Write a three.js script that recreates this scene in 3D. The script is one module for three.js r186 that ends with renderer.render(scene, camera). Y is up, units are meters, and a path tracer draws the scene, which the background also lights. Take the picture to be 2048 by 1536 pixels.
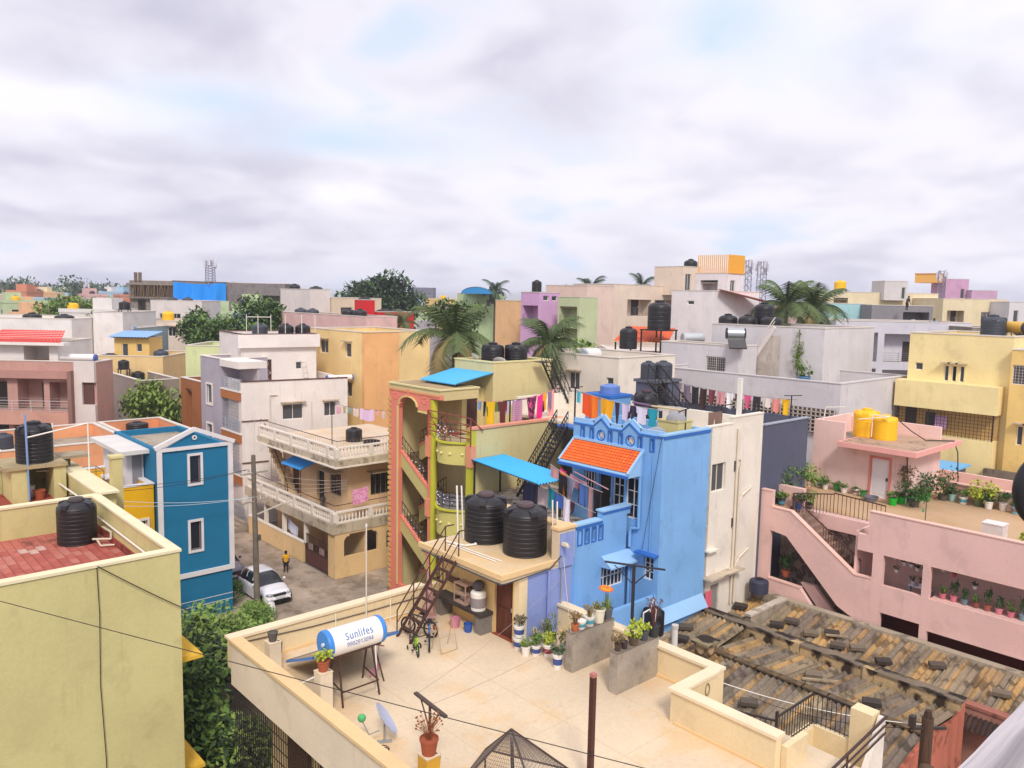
import * as THREE from 'three';
import { mergeGeometries } from 'three/addons/utils/BufferGeometryUtils.js';

// ---------- camera ----------
const scene = new THREE.Scene();
const camera = new THREE.PerspectiveCamera(2 * Math.atan(768 / 1600) * 180 / Math.PI, 4 / 3, 0.1, 4000);
camera.rotation.order = 'YXZ';
camera.position.set(0, 17, 0);
camera.rotation.set(-6.2 * Math.PI / 180, -42.1 * Math.PI / 180, 0.020);
camera.updateMatrixWorld();

// ---------- noise ----------
function rng(s) { let a = s >>> 0; return () => { a = (a + 0x6d2b79f5) | 0; let t = Math.imul(a ^ (a >>> 15), 1 | a); t = (t + Math.imul(t ^ (t >>> 7), 61 | t)) ^ t; return ((t ^ (t >>> 14)) >>> 0) / 4294967296; }; }
const LAT = (() => { const r = rng(77), a = new Float32Array(65536); for (let i = 0; i < 65536; i++) a[i] = r(); return a; })();
const sm = (t) => t * t * (3 - 2 * t);
function vn(x, y, p = 256, s = 0, pv = p) {            // value noise, periods p and pv (<=256)
  const xi = Math.floor(x), yi = Math.floor(y), fx = sm(x - xi), fy = sm(y - yi);
  const w = (v, k) => ((v % k) + k) % k, x0 = w(xi, p), x1 = w(xi + 1, p), y0 = (w(yi, pv) + s * 37) & 255, y1 = (w(yi + 1, pv) + s * 37) & 255;
  const g = (i, j) => LAT[(j << 8) + ((i + s * 53) & 255)];
  return (g(x0, y0) * (1 - fx) + g(x1, y0) * fx) * (1 - fy) + (g(x0, y1) * (1 - fx) + g(x1, y1) * fx) * fy;
}
function fbm(x, y, o = 4, p = 256, s = 0, pv = p) { let a = 0, w = .5, t = 0; for (let i = 0; i < o; i++) { a += w * vn(x, y, p, s + i, pv); t += w; w *= .5; x *= 2; y *= 2; p = Math.min(256, p * 2); pv = Math.min(256, pv * 2); } return a / t; }
const clamp = (v, a = 0, b = 1) => Math.min(b, Math.max(a, v));
const step = (a, b, v) => sm(clamp((v - a) / (b - a)));
const lin = (c) => { c /= 255; return c <= .04045 ? c / 12.92 : Math.pow((c + .055) / 1.055, 2.4); };

// ---------- sky: bright broken overcast ----------
{
  const W = 2048, Hh = 1024, d = new Float32Array(W * Hh * 4);
  const n3 = (x, y, z, s) => { const zi = Math.floor(z), f = sm(z - zi); return vn(x + zi * 17.3, y + zi * 9.1, 256, s) * (1 - f) + vn(x + (zi + 1) * 17.3, y + (zi + 1) * 9.1, 256, s) * f; };
  const f3 = (x, y, z, o, s) => { let a = 0, w = .5, t = 0; for (let i = 0; i < o; i++) { a += w * n3(x, y, z, s + i); t += w; w *= .52; x = x * 2.03 + 1.7; y = y * 2.03 + 3.1; z = z * 2.03; } return a / t; };
  const white = [lin(244), lin(241), lin(250)], grey = [lin(182), lin(181), lin(203)], blue = [lin(200), lin(220), lin(246)], low = [lin(190), lin(194), lin(216)];
  const fy = -42.1 * Math.PI / 180;
  const gauss = (a, e, ca, ce, sa, se) => Math.exp(-(((a - ca) / sa) ** 2) - ((e - ce) / se) ** 2);
  for (let j = 0; j < Hh; j++) {
    const el = ((j + .5) / Hh - .5) * Math.PI;
    for (let i = 0; i < W; i++) {
      const k = (j * W + i) * 4;
      if (el < -.06) { d[k] = .42; d[k + 1] = .40; d[k + 2] = .40; d[k + 3] = 1; continue; }
      const th = ((i + .5) / W - .5) * 2 * Math.PI, dx = Math.cos(th), dz = Math.sin(th);
      // azimuth measured to the right of the street grid's view axis
      let az = Math.atan2(dx, -dz) + fy; if (az < -Math.PI) az += 2 * Math.PI; if (az > Math.PI) az -= 2 * Math.PI;
      // cloud deck: project on a plane high above, flattened towards the horizon
      const e = Math.max(el, 0), q = 1 / (Math.sin(e) + .22), px = dx * Math.cos(e) * q * 1.35 + 40, pz = dz * Math.cos(e) * q * 1.35 + 60;
      const wx = f3(px * .9, pz * .9, 2.5, 4, 5) - .5, wz = f3(px * .9, pz * .9, 7.5, 4, 9) - .5;
      const c = f3(px * 1.0 + wx * 1.3, pz * 1.0 + wz * 1.3, .5, 5, 1);                 // thickness
      const c2 = f3(px * 2.6 + wx * 1.6, pz * 2.6 + wz * 1.6, 4.5, 6, 21);
      const dn = c * .62 + c2 * .38;
      let dark = step(.44, .68, dn) * .5 + .16 * step(.4, .7, c2);
      let gap = step(.44, .30, c * .65 + c2 * .35) * .75;
      // banks and openings of this day's sky
      const e2 = f3(az * 5 + wx, el * 30 + wz * 2, 3.5, 5, 31);
      dark += .75 * gauss(az, el, -.56, .31, .19, .085) * (.45 + .8 * c2) + .48 * gauss(az, el, -.10, .32, .30, .11) * (.25 + .9 * c2) + .45 * gauss(az, el, .06, .23, .10, .05) * (.4 + c2);
      dark += .60 * step(.15, .02, el) * (.25 + .95 * e2) * (az < .1 ? 1 : Math.max(.35, 1 - (az - .1) * 1.3));
      dark += .40 * gauss(az, el, -.42, .125, .32, .04) * (.4 + c2) + .3 * gauss(az, el, .38, .16, .25, .06) * (.2 + c2);
      gap += 1.0 * gauss(az, el, -.22, .180, .17, .026) * (.3 + .9 * (1 - c2)) + .7 * gauss(az, el, -.36, .215, .09, .02) + .9 * gauss(az, el, .24, .315, .07, .04) * (.3 + (1 - c2)) + .3 * gauss(az, el, .38, .27, .12, .04);
      gap -= .9 * gauss(az, el, -.21, .135, .05, .018);
      dark -= .6 * gauss(az, el, -.21, .13, .06, .020) + .35 * gauss(az, el, -.6, .20, .2, .022) + .35 * gauss(az, el, -.57, .03, .09, .014);
      gap = clamp(gap); dark = clamp(dark * .7) * (1 - gap * .8);
      const hz = step(.05, -.01, el) * .45;
      for (let m = 0; m < 3; m++) { let v = white[m] * (1 - gap) + blue[m] * gap; v = v * (1 - dark) + grey[m] * dark; v = v * (1 - hz) + low[m] * hz * 1.18; d[k + m] = v * .68; }
      d[k + 3] = 1;
    }
  }
  const t = new THREE.DataTexture(d, W, Hh, THREE.RGBAFormat, THREE.FloatType);
  t.mapping = THREE.EquirectangularReflectionMapping; t.magFilter = t.minFilter = THREE.LinearFilter; t.wrapS = THREE.RepeatWrapping; t.needsUpdate = true;
  scene.background = t; scene.environment = t;
}
// ---------- soft sun behind thin cloud ----------
const sun = new THREE.DirectionalLight(new THREE.Color(1, .94, .86), 1.5);
sun.position.set(-38, 120, 62); sun.target.position.set(30, 0, -40);
sun.castShadow = true; sun.shadow.radius = 24; sun.shadow.mapSize.set(4096, 4096);
Object.assign(sun.shadow.camera, { left: -160, right: 160, top: 160, bottom: -160, near: 1, far: 500 });
scene.add(sun, sun.target);
const renderer = new THREE.WebGLRenderer({ antialias: true });
renderer.toneMapping = THREE.LinearToneMapping;
renderer.toneMappingExposure = 1.68;
renderer.shadowMap.enabled = true; renderer.shadowMap.type = THREE.PCFSoftShadowMap;

// ---------- scene helpers ----------
const taken = {};
function numbered(n) { const k = taken[n] = (taken[n] ?? -1) + 1; return k ? n + '_' + String(k).padStart(3, '0') : n; }
function tag(o, label, category, group, kind) { if (label) o.userData.label = label; if (category) o.userData.category = category; if (group) o.userData.group = group; if (kind) o.userData.kind = kind; return o; }
function thing(name, label, category, [x, y, z] = [0, 0, 0], turn = 0, group) { const o = new THREE.Group(); o.name = numbered(name); o.position.set(x, y, z); o.rotation.y = turn; scene.add(o); return tag(o, label, category, group); }
function copyOf(root, [x, y, z], turn, label, scale) { const r = root.clone(); r.name = numbered(root.name.replace(/_\d{3}$/, '')); r.userData = { ...root.userData, label: label || root.userData.label }; r.position.set(x, y, z); r.rotation.y = turn || 0; if (scale) Array.isArray(scale) ? r.scale.set(...scale) : r.scale.setScalar(scale); scene.add(r); return r; }
const M4 = () => new THREE.Matrix4();
const V = (x, y, z) => new THREE.Vector3(x, y, z);

class MB {                                     // mesh builder, uv in metres
  constructor(m) { this.P = []; this.N = []; this.U = []; this.m = m || null; }
  xf(m) { this.m = m; return this; }
  v(p, n, u, w) { if (this.m) { p = p.clone().applyMatrix4(this.m); n = n.clone().transformDirection(this.m); } this.P.push(p.x, p.y, p.z); this.N.push(n.x, n.y, n.z); this.U.push(u, w); }
  quad(a, b, c, d) { const n = b.clone().sub(a).cross(c.clone().sub(a)); if (n.lengthSq() < 1e-14) n.copy(c).sub(a).cross(d.clone().sub(a)); n.normalize(); const uv = this.plane(n); for (const p of [a, b, c, a, c, d]) this.v(p, n, ...uv(p)); return this; }
  tri(a, b, c) { const n = b.clone().sub(a).cross(c.clone().sub(a)).normalize(); const uv = this.plane(n); for (const p of [a, b, c]) this.v(p, n, ...uv(p)); return this; }
  plane(n) { const x = Math.abs(n.x), y = Math.abs(n.y), z = Math.abs(n.z); return y >= x && y >= z ? (p) => [p.x, -p.z] : x >= z ? (p) => [p.z * Math.sign(n.x) * -1, p.y] : (p) => [p.x, p.y]; }
  box(x0, y0, z0, x1, y1, z1) {
    if (x0 > x1) [x0, x1] = [x1, x0]; if (y0 > y1) [y0, y1] = [y1, y0]; if (z0 > z1) [z0, z1] = [z1, z0];
    const p = (i, j, k) => V(i ? x1 : x0, j ? y1 : y0, k ? z1 : z0);
    this.quad(p(0, 0, 1), p(1, 0, 1), p(1, 1, 1), p(0, 1, 1)).quad(p(1, 0, 0), p(0, 0, 0), p(0, 1, 0), p(1, 1, 0));
    this.quad(p(1, 0, 1), p(1, 0, 0), p(1, 1, 0), p(1, 1, 1)).quad(p(0, 0, 0), p(0, 0, 1), p(0, 1, 1), p(0, 1, 0));
    return this.quad(p(0, 1, 1), p(1, 1, 1), p(1, 1, 0), p(0, 1, 0)).quad(p(0, 0, 0), p(1, 0, 0), p(1, 0, 1), p(0, 0, 1));
  }
  bx(cx, cy, cz, w, h, d) { return this.box(cx - w / 2, cy - h / 2, cz - d / 2, cx + w / 2, cy + h / 2, cz + d / 2); }
  bar(a, b, w, h = w) {                          // box from a to b, w wide, h deep
    const z = b.clone().sub(a), L = z.length(); z.normalize(); const up = Math.abs(z.y) > .95 ? V(1, 0, 0) : V(0, 1, 0); const x = up.clone().cross(z).normalize(), y = z.clone().cross(x);
    const old = this.m, mm = M4().makeBasis(x, y, z).setPosition(a); this.m = old ? old.clone().multiply(mm) : mm; this.box(-w / 2, -h / 2, 0, w / 2, h / 2, L); this.m = old; return this;
  }
  cyl(a, b, r0, r1 = r0, seg = 8, caps = true) {
    const z = b.clone().sub(a); const L = z.length(); z.normalize(); const up = Math.abs(z.y) > .95 ? V(1, 0, 0) : V(0, 1, 0); const x = up.clone().cross(z).normalize(), y = z.clone().cross(x);
    const q = (i) => { const t = i / seg * Math.PI * 2; return x.clone().multiplyScalar(Math.cos(t)).addScaledVector(y, Math.sin(t)); };
    for (let i = 0; i < seg; i++) {
      const n0 = q(i), n1 = q(i + 1), A = a.clone().addScaledVector(n0, r0), B = a.clone().addScaledVector(n1, r0), C = b.clone().addScaledVector(n1, r1), D = b.clone().addScaledVector(n0, r1);
      const u0 = i / seg * 6.28 * r0, u1 = (i + 1) / seg * 6.28 * r0;
      this.v(A, n0, u0, 0); this.v(B, n1, u1, 0); this.v(C, n1, u1, L); this.v(A, n0, u0, 0); this.v(C, n1, u1, L); this.v(D, n0, u0, L);
      if (caps) { if (r1 > .004) this.tri(b, D, C); if (r0 > .004) this.tri(a, B, A); }
    }
    return this;
  }
  tube(pts, r, seg = 6) { for (let i = 0; i + 1 < pts.length; i++) this.cyl(pts[i], pts[i + 1], r, r, seg, i === 0 || i + 2 === pts.length || seg > 4); return this; }
  sag(a, b, drop, r, n = 14, seg = 5) { const p = []; for (let i = 0; i <= n; i++) { const t = i / n, q = a.clone().lerp(b, t); q.y -= drop * 4 * t * (1 - t); p.push(q); } return this.tube(p, r, seg); }
  lathe(pr, c = V(0, 0, 0), seg = 20, smooth = false) {
    for (let k = 0; k + 1 < pr.length; k++) {
      const [ra, ya] = pr[k], [rb, yb] = pr[k + 1], dl = Math.hypot(rb - ra, yb - ya); if (dl < 1e-6) continue; const nr = (yb - ya) / dl, ny = -(rb - ra) / dl;
      let nA = [nr, ny], nB = [nr, ny];
      if (smooth) { const f = (i) => { const p = pr[Math.max(0, i - 1)], q = pr[Math.min(pr.length - 1, i + 1)], l = Math.hypot(q[0] - p[0], q[1] - p[1]) || 1; return [(q[1] - p[1]) / l, -(q[0] - p[0]) / l]; }; nA = f(k); nB = f(k + 1); }
      for (let i = 0; i < seg; i++) {
        const t0 = i / seg * Math.PI * 2, t1 = (i + 1) / seg * Math.PI * 2, P = (r, y, t) => V(c.x + r * Math.cos(t), c.y + y, c.z - r * Math.sin(t)), Nn = (n, t) => V(n[0] * Math.cos(t), n[1], -n[0] * Math.sin(t));
        const A = P(ra, ya, t0), B = P(ra, ya, t1), C = P(rb, yb, t1), D = P(rb, yb, t0), u0 = t0 * Math.max(ra, rb), u1 = t1 * Math.max(ra, rb);
        if (ra > 1e-5) { this.v(A, Nn(nA, t0), u0, ya); this.v(B, Nn(nA, t1), u1, ya); this.v(C, Nn(nB, t1), u1, yb); }
        if (rb > 1e-5) { this.v(A, Nn(nA, t0), u0, ya); this.v(C, Nn(nB, t1), u1, yb); this.v(D, Nn(nB, t0), u0, yb); }
      }
    }
    return this;
  }
  extr(pts, holes, depth) {                       // polygon in x,y pushed along +z
    const s = new THREE.Shape(pts.map((p) => new THREE.Vector2(p[0], p[1]))); for (const h of holes || []) s.holes.push(new THREE.Path(h.map((p) => new THREE.Vector2(p[0], p[1]))));
    return this.geo(new THREE.ExtrudeGeometry(s, { depth, bevelEnabled: false, curveSegments: 1 }));
  }
  geo(g, m) { if (g.index) g = g.toNonIndexed(); const p = g.attributes.position, n = g.attributes.normal, u = g.attributes.uv; const old = this.m; if (m) this.m = old ? old.clone().multiply(m) : m; for (let i = 0; i < p.count; i++) this.v(V(p.getX(i), p.getY(i), p.getZ(i)), V(n.getX(i), n.getY(i), n.getZ(i)), u ? u.getX(i) : 0, u ? u.getY(i) : 0); this.m = old; return this; }
  surf(nu, nv, f, dbl) {                           // smooth parametric sheet f(u,v)->Vector3
    const g = [], nn = []; for (let j = 0; j <= nv; j++) for (let i = 0; i <= nu; i++) g.push(f(i / nu, j / nv));
    const at = (i, j) => g[clamp(j, 0, nv) * (nu + 1) + clamp(i, 0, nu)];
    for (let j = 0; j <= nv; j++) for (let i = 0; i <= nu; i++) nn.push(at(i + 1, j).clone().sub(at(i - 1, j)).cross(at(i, j + 1).clone().sub(at(i, j - 1))).normalize());
    for (let j = 0; j < nv; j++) for (let i = 0; i < nu; i++) for (const [a, b] of [[0, 0], [1, 0], [1, 1], [0, 0], [1, 1], [0, 1]]) { const k = (j + b) * (nu + 1) + i + a; this.v(g[k], nn[k], (i + a) / nu, (j + b) / nv); }
    return this;
  }
  get empty() { return !this.P.length; }
  geom() { const g = new THREE.BufferGeometry(); g.setAttribute('position', new THREE.Float32BufferAttribute(this.P, 3)); g.setAttribute('normal', new THREE.Float32BufferAttribute(this.N, 3)); g.setAttribute('uv', new THREE.Float32BufferAttribute(this.U, 2)); return g; }
  build(name, mat, parent) { return put(name, this.geom(), mat, parent); }
}
function put(name, geom, mat, parent) { const o = new THREE.Mesh(geom, mat); o.castShadow = o.receiveShadow = true; o.name = parent ? name : numbered(name); (parent || scene).add(o); return o; }
const B = (x0, y0, z0, x1, y1, z1) => new MB().box(x0, y0, z0, x1, y1, z1);

// ---------- procedural materials ----------
function tex(size, period, fn, srgb = true, periodV) {
  const d = new Uint8Array(size * size * 4);
  for (let j = 0; j < size; j++) for (let i = 0; i < size; i++) { const c = fn(i / size, j / size), k = (j * size + i) * 4; d[k] = clamp(c[0]) * 255; d[k + 1] = clamp(c[1] ?? c[0]) * 255; d[k + 2] = clamp(c[2] ?? c[0]) * 255; d[k + 3] = 255; }
  const t = new THREE.DataTexture(d, size, size); t.wrapS = t.wrapT = THREE.RepeatWrapping; t.magFilter = THREE.LinearFilter; t.minFilter = THREE.LinearMipmapLinearFilter; t.generateMipmaps = true; if (srgb) t.colorSpace = THREE.SRGBColorSpace; t.repeat.set(1 / period, 1 / (periodV || period)); t.needsUpdate = true; return t;
}
const TX = {
  clean: tex(512, 5, (u, v) => { const a = fbm(u * 6, v * 6, 5, 6, 2), g = fbm(u * 90, v * 90, 2, 90, 8), c = .955 + .075 * (a - .5) + .03 * (g - .5); return [c, c, c * .995]; }),
  plaster: tex(1024, 7, (u, v) => { const a = fbm(u * 5, v * 5, 6, 5, 3), g = fbm(u * 120, v * 120, 2, 120, 8), st = step(.60, .82, fbm(u * 30, v * 2, 5, 30, 12, 2)) * step(.45, .75, fbm(u * 5, v * 5, 4, 5, 15)); const p = step(.62, .74, fbm(u * 9, v * 9, 5, 9, 19)); const c = .95 + .10 * (a - .5) + .035 * (g - .5) - .05 * st - .035 * p; return [c, c * (1 - .01 * st), c * (1 - .025 * st)]; }),
  dirty: tex(1024, 6, (u, v) => { const a = fbm(u * 4, v * 4, 6, 4, 23), g = fbm(u * 100, v * 100, 2, 100, 8), st = step(.52, .80, fbm(u * 24, v * 2, 5, 24, 32, 2)); const p = step(.50, .72, fbm(u * 7, v * 7, 6, 7, 39)); const c = .90 + .16 * (a - .5) + .06 * (g - .5) - .08 * st - .22 * p * step(.4, .7, fbm(u * 30, v * 30, 3, 30, 4)); return [c, c * .985, c * .95]; }),
  concrete: tex(1024, 4, (u, v) => { const a = fbm(u * 5, v * 5, 6, 5, 43), g = fbm(u * 110, v * 110, 2, 110, 8), p = step(.55, .75, fbm(u * 8, v * 8, 5, 8, 49)); const c = .86 + .26 * (a - .5) + .10 * (g - .5) - .10 * p; return [c, c * .985, c * .96]; }),
  terrace: tex(1024, 9, (u, v) => { const a = fbm(u * 4, v * 4, 6, 4, 53), b = fbm(u * 9, v * 9, 5, 9, 57), g = fbm(u * 150, v * 150, 2, 150, 8), sp = step(.74, .80, fbm(u * 60, v * 60, 3, 60, 58)); const p = step(.52, .70, b); const c = .93 + .13 * (a - .5) + .05 * (g - .5) - .03 * sp; return [c, c * (1 - .035 * p), c * (1 - .09 * p)]; }),
  street: tex(1024, 8, (u, v) => { const a = fbm(u * 5, v * 5, 6, 5, 63), b = fbm(u * 12, v * 12, 5, 12, 67), g = fbm(u * 160, v * 160, 2, 160, 8), p = step(.54, .68, b); const c = .80 + .34 * (a - .5) + .16 * (g - .5) - .10 * p; return [c, c * (1 - .02 * p), c * (1 - .06 * p)]; }),
  asbestos: tex(1024, 6, (u, v) => { const a = fbm(u * 6, v * 6, 6, 6, 73), b = fbm(u * 26, v * 1, 2, 26, 77, 1), g = fbm(u * 130, v * 130, 2, 130, 8), y = step(.58, .72, b), k = .55 * step(.52, .72, fbm(u * 14, v * 14, 6, 14, 79)); const c = .70 + .28 * (a - .5) + .16 * (g - .5); return [c * (1 - .55 * k) * (1 + .22 * y), c * (1 - .57 * k) * (1 + .10 * y), c * (1 - .60 * k) * (1 - .12 * y)]; }),
  old: tex(1024, 3.4, (u, v) => { const a = fbm(u * 5, v * 5, 6, 5, 83), k = step(.46, .62, fbm(u * 8, v * 5, 6, 8, 89, 5)), g = fbm(u * 90, v * 90, 2, 90, 8); const c = .86 + .2 * (a - .5) + .14 * (g - .5); return [c * (1 - .66 * k), c * (1 - .69 * k), c * (1 - .70 * k)]; }),
  wood: tex(512, 1.2, (u, v) => { const a = fbm(u * 30, v * 3, 4, 30, 93, 3), c = .8 + .4 * (a - .5); return [c, c * .96, c * .9]; }),
  grain: tex(512, 1.6, (u, v) => { const c = .5 + .5 * (fbm(u * 60, v * 60, 3, 60, 3) - .5) + .5 * (fbm(u * 10, v * 10, 4, 10, 5) - .5); return [c]; }, false),
};
const matCache = {};
function srgb(h) { return new THREE.Color(h); }
function M(color, map = 'clean', o = {}) {
  const k = color + map + Object.entries(o).map(([a, b]) => a + (b?.isTexture ? b.uuid : b)).join(); if (matCache[k]) return matCache[k];
  const m = new THREE.MeshStandardMaterial({ color: srgb(color), roughness: .9, ...o }); if (map) { m.map = TX[map]; if (!o.nobump) { m.bumpMap = TX.grain; m.bumpScale = o.bumpScale ?? .006; } } delete m.nobump; return matCache[k] = m;
}
const P = (color, rough = .6, o = {}) => M(color, null, { roughness: rough, ...o });
const glassDark = new THREE.MeshStandardMaterial({ color: 0x23262b, roughness: .12, metalness: 0 });
const glassGrey = new THREE.MeshStandardMaterial({ color: 0x4a4d52, roughness: .2 });
const roomShade = M('#3a322c', 'clean');  // dark brown that stands for the shade inside an opening
const iron = P('#2b2422', .6), ironBrown = P('#4a2d26', .65), pvc = P('#e9e4da', .55), greyPipe = P('#9b9a98', .6), steel = P('#c9c7c6', .35, { metalness: .6 });

// ---------- buildings ----------
// faces: W looks to -x, S to +z, E to +x, N to -z; on each, u runs to the viewer's right and v up
class House {
  constructor(name, label, o, cat = 'house') {
    Object.assign(this, { y0: 0, par: .9, t: .22, cop: null, kind: cat }, o); this.holes = { W: [], S: [], E: [], N: [] }; this.later = []; this.out = {};
    this.g = o.into || thing(name, label, cat, [this.x0, this.y0, this.z0], o.rot || 0, o.group); this.O = o.into ? M4().makeTranslation(this.x0 - this.g.position.x, this.y0 - this.g.position.y, this.z0 - this.g.position.z).multiply(M4().makeRotationY(o.rot || 0)) : M4(); this.w = this.x1 - this.x0; this.d = this.z1 - this.z0; this.H = this.h - this.y0;
    this.m = o.m;
    const F = (u, n, p) => this.O.clone().multiply(M4().makeBasis(u, V(0, 1, 0), n).setPosition(p));
    this.F = { W: F(V(0, 0, 1), V(-1, 0, 0), V(0, 0, 0)), S: F(V(1, 0, 0), V(0, 0, 1), V(0, 0, this.d)), E: F(V(0, 0, -1), V(1, 0, 0), V(this.w, 0, this.d)), N: F(V(-1, 0, 0), V(0, 0, -1), V(this.w, 0, 0)) };
  }
  uv(f, a, y) { return [f === 'W' ? a - this.z0 : f === 'S' ? a - this.x0 : f === 'E' ? this.z1 - a : this.x1 - a, y - this.y0]; }
  mb(f) { return new MB(f ? this.F[f] : null); }
  hole(f, a0, y0, a1, y1) { const [u0, v0] = this.uv(f, a0, y0), [u1, v1] = this.uv(f, a1, y1); const r = [Math.min(u0, u1), Math.min(v0, v1), Math.max(u0, u1), Math.max(v0, v1)]; this.holes[f].push([[r[0], r[1]], [r[2], r[1]], [r[2], r[3]], [r[0], r[3]]]); return r; }
  // window: frame part with panes (and grille) as sub-parts
  win(f, a0, y0, a1, y1, { fr = P('#efe9e0', .6), n = 2, tr = 0, gl = glassDark, fw = .05, rec = .1, grille, gm = iron, shade, shadeM, sill, sm: sillM, name = 'window', surround, sw = .1, louv } = {}) {
    const [u0, v0, u1, v1] = this.hole(f, a0, y0, a1, y1);
    const a = this.mb(f); a.box(u0, v0, -rec - .05, u0 + fw, v1, -rec).box(u1 - fw, v0, -rec - .05, u1, v1, -rec).box(u0 + fw, v0, -rec - .05, u1 - fw, v0 + fw, -rec).box(u0 + fw, v1 - fw, -rec - .05, u1 - fw, v1, -rec);
    for (let i = 1; i < n; i++) { const u = u0 + (u1 - u0) * i / n; a.box(u - fw * .4, v0 + fw, -rec - .05, u + fw * .4, v1 - fw, -rec - .004); }
    for (let i = 1; i <= tr; i++) { const v = v0 + (v1 - v0) * i / (tr + 1); for (let k = 0; k < n; k++) a.box(u0 + (u1 - u0) * k / n + fw * .7, v - fw * .35, -rec - .046, u0 + (u1 - u0) * (k + 1) / n - fw * .7, v + fw * .35, -rec - .01); }
    const w = a.build(name, fr, this.g);
    for (let k = 0; k < n; k++) this.mb(f).box(u0 + (u1 - u0) * k / n + .01, v0 + .01, -rec - .045, u0 + (u1 - u0) * (k + 1) / n - .01, v1 - .01, -rec - .03).build('pane', gl, w);
    if (louv) { const l = this.mb(f); for (let k = 0; k < n; k++) for (let v = v0 + fw + .04; v < v1 - fw - .03; v += .09) l.box(u0 + (u1 - u0) * k / n + fw, v, -rec - .03, u0 + (u1 - u0) * (k + 1) / n - fw, v + .04, -rec + .0); l.build('louvres', louv, w); }
    if (grille) { const q = this.mb(f), d = -.03; const s = grille; for (let u = u0 + s; u < u1 - s * .4; u += s) q.box(u - .008, v0, d - .016, u + .008, v1, d); for (let v = v0 + s; v < v1 - s * .4; v += s) q.box(u0, v - .008, d - .030, u1, v + .008, d - .017); q.build('grille', gm, w); }
    if (sill) this.mb(f).box(u0 - .06, v0 - .07, -.05, u1 + .06, v0 - .001, sill).build('sill', sillM || this.m, w);
    if (surround) { const q = this.mb(f); q.box(u0 - sw, v0 - sw, -.02, u0 - .002, v1 + sw, .06).box(u1 + .002, v0 - sw, -.02, u1 + sw, v1 + sw, .06).box(u0 - .002, v1 + .002, -.02, u1 + .002, v1 + sw, .06).box(u0 - .002, v0 - sw, -.02, u1 + .002, v0 - .002, .06); q.build('surround', surround, w); }
    if (shade) this.shade(f, a0, a1, y1 + .12, shade, shadeM);
    return w;
  }
  shade(f, a0, a1, y, out = .5, m, ov = .15) { const [u0, v] = this.uv(f, Math.min(a0, a1), y), [u1] = this.uv(f, Math.max(a0, a1), y); return this.mb(f).box(Math.min(u0, u1) - ov, v, -.02, Math.max(u0, u1) + ov, v + .08, out).build('sunshade', m || this.m, this.g); }
  // recess: opening with a room-like niche behind it
  niche(f, a0, y0, a1, y1, depth, m, fm, nm = 'recess') {
    const [u0, v0, u1, v1] = this.hole(f, a0, y0, a1, y1), e = .02, q = this.mb(f);
    q.box(u0 - e - .1, v0 - e, -depth - .1, u1 + e + .1, v1 + e, -depth); q.box(u0 - .1, v0 - e, -depth, u0 - e * 0 - .0, v1 + e, -this.t + .005); q.box(u1, v0 - e, -depth, u1 + .1, v1 + e, -this.t + .005); q.box(u0 - .1, v1, -depth, u1 + .1, v1 + .1, -this.t + .005);
    const r = q.build(nm, m || this.m, this.g); this.mb(f).box(u0 - .1, v0 - .12, -depth, u1 + .1, v0 - .001, -this.t + .005).build('floor', fm || M('#a99a8a', 'concrete'), r); return r;
  }
  door(f, a0, y0, a1, y1, { m = P('#5b3324', .6), rec = .08, fr, depth = 0, name = 'door', hole = true, handle = steel } = {}) {
    let r; if (hole) r = this.hole(f, a0, y0, a1, y1); else { const [u0, v0] = this.uv(f, a0, y0), [u1, v1] = this.uv(f, a1, y1); r = [Math.min(u0, u1), v0, Math.max(u0, u1), v1]; }
    const [u0, v0, u1, v1] = r, n = -depth - (hole ? rec : -.05), a = this.mb(f); a.box(u0 + .001, v0, n - .05, u1 - .001, v1 - .001, n);
    const w = a.build(name, m, this.g), p = this.mb(f); const W2 = u1 - u0, hh = v1 - v0;
    for (const [b, c] of [[.08, .45], [.52, .92]]) p.box(u0 + W2 * .15, v0 + hh * b, n, u1 - W2 * .15, v0 + hh * c, n + .015); p.build('panel', m, w);
    this.mb(f).box(u0 + W2 * .84, v0 + hh * .45, n, u0 + W2 * .92, v0 + hh * .53, n + .06).build('handle', handle, w);
    if (fr) { const q = this.mb(f); q.box(u0 - .12, v0, -.02 - depth, u0, v1 + .12, .04 - depth).box(u1, v0, -.02 - depth, u1 + .12, v1 + .12, .04 - depth).box(u0, v1, -.02 - depth, u1, v1 + .12, .04 - depth); q.build('door_frame', fr, w); }
    return w;
  }
  rail(f, a0, y, a1, hgt = .95, { out = .05, m = iron, bars = .14, rails = 0, w = .03, name = 'railing' } = {}) {
    const [u0, v] = this.uv(f, Math.min(a0, a1), y), [u1] = this.uv(f, Math.max(a0, a1), y), q = this.mb(f), s = Math.min(u0, u1), e = Math.max(u0, u1);
    q.box(s, v + hgt - w, out - w, e, v + hgt, out); if (rails) for (let i = 0; i < rails; i++) q.box(s, v + hgt * (i + .3) / (rails + .6) - .01, out - w * .8, e, v + hgt * (i + .3) / (rails + .6) + .01, out - w * .2);
    if (bars) { q.box(s, v + .06, out - w, e, v + .085, out); for (let u = s; u <= e + .001; u += bars) q.box(u - .009, v, out - w * .75, u + .009, v + hgt - w, out - w * .25); } else for (let u = s; u <= e + .01; u += (e - s) / Math.max(1, Math.round((e - s) / 1.4))) q.box(u - .018, v, out - w, u + .018, v + hgt - w, out);
    return q.build(name, m, this.g);
  }
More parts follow.
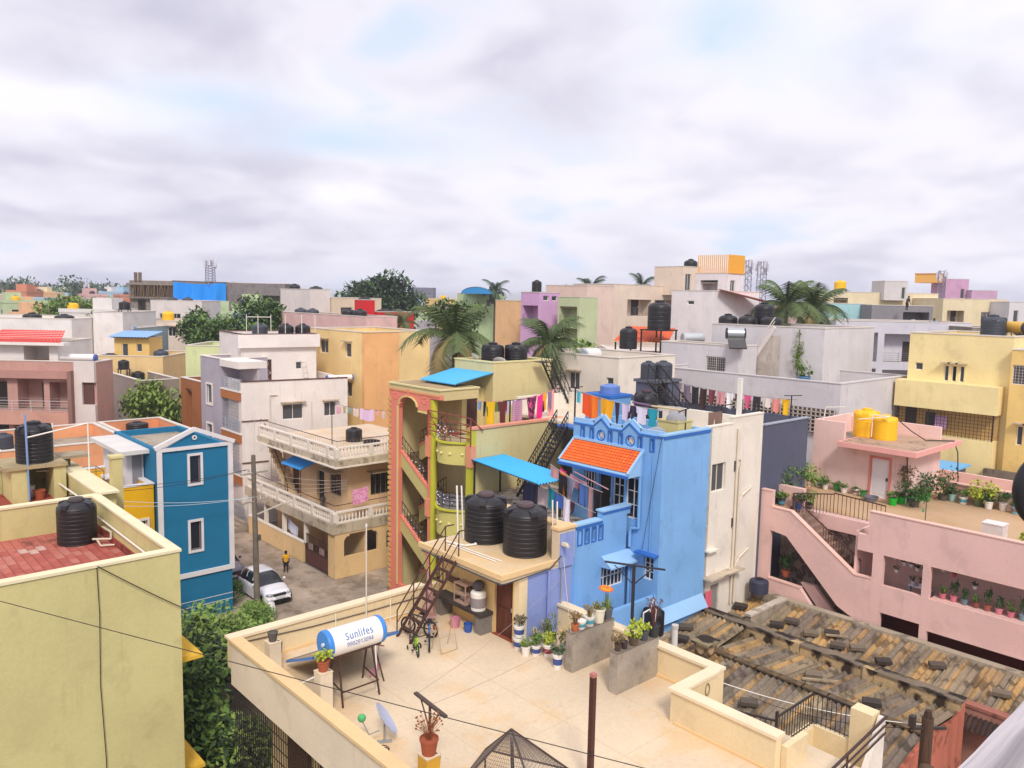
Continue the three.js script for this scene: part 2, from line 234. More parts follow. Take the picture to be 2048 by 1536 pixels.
  build() {
    const q = new MB(), t = this.t, dims = { W: this.d, S: this.w, E: this.d, N: this.w };
    for (const f of this.only || ['W', 'S', 'E', 'N']) {
      const L = dims[f], i = f === 'S' || f === 'N' ? t : 0; const o = this.out[f] || [[i, 0], [L - i, 0], [L - i, this.H], [i, this.H]]; const e = this.F[f].clone().multiply(M4().makeTranslation(0, 0, -t)); q.xf(e).extr(o, this.holes[f], t);
    }
    this.wall = q.build('wall', this.m, this.g);
    const ry = this.H - this.par; this.roofY = ry + this.y0;
    if (!this.noroof) new MB(this.O).box(t, ry - .15, t, this.w - t, ry, this.d - t).build('roof', this.floor || M('#bdb1a2', 'concrete'), this.g);
    if (this.cop) { const c = new MB(this.O), k = .04, H = this.H, hh = .07; c.box(-k, H, -k, t + k, H + hh, this.d + k).box(this.w - t - k, H, -k, this.w + k, H + hh, this.d + k).box(t + k, H, this.d - t - k, this.w - t - k, H + hh, this.d + k).box(t + k, H, -k, this.w - t - k, H + hh, t + k); if (!this.nocop) c.build('coping', this.cop, this.g); }
    return this;
  }
}

// ================= ground =================
tag(B(-1500, -.3, -2500, 2500, 0, 600).build('ground', M('#8d8478', 'street')), 'brown earth ground of the town', null, null, 'structure');
tag(B(15.2, 0, -75, 23.3, .006, -22).build('road', M('#cdb9a5', 'street', { bumpScale: .012 })), 'worn concrete lane between the houses', null, null, 'structure');
tag(B(23.3, 0, -41.2, 60, .005, -37.8).build('road', M('#cbb7a3', 'street', { bumpScale: .012 })), 'narrow cross lane beside the pink stair house', null, null, 'structure');
const wb = (g) => new MB(M4().makeTranslation(-g.position.x, -g.position.y, -g.position.z));   // builder in world coordinates for an unturned thing

// ================= small reusable things =================
// ribbed plastic water tank: body, lid, optional lugs
const tankGeo = {};
function tankShape(kind) {
  if (tankGeo[kind]) return tankGeo[kind];
  const b = new MB(), l = new MB(), ribs = kind === 'far' ? 5 : 8, seg = kind === 'far' ? 16 : 30, pr = [[.0, 0], [.98, 0], [1, .03]];
  const top = 1.42;
  for (let i = 0; i < ribs; i++) { const y = .06 + (top - .1) * i / ribs, dy = (top - .1) / ribs; pr.push([.985, y], [1, y + dy * .18], [1, y + dy * .82], [.985, y + dy]); }
  pr.push([.985, top], [.95, top + .06], [.80, top + .17], [.60, top + .235], [.42, top + .255], [.42, top + .27]);
  b.lathe(pr, V(0, 0, 0), seg);
  if (kind !== 'far') for (let i = 0; i < 4; i++) { const s = .17, m = M4().makeRotationY(i * Math.PI / 2 + .35).multiply(M4().makeTranslation(0, 0, -s)); b.xf(m); b.extr([[.40, top + .262], [.93, top + .20], [1.0, top + .06], [.985, top - .22], [.90, top - .18], [.40, top + .1]], null, s * 2); b.xf(null); }
  l.lathe([[.40, top + .262], [.40, top + .33], [.36, top + .35], [.36, top + .375], [.12, top + .385], [.10, top + .41], [0, top + .41]], V(0, 0, 0), 20);
  return tankGeo[kind] = [b.geom(), l.geom()];
}
const tankBlack = M('#232128', 'dirty', { roughness: .45, bumpScale: .002 }), tankLid = P('#4a423f', .7), tankYellow = P('#f7bd0e', .45), tankBlue = P('#5f83b8', .5), tankGrey = P('#3b3f4a', .5);
function tank(pos, r, h, label, { m = tankBlack, lid = tankBlack, far = false, group, turn = 0, name = 'water_tank' } = {}) {
  const t = thing(name, label, 'water tank', pos, turn, group), [b, l] = tankShape(far ? 'far' : 'near');
  const a = put('body', b, m, t), c = put('lid', l, lid, t); const s = h / 1.83; a.scale.set(r, s, r); c.scale.set(r, s, r); return t;
}
// hanging cloth: strips between left(v) and right(v) of the pinned top edge a-b
function cloth(name, label, cat, a, b, h, mat, { shape = 'rect', seed = 1, wave = .05, group } = {}) {
  const r = rng(seed), ph = r() * 6, f = 5 + r() * 4, dir = b.clone().sub(a), nrm = V(dir.z, 0, -dir.x).normalize(), tilt = (r() - .5) * .1;
  const S = { rect: [[(v) => 0, (v) => 1, 0, 1]], drape: [[(v) => .05 * v, (v) => 1 - .30 * v, 0, 1]], point: [[(v) => .36 * v, (v) => 1 - .40 * v, 0, 1]], shirt: [[(v) => .18, (v) => .82, 0, 1], [(v) => .0 + .10 * v, (v) => .182, 0, .42], [(v) => .818, (v) => 1 - .1 * v, 0, .42]], pants: [[(v) => 0, (v) => 1, 0, .32], [(v) => .0, (v) => .5 - .22 * (v - .32), .32, 1], [(v) => .5 + .22 * (v - .32), (v) => 1, .32, 1]], towel: [[(v) => .02 * v, (v) => 1 - .02 * v, 0, 1]] }[shape];
  const q = new MB();
  for (const [L, R, v0, v1] of S) for (const side of [0, 1]) q.surf(10, 9, (u0, vv) => { const u = side ? 1 - u0 : u0, v = v0 + (v1 - v0) * vv, s = L(v) + (R(v) - L(v)) * u; const p = V(0, 0, 0).addScaledVector(dir, s); const amp = wave * (.25 + v); p.addScaledVector(nrm, Math.sin(s * f + ph) * amp + Math.sin(s * f * 2.3 + ph * 2 + v * 2) * amp * .4 + tilt * v * h + (side ? .003 : 0)); p.y -= v * h * (1 + .05 * Math.sin(s * 7 + ph)) + .05 * Math.sin(s * Math.PI) * (shape === 'rect' ? 1 : .4); return p; });
  const o = q.build(name, mat); o.position.copy(a); return tag(o, label, cat, group);
}
const fabric = (c, o = {}) => M(c, null, { roughness: .95, side: THREE.DoubleSide, ...o });
function printTex(bg, fg, kind, seed) { const r = rng(seed), pts = []; for (let i = 0; i < 40; i++) pts.push([r(), r(), .03 + r() * .035]); const A = new THREE.Color(bg), C = new THREE.Color(fg); A.convertLinearToSRGB(); C.convertLinearToSRGB(); return tex(128, 1, (u, v) => { let k = 0; if (kind === 'dots') for (const [x, y, s] of pts) { if (Math.hypot(Math.min(Math.abs(u - x), 1 - Math.abs(u - x)), Math.min(Math.abs(v - y), 1 - Math.abs(v - y))) < s) k = 1; } if (kind === 'stripe') k = (v * 14) % 1 < .4 ? 1 : 0; if (kind === 'check') k = ((u * 9) % 1 < .25 ? .5 : 0) + ((v * 9) % 1 < .25 ? .5 : 0); if (kind === 'mottle') k = step(.45, .6, fbm(u * 14, v * 14, 4, 14, seed % 40)); return [A.r * (1 - k) + C.r * k, A.g * (1 - k) + C.g * k, A.b * (1 - k) + C.b * k]; }); }
const print = (bg, fg, kind, seed) => new THREE.MeshStandardMaterial({ map: printTex(bg, fg, kind, seed), roughness: .95, side: THREE.DoubleSide });
// leaves: clumps of little quads inside an ellipsoid
function leaves(n, rx, ry, rz, size, seed, { hollow = .35, lumps = 7, droop = 0 } = {}) {
  const r = rng(seed), q = new MB(), C = []; for (let i = 0; i < lumps; i++) { const a = r() * 6.283, u = r() * 2 - 1, k = .35 + .45 * r(), s = Math.sqrt(1 - u * u); C.push([Math.cos(a) * s * k, u * k, Math.sin(a) * s * k, .34 + .22 * r()]); }
  for (let i = 0; i < n; i++) {
    const c = C[(r() * lumps) | 0]; let x, y, z, d; do { x = r() * 2 - 1; y = r() * 2 - 1; z = r() * 2 - 1; d = x * x + y * y + z * z; } while (d > 1 || d < hollow);
    const p = V((c[0] + x * c[3]) * rx, (c[1] + y * c[3]) * ry, (c[2] + z * c[3]) * rz), s = size * (.6 + .8 * r()), a = r() * 6.283, b = (r() - .5) * 2.2 - droop;
    const u = V(Math.cos(a) * Math.cos(b), Math.sin(b), Math.sin(a) * Math.cos(b)), w = V(-Math.sin(a), (r() - .5) * .8, Math.cos(a)).normalize();
    const A = p.clone(), Bq = p.clone().addScaledVector(u, s * .5).addScaledVector(w, s * .28), Cc = p.clone().addScaledVector(u, s), D = p.clone().addScaledVector(u, s * .5).addScaledVector(w, -s * .28);
    q.quad(A, Bq, Cc, D);
  }
  return q.geom();
}
const leafM = (c) => new THREE.MeshPhysicalMaterial({ color: srgb(c), roughness: .75, side: THREE.DoubleSide });
const leafDark = leafM('#3f5a2c'), leafMid = leafM('#5f7d34'), leafPale = leafM('#7d9444'), leafYellow = leafM('#a9b436'), leafDusk = leafM('#33482f'), bark = M('#6b5645', 'wood'), leafFar = leafM('#405640');
const smallBush = [0, 1, 2].map((i) => leaves(150, .3, .3, .3, .13, 900 + i, { lumps: 5, hollow: .1 }));
function pot(pos, r, h, label, { m = M('#a9583a', 'clean'), plant = leafMid, ph = .5, pr = .28, group, kind = 'bush', seed = 1, name = 'potted_plant', band } = {}) {
  const t = thing(name, label, 'plant pot', pos, (seed * 1.7) % 6, group);
  new MB().lathe([[0, 0], [r * .74, 0], [r * .97, h * .86], [r * 1.05, h * .86], [r * 1.05, h], [r * .93, h], [r * .9, h * .9], [0, h * .9]], V(0, 0, 0), 16).build('pot', m, t);
  if (band) new MB().lathe([[r * .83, h * .3], [r * .80 + .012, h * .3], [r * .93 + .006, h * .7], [r * .90, h * .7]], V(0, 0, 0), 16).build('printed_band', band, t);
  if (kind === 'bush') { const b = put('foliage', smallBush[seed % 3], plant, t); b.scale.set(pr / .3, ph / .5, pr / .3); b.position.y = h * .9 + ph * .5; new MB().cyl(V(0, h * .85, 0), V(0, h + ph * .5, 0), .012, .006, 5).build('stem', bark, t); }
  if (kind === 'spike') { const q = new MB(), rr = rng(seed * 7 + 3); for (let i = 0; i < 16; i++) { const a = rr() * 6.28, l = ph * (.6 + .5 * rr()), o = rr() * .16 * (ph / .4), w = .022; const x = Math.cos(a), z = Math.sin(a), b0 = V(x * .05, h * .88, z * .05), tp = V(x * (.05 + o), h * .88 + l, z * (.05 + o)); q.tri(b0.clone().add(V(-z * w, 0, x * w)), b0.clone().add(V(z * w, 0, -x * w)), tp); } q.build('leaves', plant, t); }
  if (kind === 'dry') { const q = new MB(), rr = rng(seed * 13 + 5); for (let i = 0; i < 40; i++) { const a = rr() * 6.28, s = Math.sqrt(rr()), l = ph * (.6 + .45 * rr()), x = Math.cos(a) * s, z = Math.sin(a) * s; const e = V(x * pr, h * .9 + l, z * pr), c = V(x * pr * .4, h * .9 + l * .55, z * pr * .4); q.cyl(V(x * r * .3, h * .88, z * r * .3), c, .008, .005, 3, false); q.cyl(c, e, .005, .004, 3, false); q.bx(e.x, e.y, e.z, .028, .03, .028); } q.build('dry_stalks', plant, t); }
  return t;
}
const bucketM = P('#e6e1da', .5), bucketBand = [P('#3b4f8f', .5), P('#4d9fb0', .5), P('#7a6a62', .5), P('#8b2f3c', .5)];
// satellite dish on a short stand
function dish(pos, r, turn, tilt, label) {
  const t = thing('satellite_dish', label, 'dish', pos, turn); const q = new MB(), m = M4().makeTranslation(0, .35 + r * .7, 0).multiply(M4().makeRotationX(tilt)); q.xf(m);
  const pr = []; for (let i = 0; i <= 8; i++) { const k = i / 8; pr.push([k * r, k * k * r * .2]); } for (let i = 8; i >= 0; i--) { const k = i / 8; pr.push([k * r * .995, k * k * r * .2 + .012]); } q.lathe(pr, V(0, 0, 0), 22, false); q.build('reflector', P('#c3c2c8', .55), t);
  const s = new MB(m); s.cyl(V(0, .02, r * .95), V(0, r * .75, r * .15), .012, .012, 5); s.bx(0, r * .78, r * .12, .07, .09, .07); s.build('feed_arm', P('#8a8a8c', .5), t);
  new MB().cyl(V(0, 0, 0), V(0, .36 + r * .7, 0), .022, .022, 7).cyl(V(-.16, 0, -.1), V(0, .3, 0), .01, .01, 5).cyl(V(.16, 0, -.1), V(0, .3, 0), .01, .01, 5).bx(0, .012, 0, .2, .024, .2).build('mount', P('#6b6a6c', .5), t); return t;
}
// rooftop solar water heater: drum along local x, panel sloping down to +z
function heater(pos, turn, L, r, label, { drum = P('#ece7e2', .45), cap = P('#3f7fc0', .5), panel = true, map, legH = .9, far = false } = {}) {
  const t = thing('solar_water_heater', label, 'water heater', pos, turn), cy = legH + r; const q = new MB(M4().makeTranslation(-L / 2, cy, 0).multiply(M4().makeRotationZ(-Math.PI / 2)));
  q.lathe([[r, 0], [r, L]], V(0, 0, 0), far ? 14 : 36, false); q.build('drum', drum, t);
  for (const s of [-1, 1]) { const e = new MB(M4().makeTranslation(s * L / 2, cy, 0).multiply(M4().makeRotationZ(-s * Math.PI / 2))); e.lathe([[r * 1.03, -.06], [r * 1.03, .02], [r * .9, .07], [0, .09]], V(0, 0, 0), far ? 14 : 36); e.build('end_cap', cap, t); }
  const f = new MB(); for (const s of [-1, 1]) { f.bar(V(s * L * .32, 0, -r * .9), V(s * L * .32, cy - r * .7, -r * .5), .035).bar(V(s * L * .32, 0, r * 1.1), V(s * L * .32, cy - r * .8, r * .3), .035).bar(V(s * L * .32, legH * .35, -r * .8), V(s * L * .32, legH * .35, r * .95), .025); } f.bar(V(-L * .32, legH * .35, r * .95), V(L * .32, legH * .35, r * .95), .025); f.build('stand', iron, t);
  if (panel) { const a = V(0, cy - r * .6, r * .8), b = V(0, .22, r * .8 + 1.7); const p = new MB(); const dd = b.clone().sub(a).normalize(), m = M4().makeBasis(V(1, 0, 0), dd.clone().cross(V(1, 0, 0)), dd).setPosition(a); p.xf(m); p.box(-L * .48, -.05, 0, L * .48, .04, a.distanceTo(b)); p.build('collector', P('#39342f', .25), t); }
  return t;
}

// ================= lime green building, lower left =================
{
  const lime = M('#d2c78c', 'plaster'), cream = M('#efe3bd', 'plaster');
  const h = new House('lime_green_house', 'lime green house with red tiled roof terrace, bottom left', { x0: -9, x1: 7.25, z0: -28.4, z1: -20.9, h: 10.2, par: 1.0, m: lime, cop: cream, floor: M('#8e4a40', 'dirty') });
  h.build(); const g = h.g;
  // wider rear part of the terrace
  const q = wb(g); q.box(7.25, 0, -34.2, 7.88, 10.2, -28.62).box(-9, 0, -34.2, 7.25, 9.05, -28.42).box(-9, 9.05, -34.4, 7.88, 10.2, -34.2); q.build('rear_wall', lime, g);
  wb(g).box(7.24, 10.2, -34.4, 7.92, 10.27, -28.36).box(-9, 10.2, -34.4, 7.24, 10.27, -34.16).build('rear_coping', cream, g);
  wb(g).box(-9, 9.05, -34.2, 7.25, 9.2, -28.62).build('rear_floor', M('#8e4a40', 'dirty'), g);
  // yellow sunshades on the side towards the yard
  for (const y of [6.95, 3.75]) { const s = wb(g), m = new MB(M4().makeTranslation(-g.position.x, -g.position.y, -g.position.z)); m.box(7.25, y, -24.2, 7.95, y + .1, -21.3).box(7.25, y + .1, -24.2, 7.6, y + .16, -21.3); m.build('sunshade', M('#e6b83c', 'plaster'), g); }
  // red clay terrace tiles: the nearest one by one, the rest together
  const cols = ['#cb6c60', '#d2786c', '#c36459', '#d4857a', '#bd5f55'].map((c) => M(c, 'dirty', { roughness: .8 })), white = M('#e3bdb4', 'dirty');
  const tw = .235, tl = .46, geoT = new MB().box(0, 0, 0, tw - .014, .022, tl - .014).geom(); const r = rng(5), rest = new MB(M4().makeTranslation(-g.position.x, -g.position.y, -g.position.z)); let n = 0;
  for (let row = 0; row < 30; row++) for (let k = 0; k < 44; k++) {
    const x = 6.98 - tw * (k + 1), z = -21.18 - tl * (row + 1) - (k % 2) * tl * .5; if (z < -34.1 || x < -3.3) continue; const d = Math.hypot(x - 5.2, z + 27.8);
    const mat = d < 1.15 && r() < .55 ? white : cols[(r() * 5) | 0];
    if (x > 1.8 && row < 12 && n < 300) { const o = put('tile', geoT, mat, g); o.position.set(x - g.position.x, 9.2 - g.position.y + r() * .003, z - g.position.z); n++; } else rest.box(x, 9.2, z, x + tw - .014, 9.222, z + tl - .014);
  }
  tag(rest.build('tiles', cols[1], g), null, null, null, 'stuff');
  // inner skirting
  wb(g).box(6.99, 9.2, -28.4, 7.03, 9.42, -21.13).build('skirting', M('#b0524a', 'dirty'), g);
  // crack lines and stains: thin cables stapled to the wall
  const c = thing('wall_cable', 'thin black cable hanging straight down the lime green wall', 'cable', [5.25, 10.2, -20.86]); new MB().tube([V(0, 0, 0), V(.02, -1.2, .02), V(-.02, -3, .015), V(.05, -5, .02), V(.03, -8, .015)], .011, 5).build('cable', iron, c);
  // tank shed: two piers, slab, back wall
  const s = thing('tank_shed', 'lime green open shed carrying a black tank on the red terrace', 'shed', [6.3, 9.2, -32.8]), w = () => wb(s);
  w().box(5.45, 9.42, -33.7, 5.95, 10.62, -32.0).build('pier', lime, s); w().box(6.75, 9.42, -33.3, 7.15, 10.62, -32.0).build('pier', lime, s); w().box(5.45, 9.42, -33.9, 7.7, 10.62, -33.7).build('back_wall', M('#b5ab77', 'dirty'), s);
  w().box(5.2, 10.62, -33.9, 7.2, 10.74, -31.9).build('slab', M('#c3b28c', 'concrete'), s); w().box(7.2, 10.66, -33.9, 8.2, 10.76, -32.9).build('rear_slab', M('#b9ab92', 'concrete'), s);
  w().box(4.9, 9.222, -33.9, 7.24, 9.42, -31.85).build('plinth', M('#b1503f', 'dirty'), s);
  tank([6.32, 10.74, -32.7], .60, 1.5, 'black ribbed tank on the lime green shed of the red terrace', { lid: tankBlack });
  tank([6.22, 9.22, -26.75], .56, 1.42, 'black ribbed tank with a caved-in top standing on the red tiled terrace', { lid: tankLid, turn: .3 });
  const pp = thing('water_pipe', 'cream pipe bent at the foot of the tank on red tiles', 'pipe', [6.6, 9.222, -26.2]); wb(pp).tube([V(6.5, 9.38, -26.2), V(6.95, 9.38, -25.9), V(6.95, 9.60, -25.9), V(6.9, 9.6, -26.6)], .035, 7).tube([V(6.6, 9.38, -26.1), V(6.6, 9.28, -25.7), V(6.95, 9.28, -25.55)], .03, 7).build('pipe', P('#cfc3ae', .6), pp);
  const ex = thing('water_pipe', 'white plastic pipe running along the inside of the lime parapet', 'pipe', [7.0, 9.7, -25]); wb(ex).tube([V(6.9, 9.95, -33), V(6.98, 9.95, -28.7), V(6.97, 9.75, -28.3), V(6.97, 9.72, -21.4)], .03, 6).tube([V(6.4, 10.3, -33), V(6.9, 10.35, -32.6), V(6.9, 12.1, -32.6)], .025, 6).build('pipe', pvc, ex);
  const bp = thing('water_pipe', 'pale blue pipe standing in front of the shed tank', 'pipe', [5.95, 9.42, -31.9]); wb(bp).tube([V(5.95, 9.5, -31.95), V(5.93, 12.6, -31.95)], .035, 7).build('pipe', P('#7d9cc9', .5), bp); const bt = wb(bp); bt.tube([V(5.93, 11.75, -31.95), V(7.9, 12.1, -31.9), V(7.9, 10.2, -31.9)], .028, 6); bt.build('branch_pipe', pvc, bp);
  pot([6.35, 9.42, -32.35], .2, .32, 'terracotta pot under the shed on the red terrace', { kind: 'none' });
  const jk = [['#1f1d22', 6.95, -31.2, .42, .26, 'black plastic tub beside the tank shed'], ['#d9d9df', 6.1, -32.9, .22, .4, 'white paint drum inside the tank shed'], ['#2b2c31', 7.05, -30.5, .38, .5, 'black sack of junk beyond the tub on the red terrace']];
  for (const [c2, x, z, rr, hh, lb] of jk) { const t = thing('tub', lb, 'tub', [x, z < -32 ? 9.42 : 9.222, z]); new MB().lathe([[0, 0], [rr * .8, 0], [rr, hh], [rr * .94, hh], [rr * .78, .03], [0, .03]], V(0, 0, 0), 16).build('body', P(c2, .7), t); new MB().lathe([[rr * .97, hh - .03], [rr * 1.06, hh - .03], [rr * 1.06, hh + .012], [rr * .97, hh + .012]], V(0, 0, 0), 16).build('rim', P(c2, .6), t); }
}

// ================= teal gabled house =================
{
  const teal = M('#12749f', 'clean'), white = M('#e8e2e4', 'clean'), deep = M('#0d668d', 'clean');
  const h = new House('teal_house', 'teal blue narrow house with white trim and a small gable', { x0: 12.95, x1: 16.5, z0: -47, z1: -39.84, h: 9.2, par: .3, m: teal });
  h.out.S = [[.22, 0], [3.33, 0], [3.33, 9.2], [1.72, 9.95], [.22, 9.2]];
  for (const [a, b, c, d] of [[14.42, 7.4, 14.95, 8.8], [14.38, 3.95, 14.92, 5.42]]) h.win('S', a, b, c, d, { fr: P('#8d6a66', .6), n: 1, gl: glassDark, surround: white, sw: .12 });
  h.build(); const g = h.g, q = wb(g), z = -39.84;
  q.box(12.85, 2.6, z - .02, 13.08, 9.15, z + .1).box(16.36, 2.6, z - .02, 16.6, 9.15, z + .1).box(12.85, 9.15, z - .02, 16.6, 9.32, z + .1).box(13.08, 2.6, z - .02, 16.36, 2.83, z + .1);
  q.bar(V(12.75, 9.33, z + .03), V(14.68, 10.15, z + .03), .18, .2).bar(V(14.68, 10.15, z + .034), V(16.7, 9.33, z + .034), .18, .2); q.build('trim', white, g);
  const o = wb(g); o.xf(o.m.clone().multiply(M4().makeTranslation(14.68, 9.72, z + .02).multiply(M4().makeRotationX(Math.PI / 2)))); o.lathe([[.06, 0], [.12, 0], [.12, .05], [.06, .05]], V(0, 0, 0), 16); o.build('gable_ring', white, g);
  wb(g).box(12.95, 1.28, z, 16.5, 1.31, z + .012).box(12.95, .98, z, 16.5, 1.01, z + .012).build('score_line', white, g);
  wb(g).box(12.6, 0, z - .1, 16.9, .3, z + .5).build('plinth', M('#b8a99a', 'concrete'), g);
  // yellow wing with white porch behind it
  const y = new House('yellow_wing', 'bright yellow low wing joined to the teal house', { x0: 8.6, x1: 12.85, z0: -46, z1: -40.4, h: 7.5, par: .7, m: M('#f2b705', 'clean'), cop: white });
  y.win('S', 12.0, 5.15, 12.5, 5.75, { n: 1, surround: white, sw: .11 }); y.build();
  const p = thing('roof_porch', 'white flat roofed stair porch beside the teal gable', 'porch', [12, 6.8, -44]); wb(p).box(11.6, 8.9, -46.5, 13.0, 9.1, -41.2).build('slab', M('#ded9d6', 'clean'), p); wb(p).box(12.1, 6.8, -46, 12.9, 8.9, -42.0).build('wall', M('#dcdbe2', 'clean'), p); wb(p).box(12.35, 6.8, -42.0, 12.8, 8.7, -41.94).build('door', P('#84848d', .5), p);
  const fr = thing('roof_frame', 'thin steel table frame on the roof of the yellow wing', 'frame', [10.6, 6.8, -43.2]), fb = wb(fr); for (const [a, b] of [[10, -44], [11.2, -44], [10, -42.6], [11.2, -42.6]]) fb.bar(V(a, 6.8, b), V(a, 8.0, b), .03); for (const [a, b, c, d] of [[10, -44, 11.2, -44], [10, -42.6, 11.2, -42.6], [10, -44, 10, -42.6], [11.2, -44, 11.2, -42.6]]) fb.bar(V(a, 8, b), V(c, 8, d), .03); fb.build('frame', P('#6b6468', .5), fr);
  const cab = thing('roof_cabinet', 'brown box cabinet with white lid on the yellow wing roof', 'cabinet', [11.6, 6.8, -42.9]); new MB().box(-.3, 0, -.4, .35, .75, .3).build('body', M('#a5917c', 'wood'), cab); new MB().box(-.36, .75, -.46, .42, .86, .36).build('lid', white, cab);
  const post = thing('lime_post', 'slim lime green masonry post at the edge of the red terrace', 'post', [7.7, 6, -29.2]); wb(post).box(7.95, 6, -29.6, 8.3, 11.2, -29.25).build('shaft', M('#cdbf86', 'plaster'), post); wb(post).box(7.9, 11.2, -29.65, 8.35, 11.28, -29.2).build('cap', M('#d8ca95', 'plaster'), post);
}

// ================= cream house with white balustrades =================
{
  const cream = M('#ebc893', 'plaster'), fascia = M('#d8cab6', 'dirty'), white = M('#efe4d8', 'clean');
  const X = 23.35, Zf = -41.25, Zb = -53.6;
  const g = thing('balustrade_house', 'cream two storey house with white balustraded balconies by the lane', 'house', [X, 0, Zf]), w = () => wb(g);
  // ground floor: open veranda behind a low wall
  w().box(X, 0, -53.4, X + .2, 1.25, -45.3).build('veranda_wall', cream, g); w().box(X - .03, 1.25, -53.4, X + .23, 1.32, -45.3).build('veranda_coping', white, g);
  for (const z of [-53.4, -50.9, -48.2, -45.2, -42.1]) w().box(X + .02, z < -45 ? 1.32 : 0, z, X + .24, 2.75, z + .24).build('column', white, g);
  const S = new MB(); S.xf(M4().makeTranslation(0, 0, -.2)); w().box(X + 2.2, 0, -53.4, X + 2.35, 2.75, Zf - .3).build('inner_wall', cream, g);
  // side wall with two veranda openings
  const side = wb(g); side.xf(side.m.clone().multiply(M4().makeTranslation(X, 0, Zf - .22))); const op = (a, b) => [[a, 1.25], [b, 1.25], [b, 2.25], [b - .18, 2.5], [b - .35, 2.5], [b - .4, 2.62], [a + .4, 2.62], [a + .35, 2.5], [a + .18, 2.5], [a, 2.25]];
  side.extr([[0, 0], [8.6, 0], [8.6, 2.75], [0, 2.75]], [op(.6, 3.0), op(3.6, 5.6)], .22); side.build('side_wall', cream, g);
  w().box(X, .0, -42.1, X + .22, 2.75, Zf - .22).build('corner_pier', cream, g);
  w().box(X - .15, 2.75, Zb, X + 9, 3.35, Zf + .05).build('balcony_slab', fascia, g); w().box(X + .3, 0, -53.4, X + 2.2, .05, Zf - .25).build('veranda_floor', M('#6d625a', 'concrete'), g);
  // first floor body and roof
  const fx = X + 1.7, fz = Zf - 1.35;
  const H = new House('', '', { into: g, x0: fx, x1: X + 9, z0: Zb + 2.2, z1: fz, y0: 3.35, h: 6.75, par: .15, m: M('#e6c298', 'plaster') });
  H.win('W', -44.9, 4.35, -43.5, 5.75, { fr: P('#8b7460', .7), n: 4, grille: .3 }); H.win('S', fx + 1.6, 4.35, fx + 3.2, 5.75, { fr: P('#8b7460', .7), n: 4, grille: .3 }); H.win('S', fx + 5, 4.35, fx + 6.4, 5.75, { fr: P('#8b7460', .7), n: 3 });
  H.door('W', -46.6, 3.4, -45.6, 5.6, { m: P('#2d241f', .7), rec: .2 }); H.door('W', -50.0, 3.4, -49.0, 5.6, { m: P('#4a2a24', .6) }); H.build();
  w().box(fx - .75, 5.9, -45.1, fx, 5.98, -43.2).box(fx + 1.3, 5.9, fz, fx + 3.6, 5.98, fz + .75).box(fx + 4.8, 5.9, fz, fx + 6.7, 5.98, fz + .75).build('sunshade', M('#cdb79c', 'dirty'), g);
  w().box(X + .1, 6.75, Zb + 1.6, X + 9, 7.2, Zf + .0).build('roof_slab', fascia, g); w().box(X - .02, 6.72, Zb + 1.55, X + 9, 6.8, Zf + .09).build('roof_drip', white, g); w().box(X + .3, 7.2, Zb + 1.8, X + 9, 7.215, Zf - .2).build('roof_floor', M('#e3cdb4', 'terrace'), g);
  // balusters one by one
  const bal = new MB().lathe([[.045, 0], [.055, .04], [.035, .08], [.062, .22], [.05, .32], [.028, .44], [.05, .5], [.05, .54]], V(0, 0, 0), 7, true).geom();
  const run = (x0, z0, x1, z1, y) => {
    const a = V(x0, y, z0), b = V(x1, y, z1), L = a.distanceTo(b), n = Math.round(L / .235); w().bar(V(x0, y + .05, z0), V(x1, y + .05, z1), .2, .1).bar(V(x0, y + .70, z0), V(x1, y + .70, z1), .22, .1).build('balustrade_rail', white, g);
    for (let i = 0; i <= n; i++) { const p = a.clone().lerp(b, i / n); if (i % 10 === 0) { w().box(p.x - .13, y + .1, p.z - .13, p.x + .13, y + .65, p.z + .13).build('balustrade_post', white, g); continue; } const o = put('baluster', bal, white, g); o.position.set(p.x, y + .1, p.z).sub(g.position); }
    w().bar(V(x0, y + 1.12, z0), V(x1, y + 1.12, z1), .035).build('top_rail', ironBrown, g); const rr = w(); for (let i = 0; i <= n; i += 1) { const p = a.clone().lerp(b, i / n); rr.bar(V(p.x, y + .75, p.z), V(p.x, y + 1.12, p.z), .011); } rr.build('rail_bars', P('#b9a193', .6), g);
  };
  run(X + .02, -53.4, X + .02, Zf - .05, 3.36); run(X + .02, Zf - .06, X + 4.6, Zf - .06, 3.36); run(X + .25, Zb + 1.8, X + .25, Zf - .18, 7.2); run(X + .25, Zf - .19, X + 4.6, Zf - .19, 7.2);
  w().box(X + 4.8, 3.35, Zf - .16, X + 9, 4.15, Zf + .02).box(X + 4.8, 7.2, Zf - .28, X + 9, 8.0, Zf - .1).build('parapet', white, g);
  // stair up to the roof at the far end
  const st = w(); for (let i = 0; i < 11; i++) st.box(X + .9, 3.36 + i * .32, -49.2 - i * .3 + .0, X + 1.6, 3.36 + (i + 1) * .32, -49.2 - i * .3 - .3); st.build('stair', M('#d8bd94', 'plaster'), g); w().bar(V(X + .88, 4.4, -49.2), V(X + .88, 7.9, -52.5), .05).bar(V(X + .88, 3.4, -49.1), V(X + .88, 4.4, -49.2), .05).build('stair_rail', ironBrown, g);
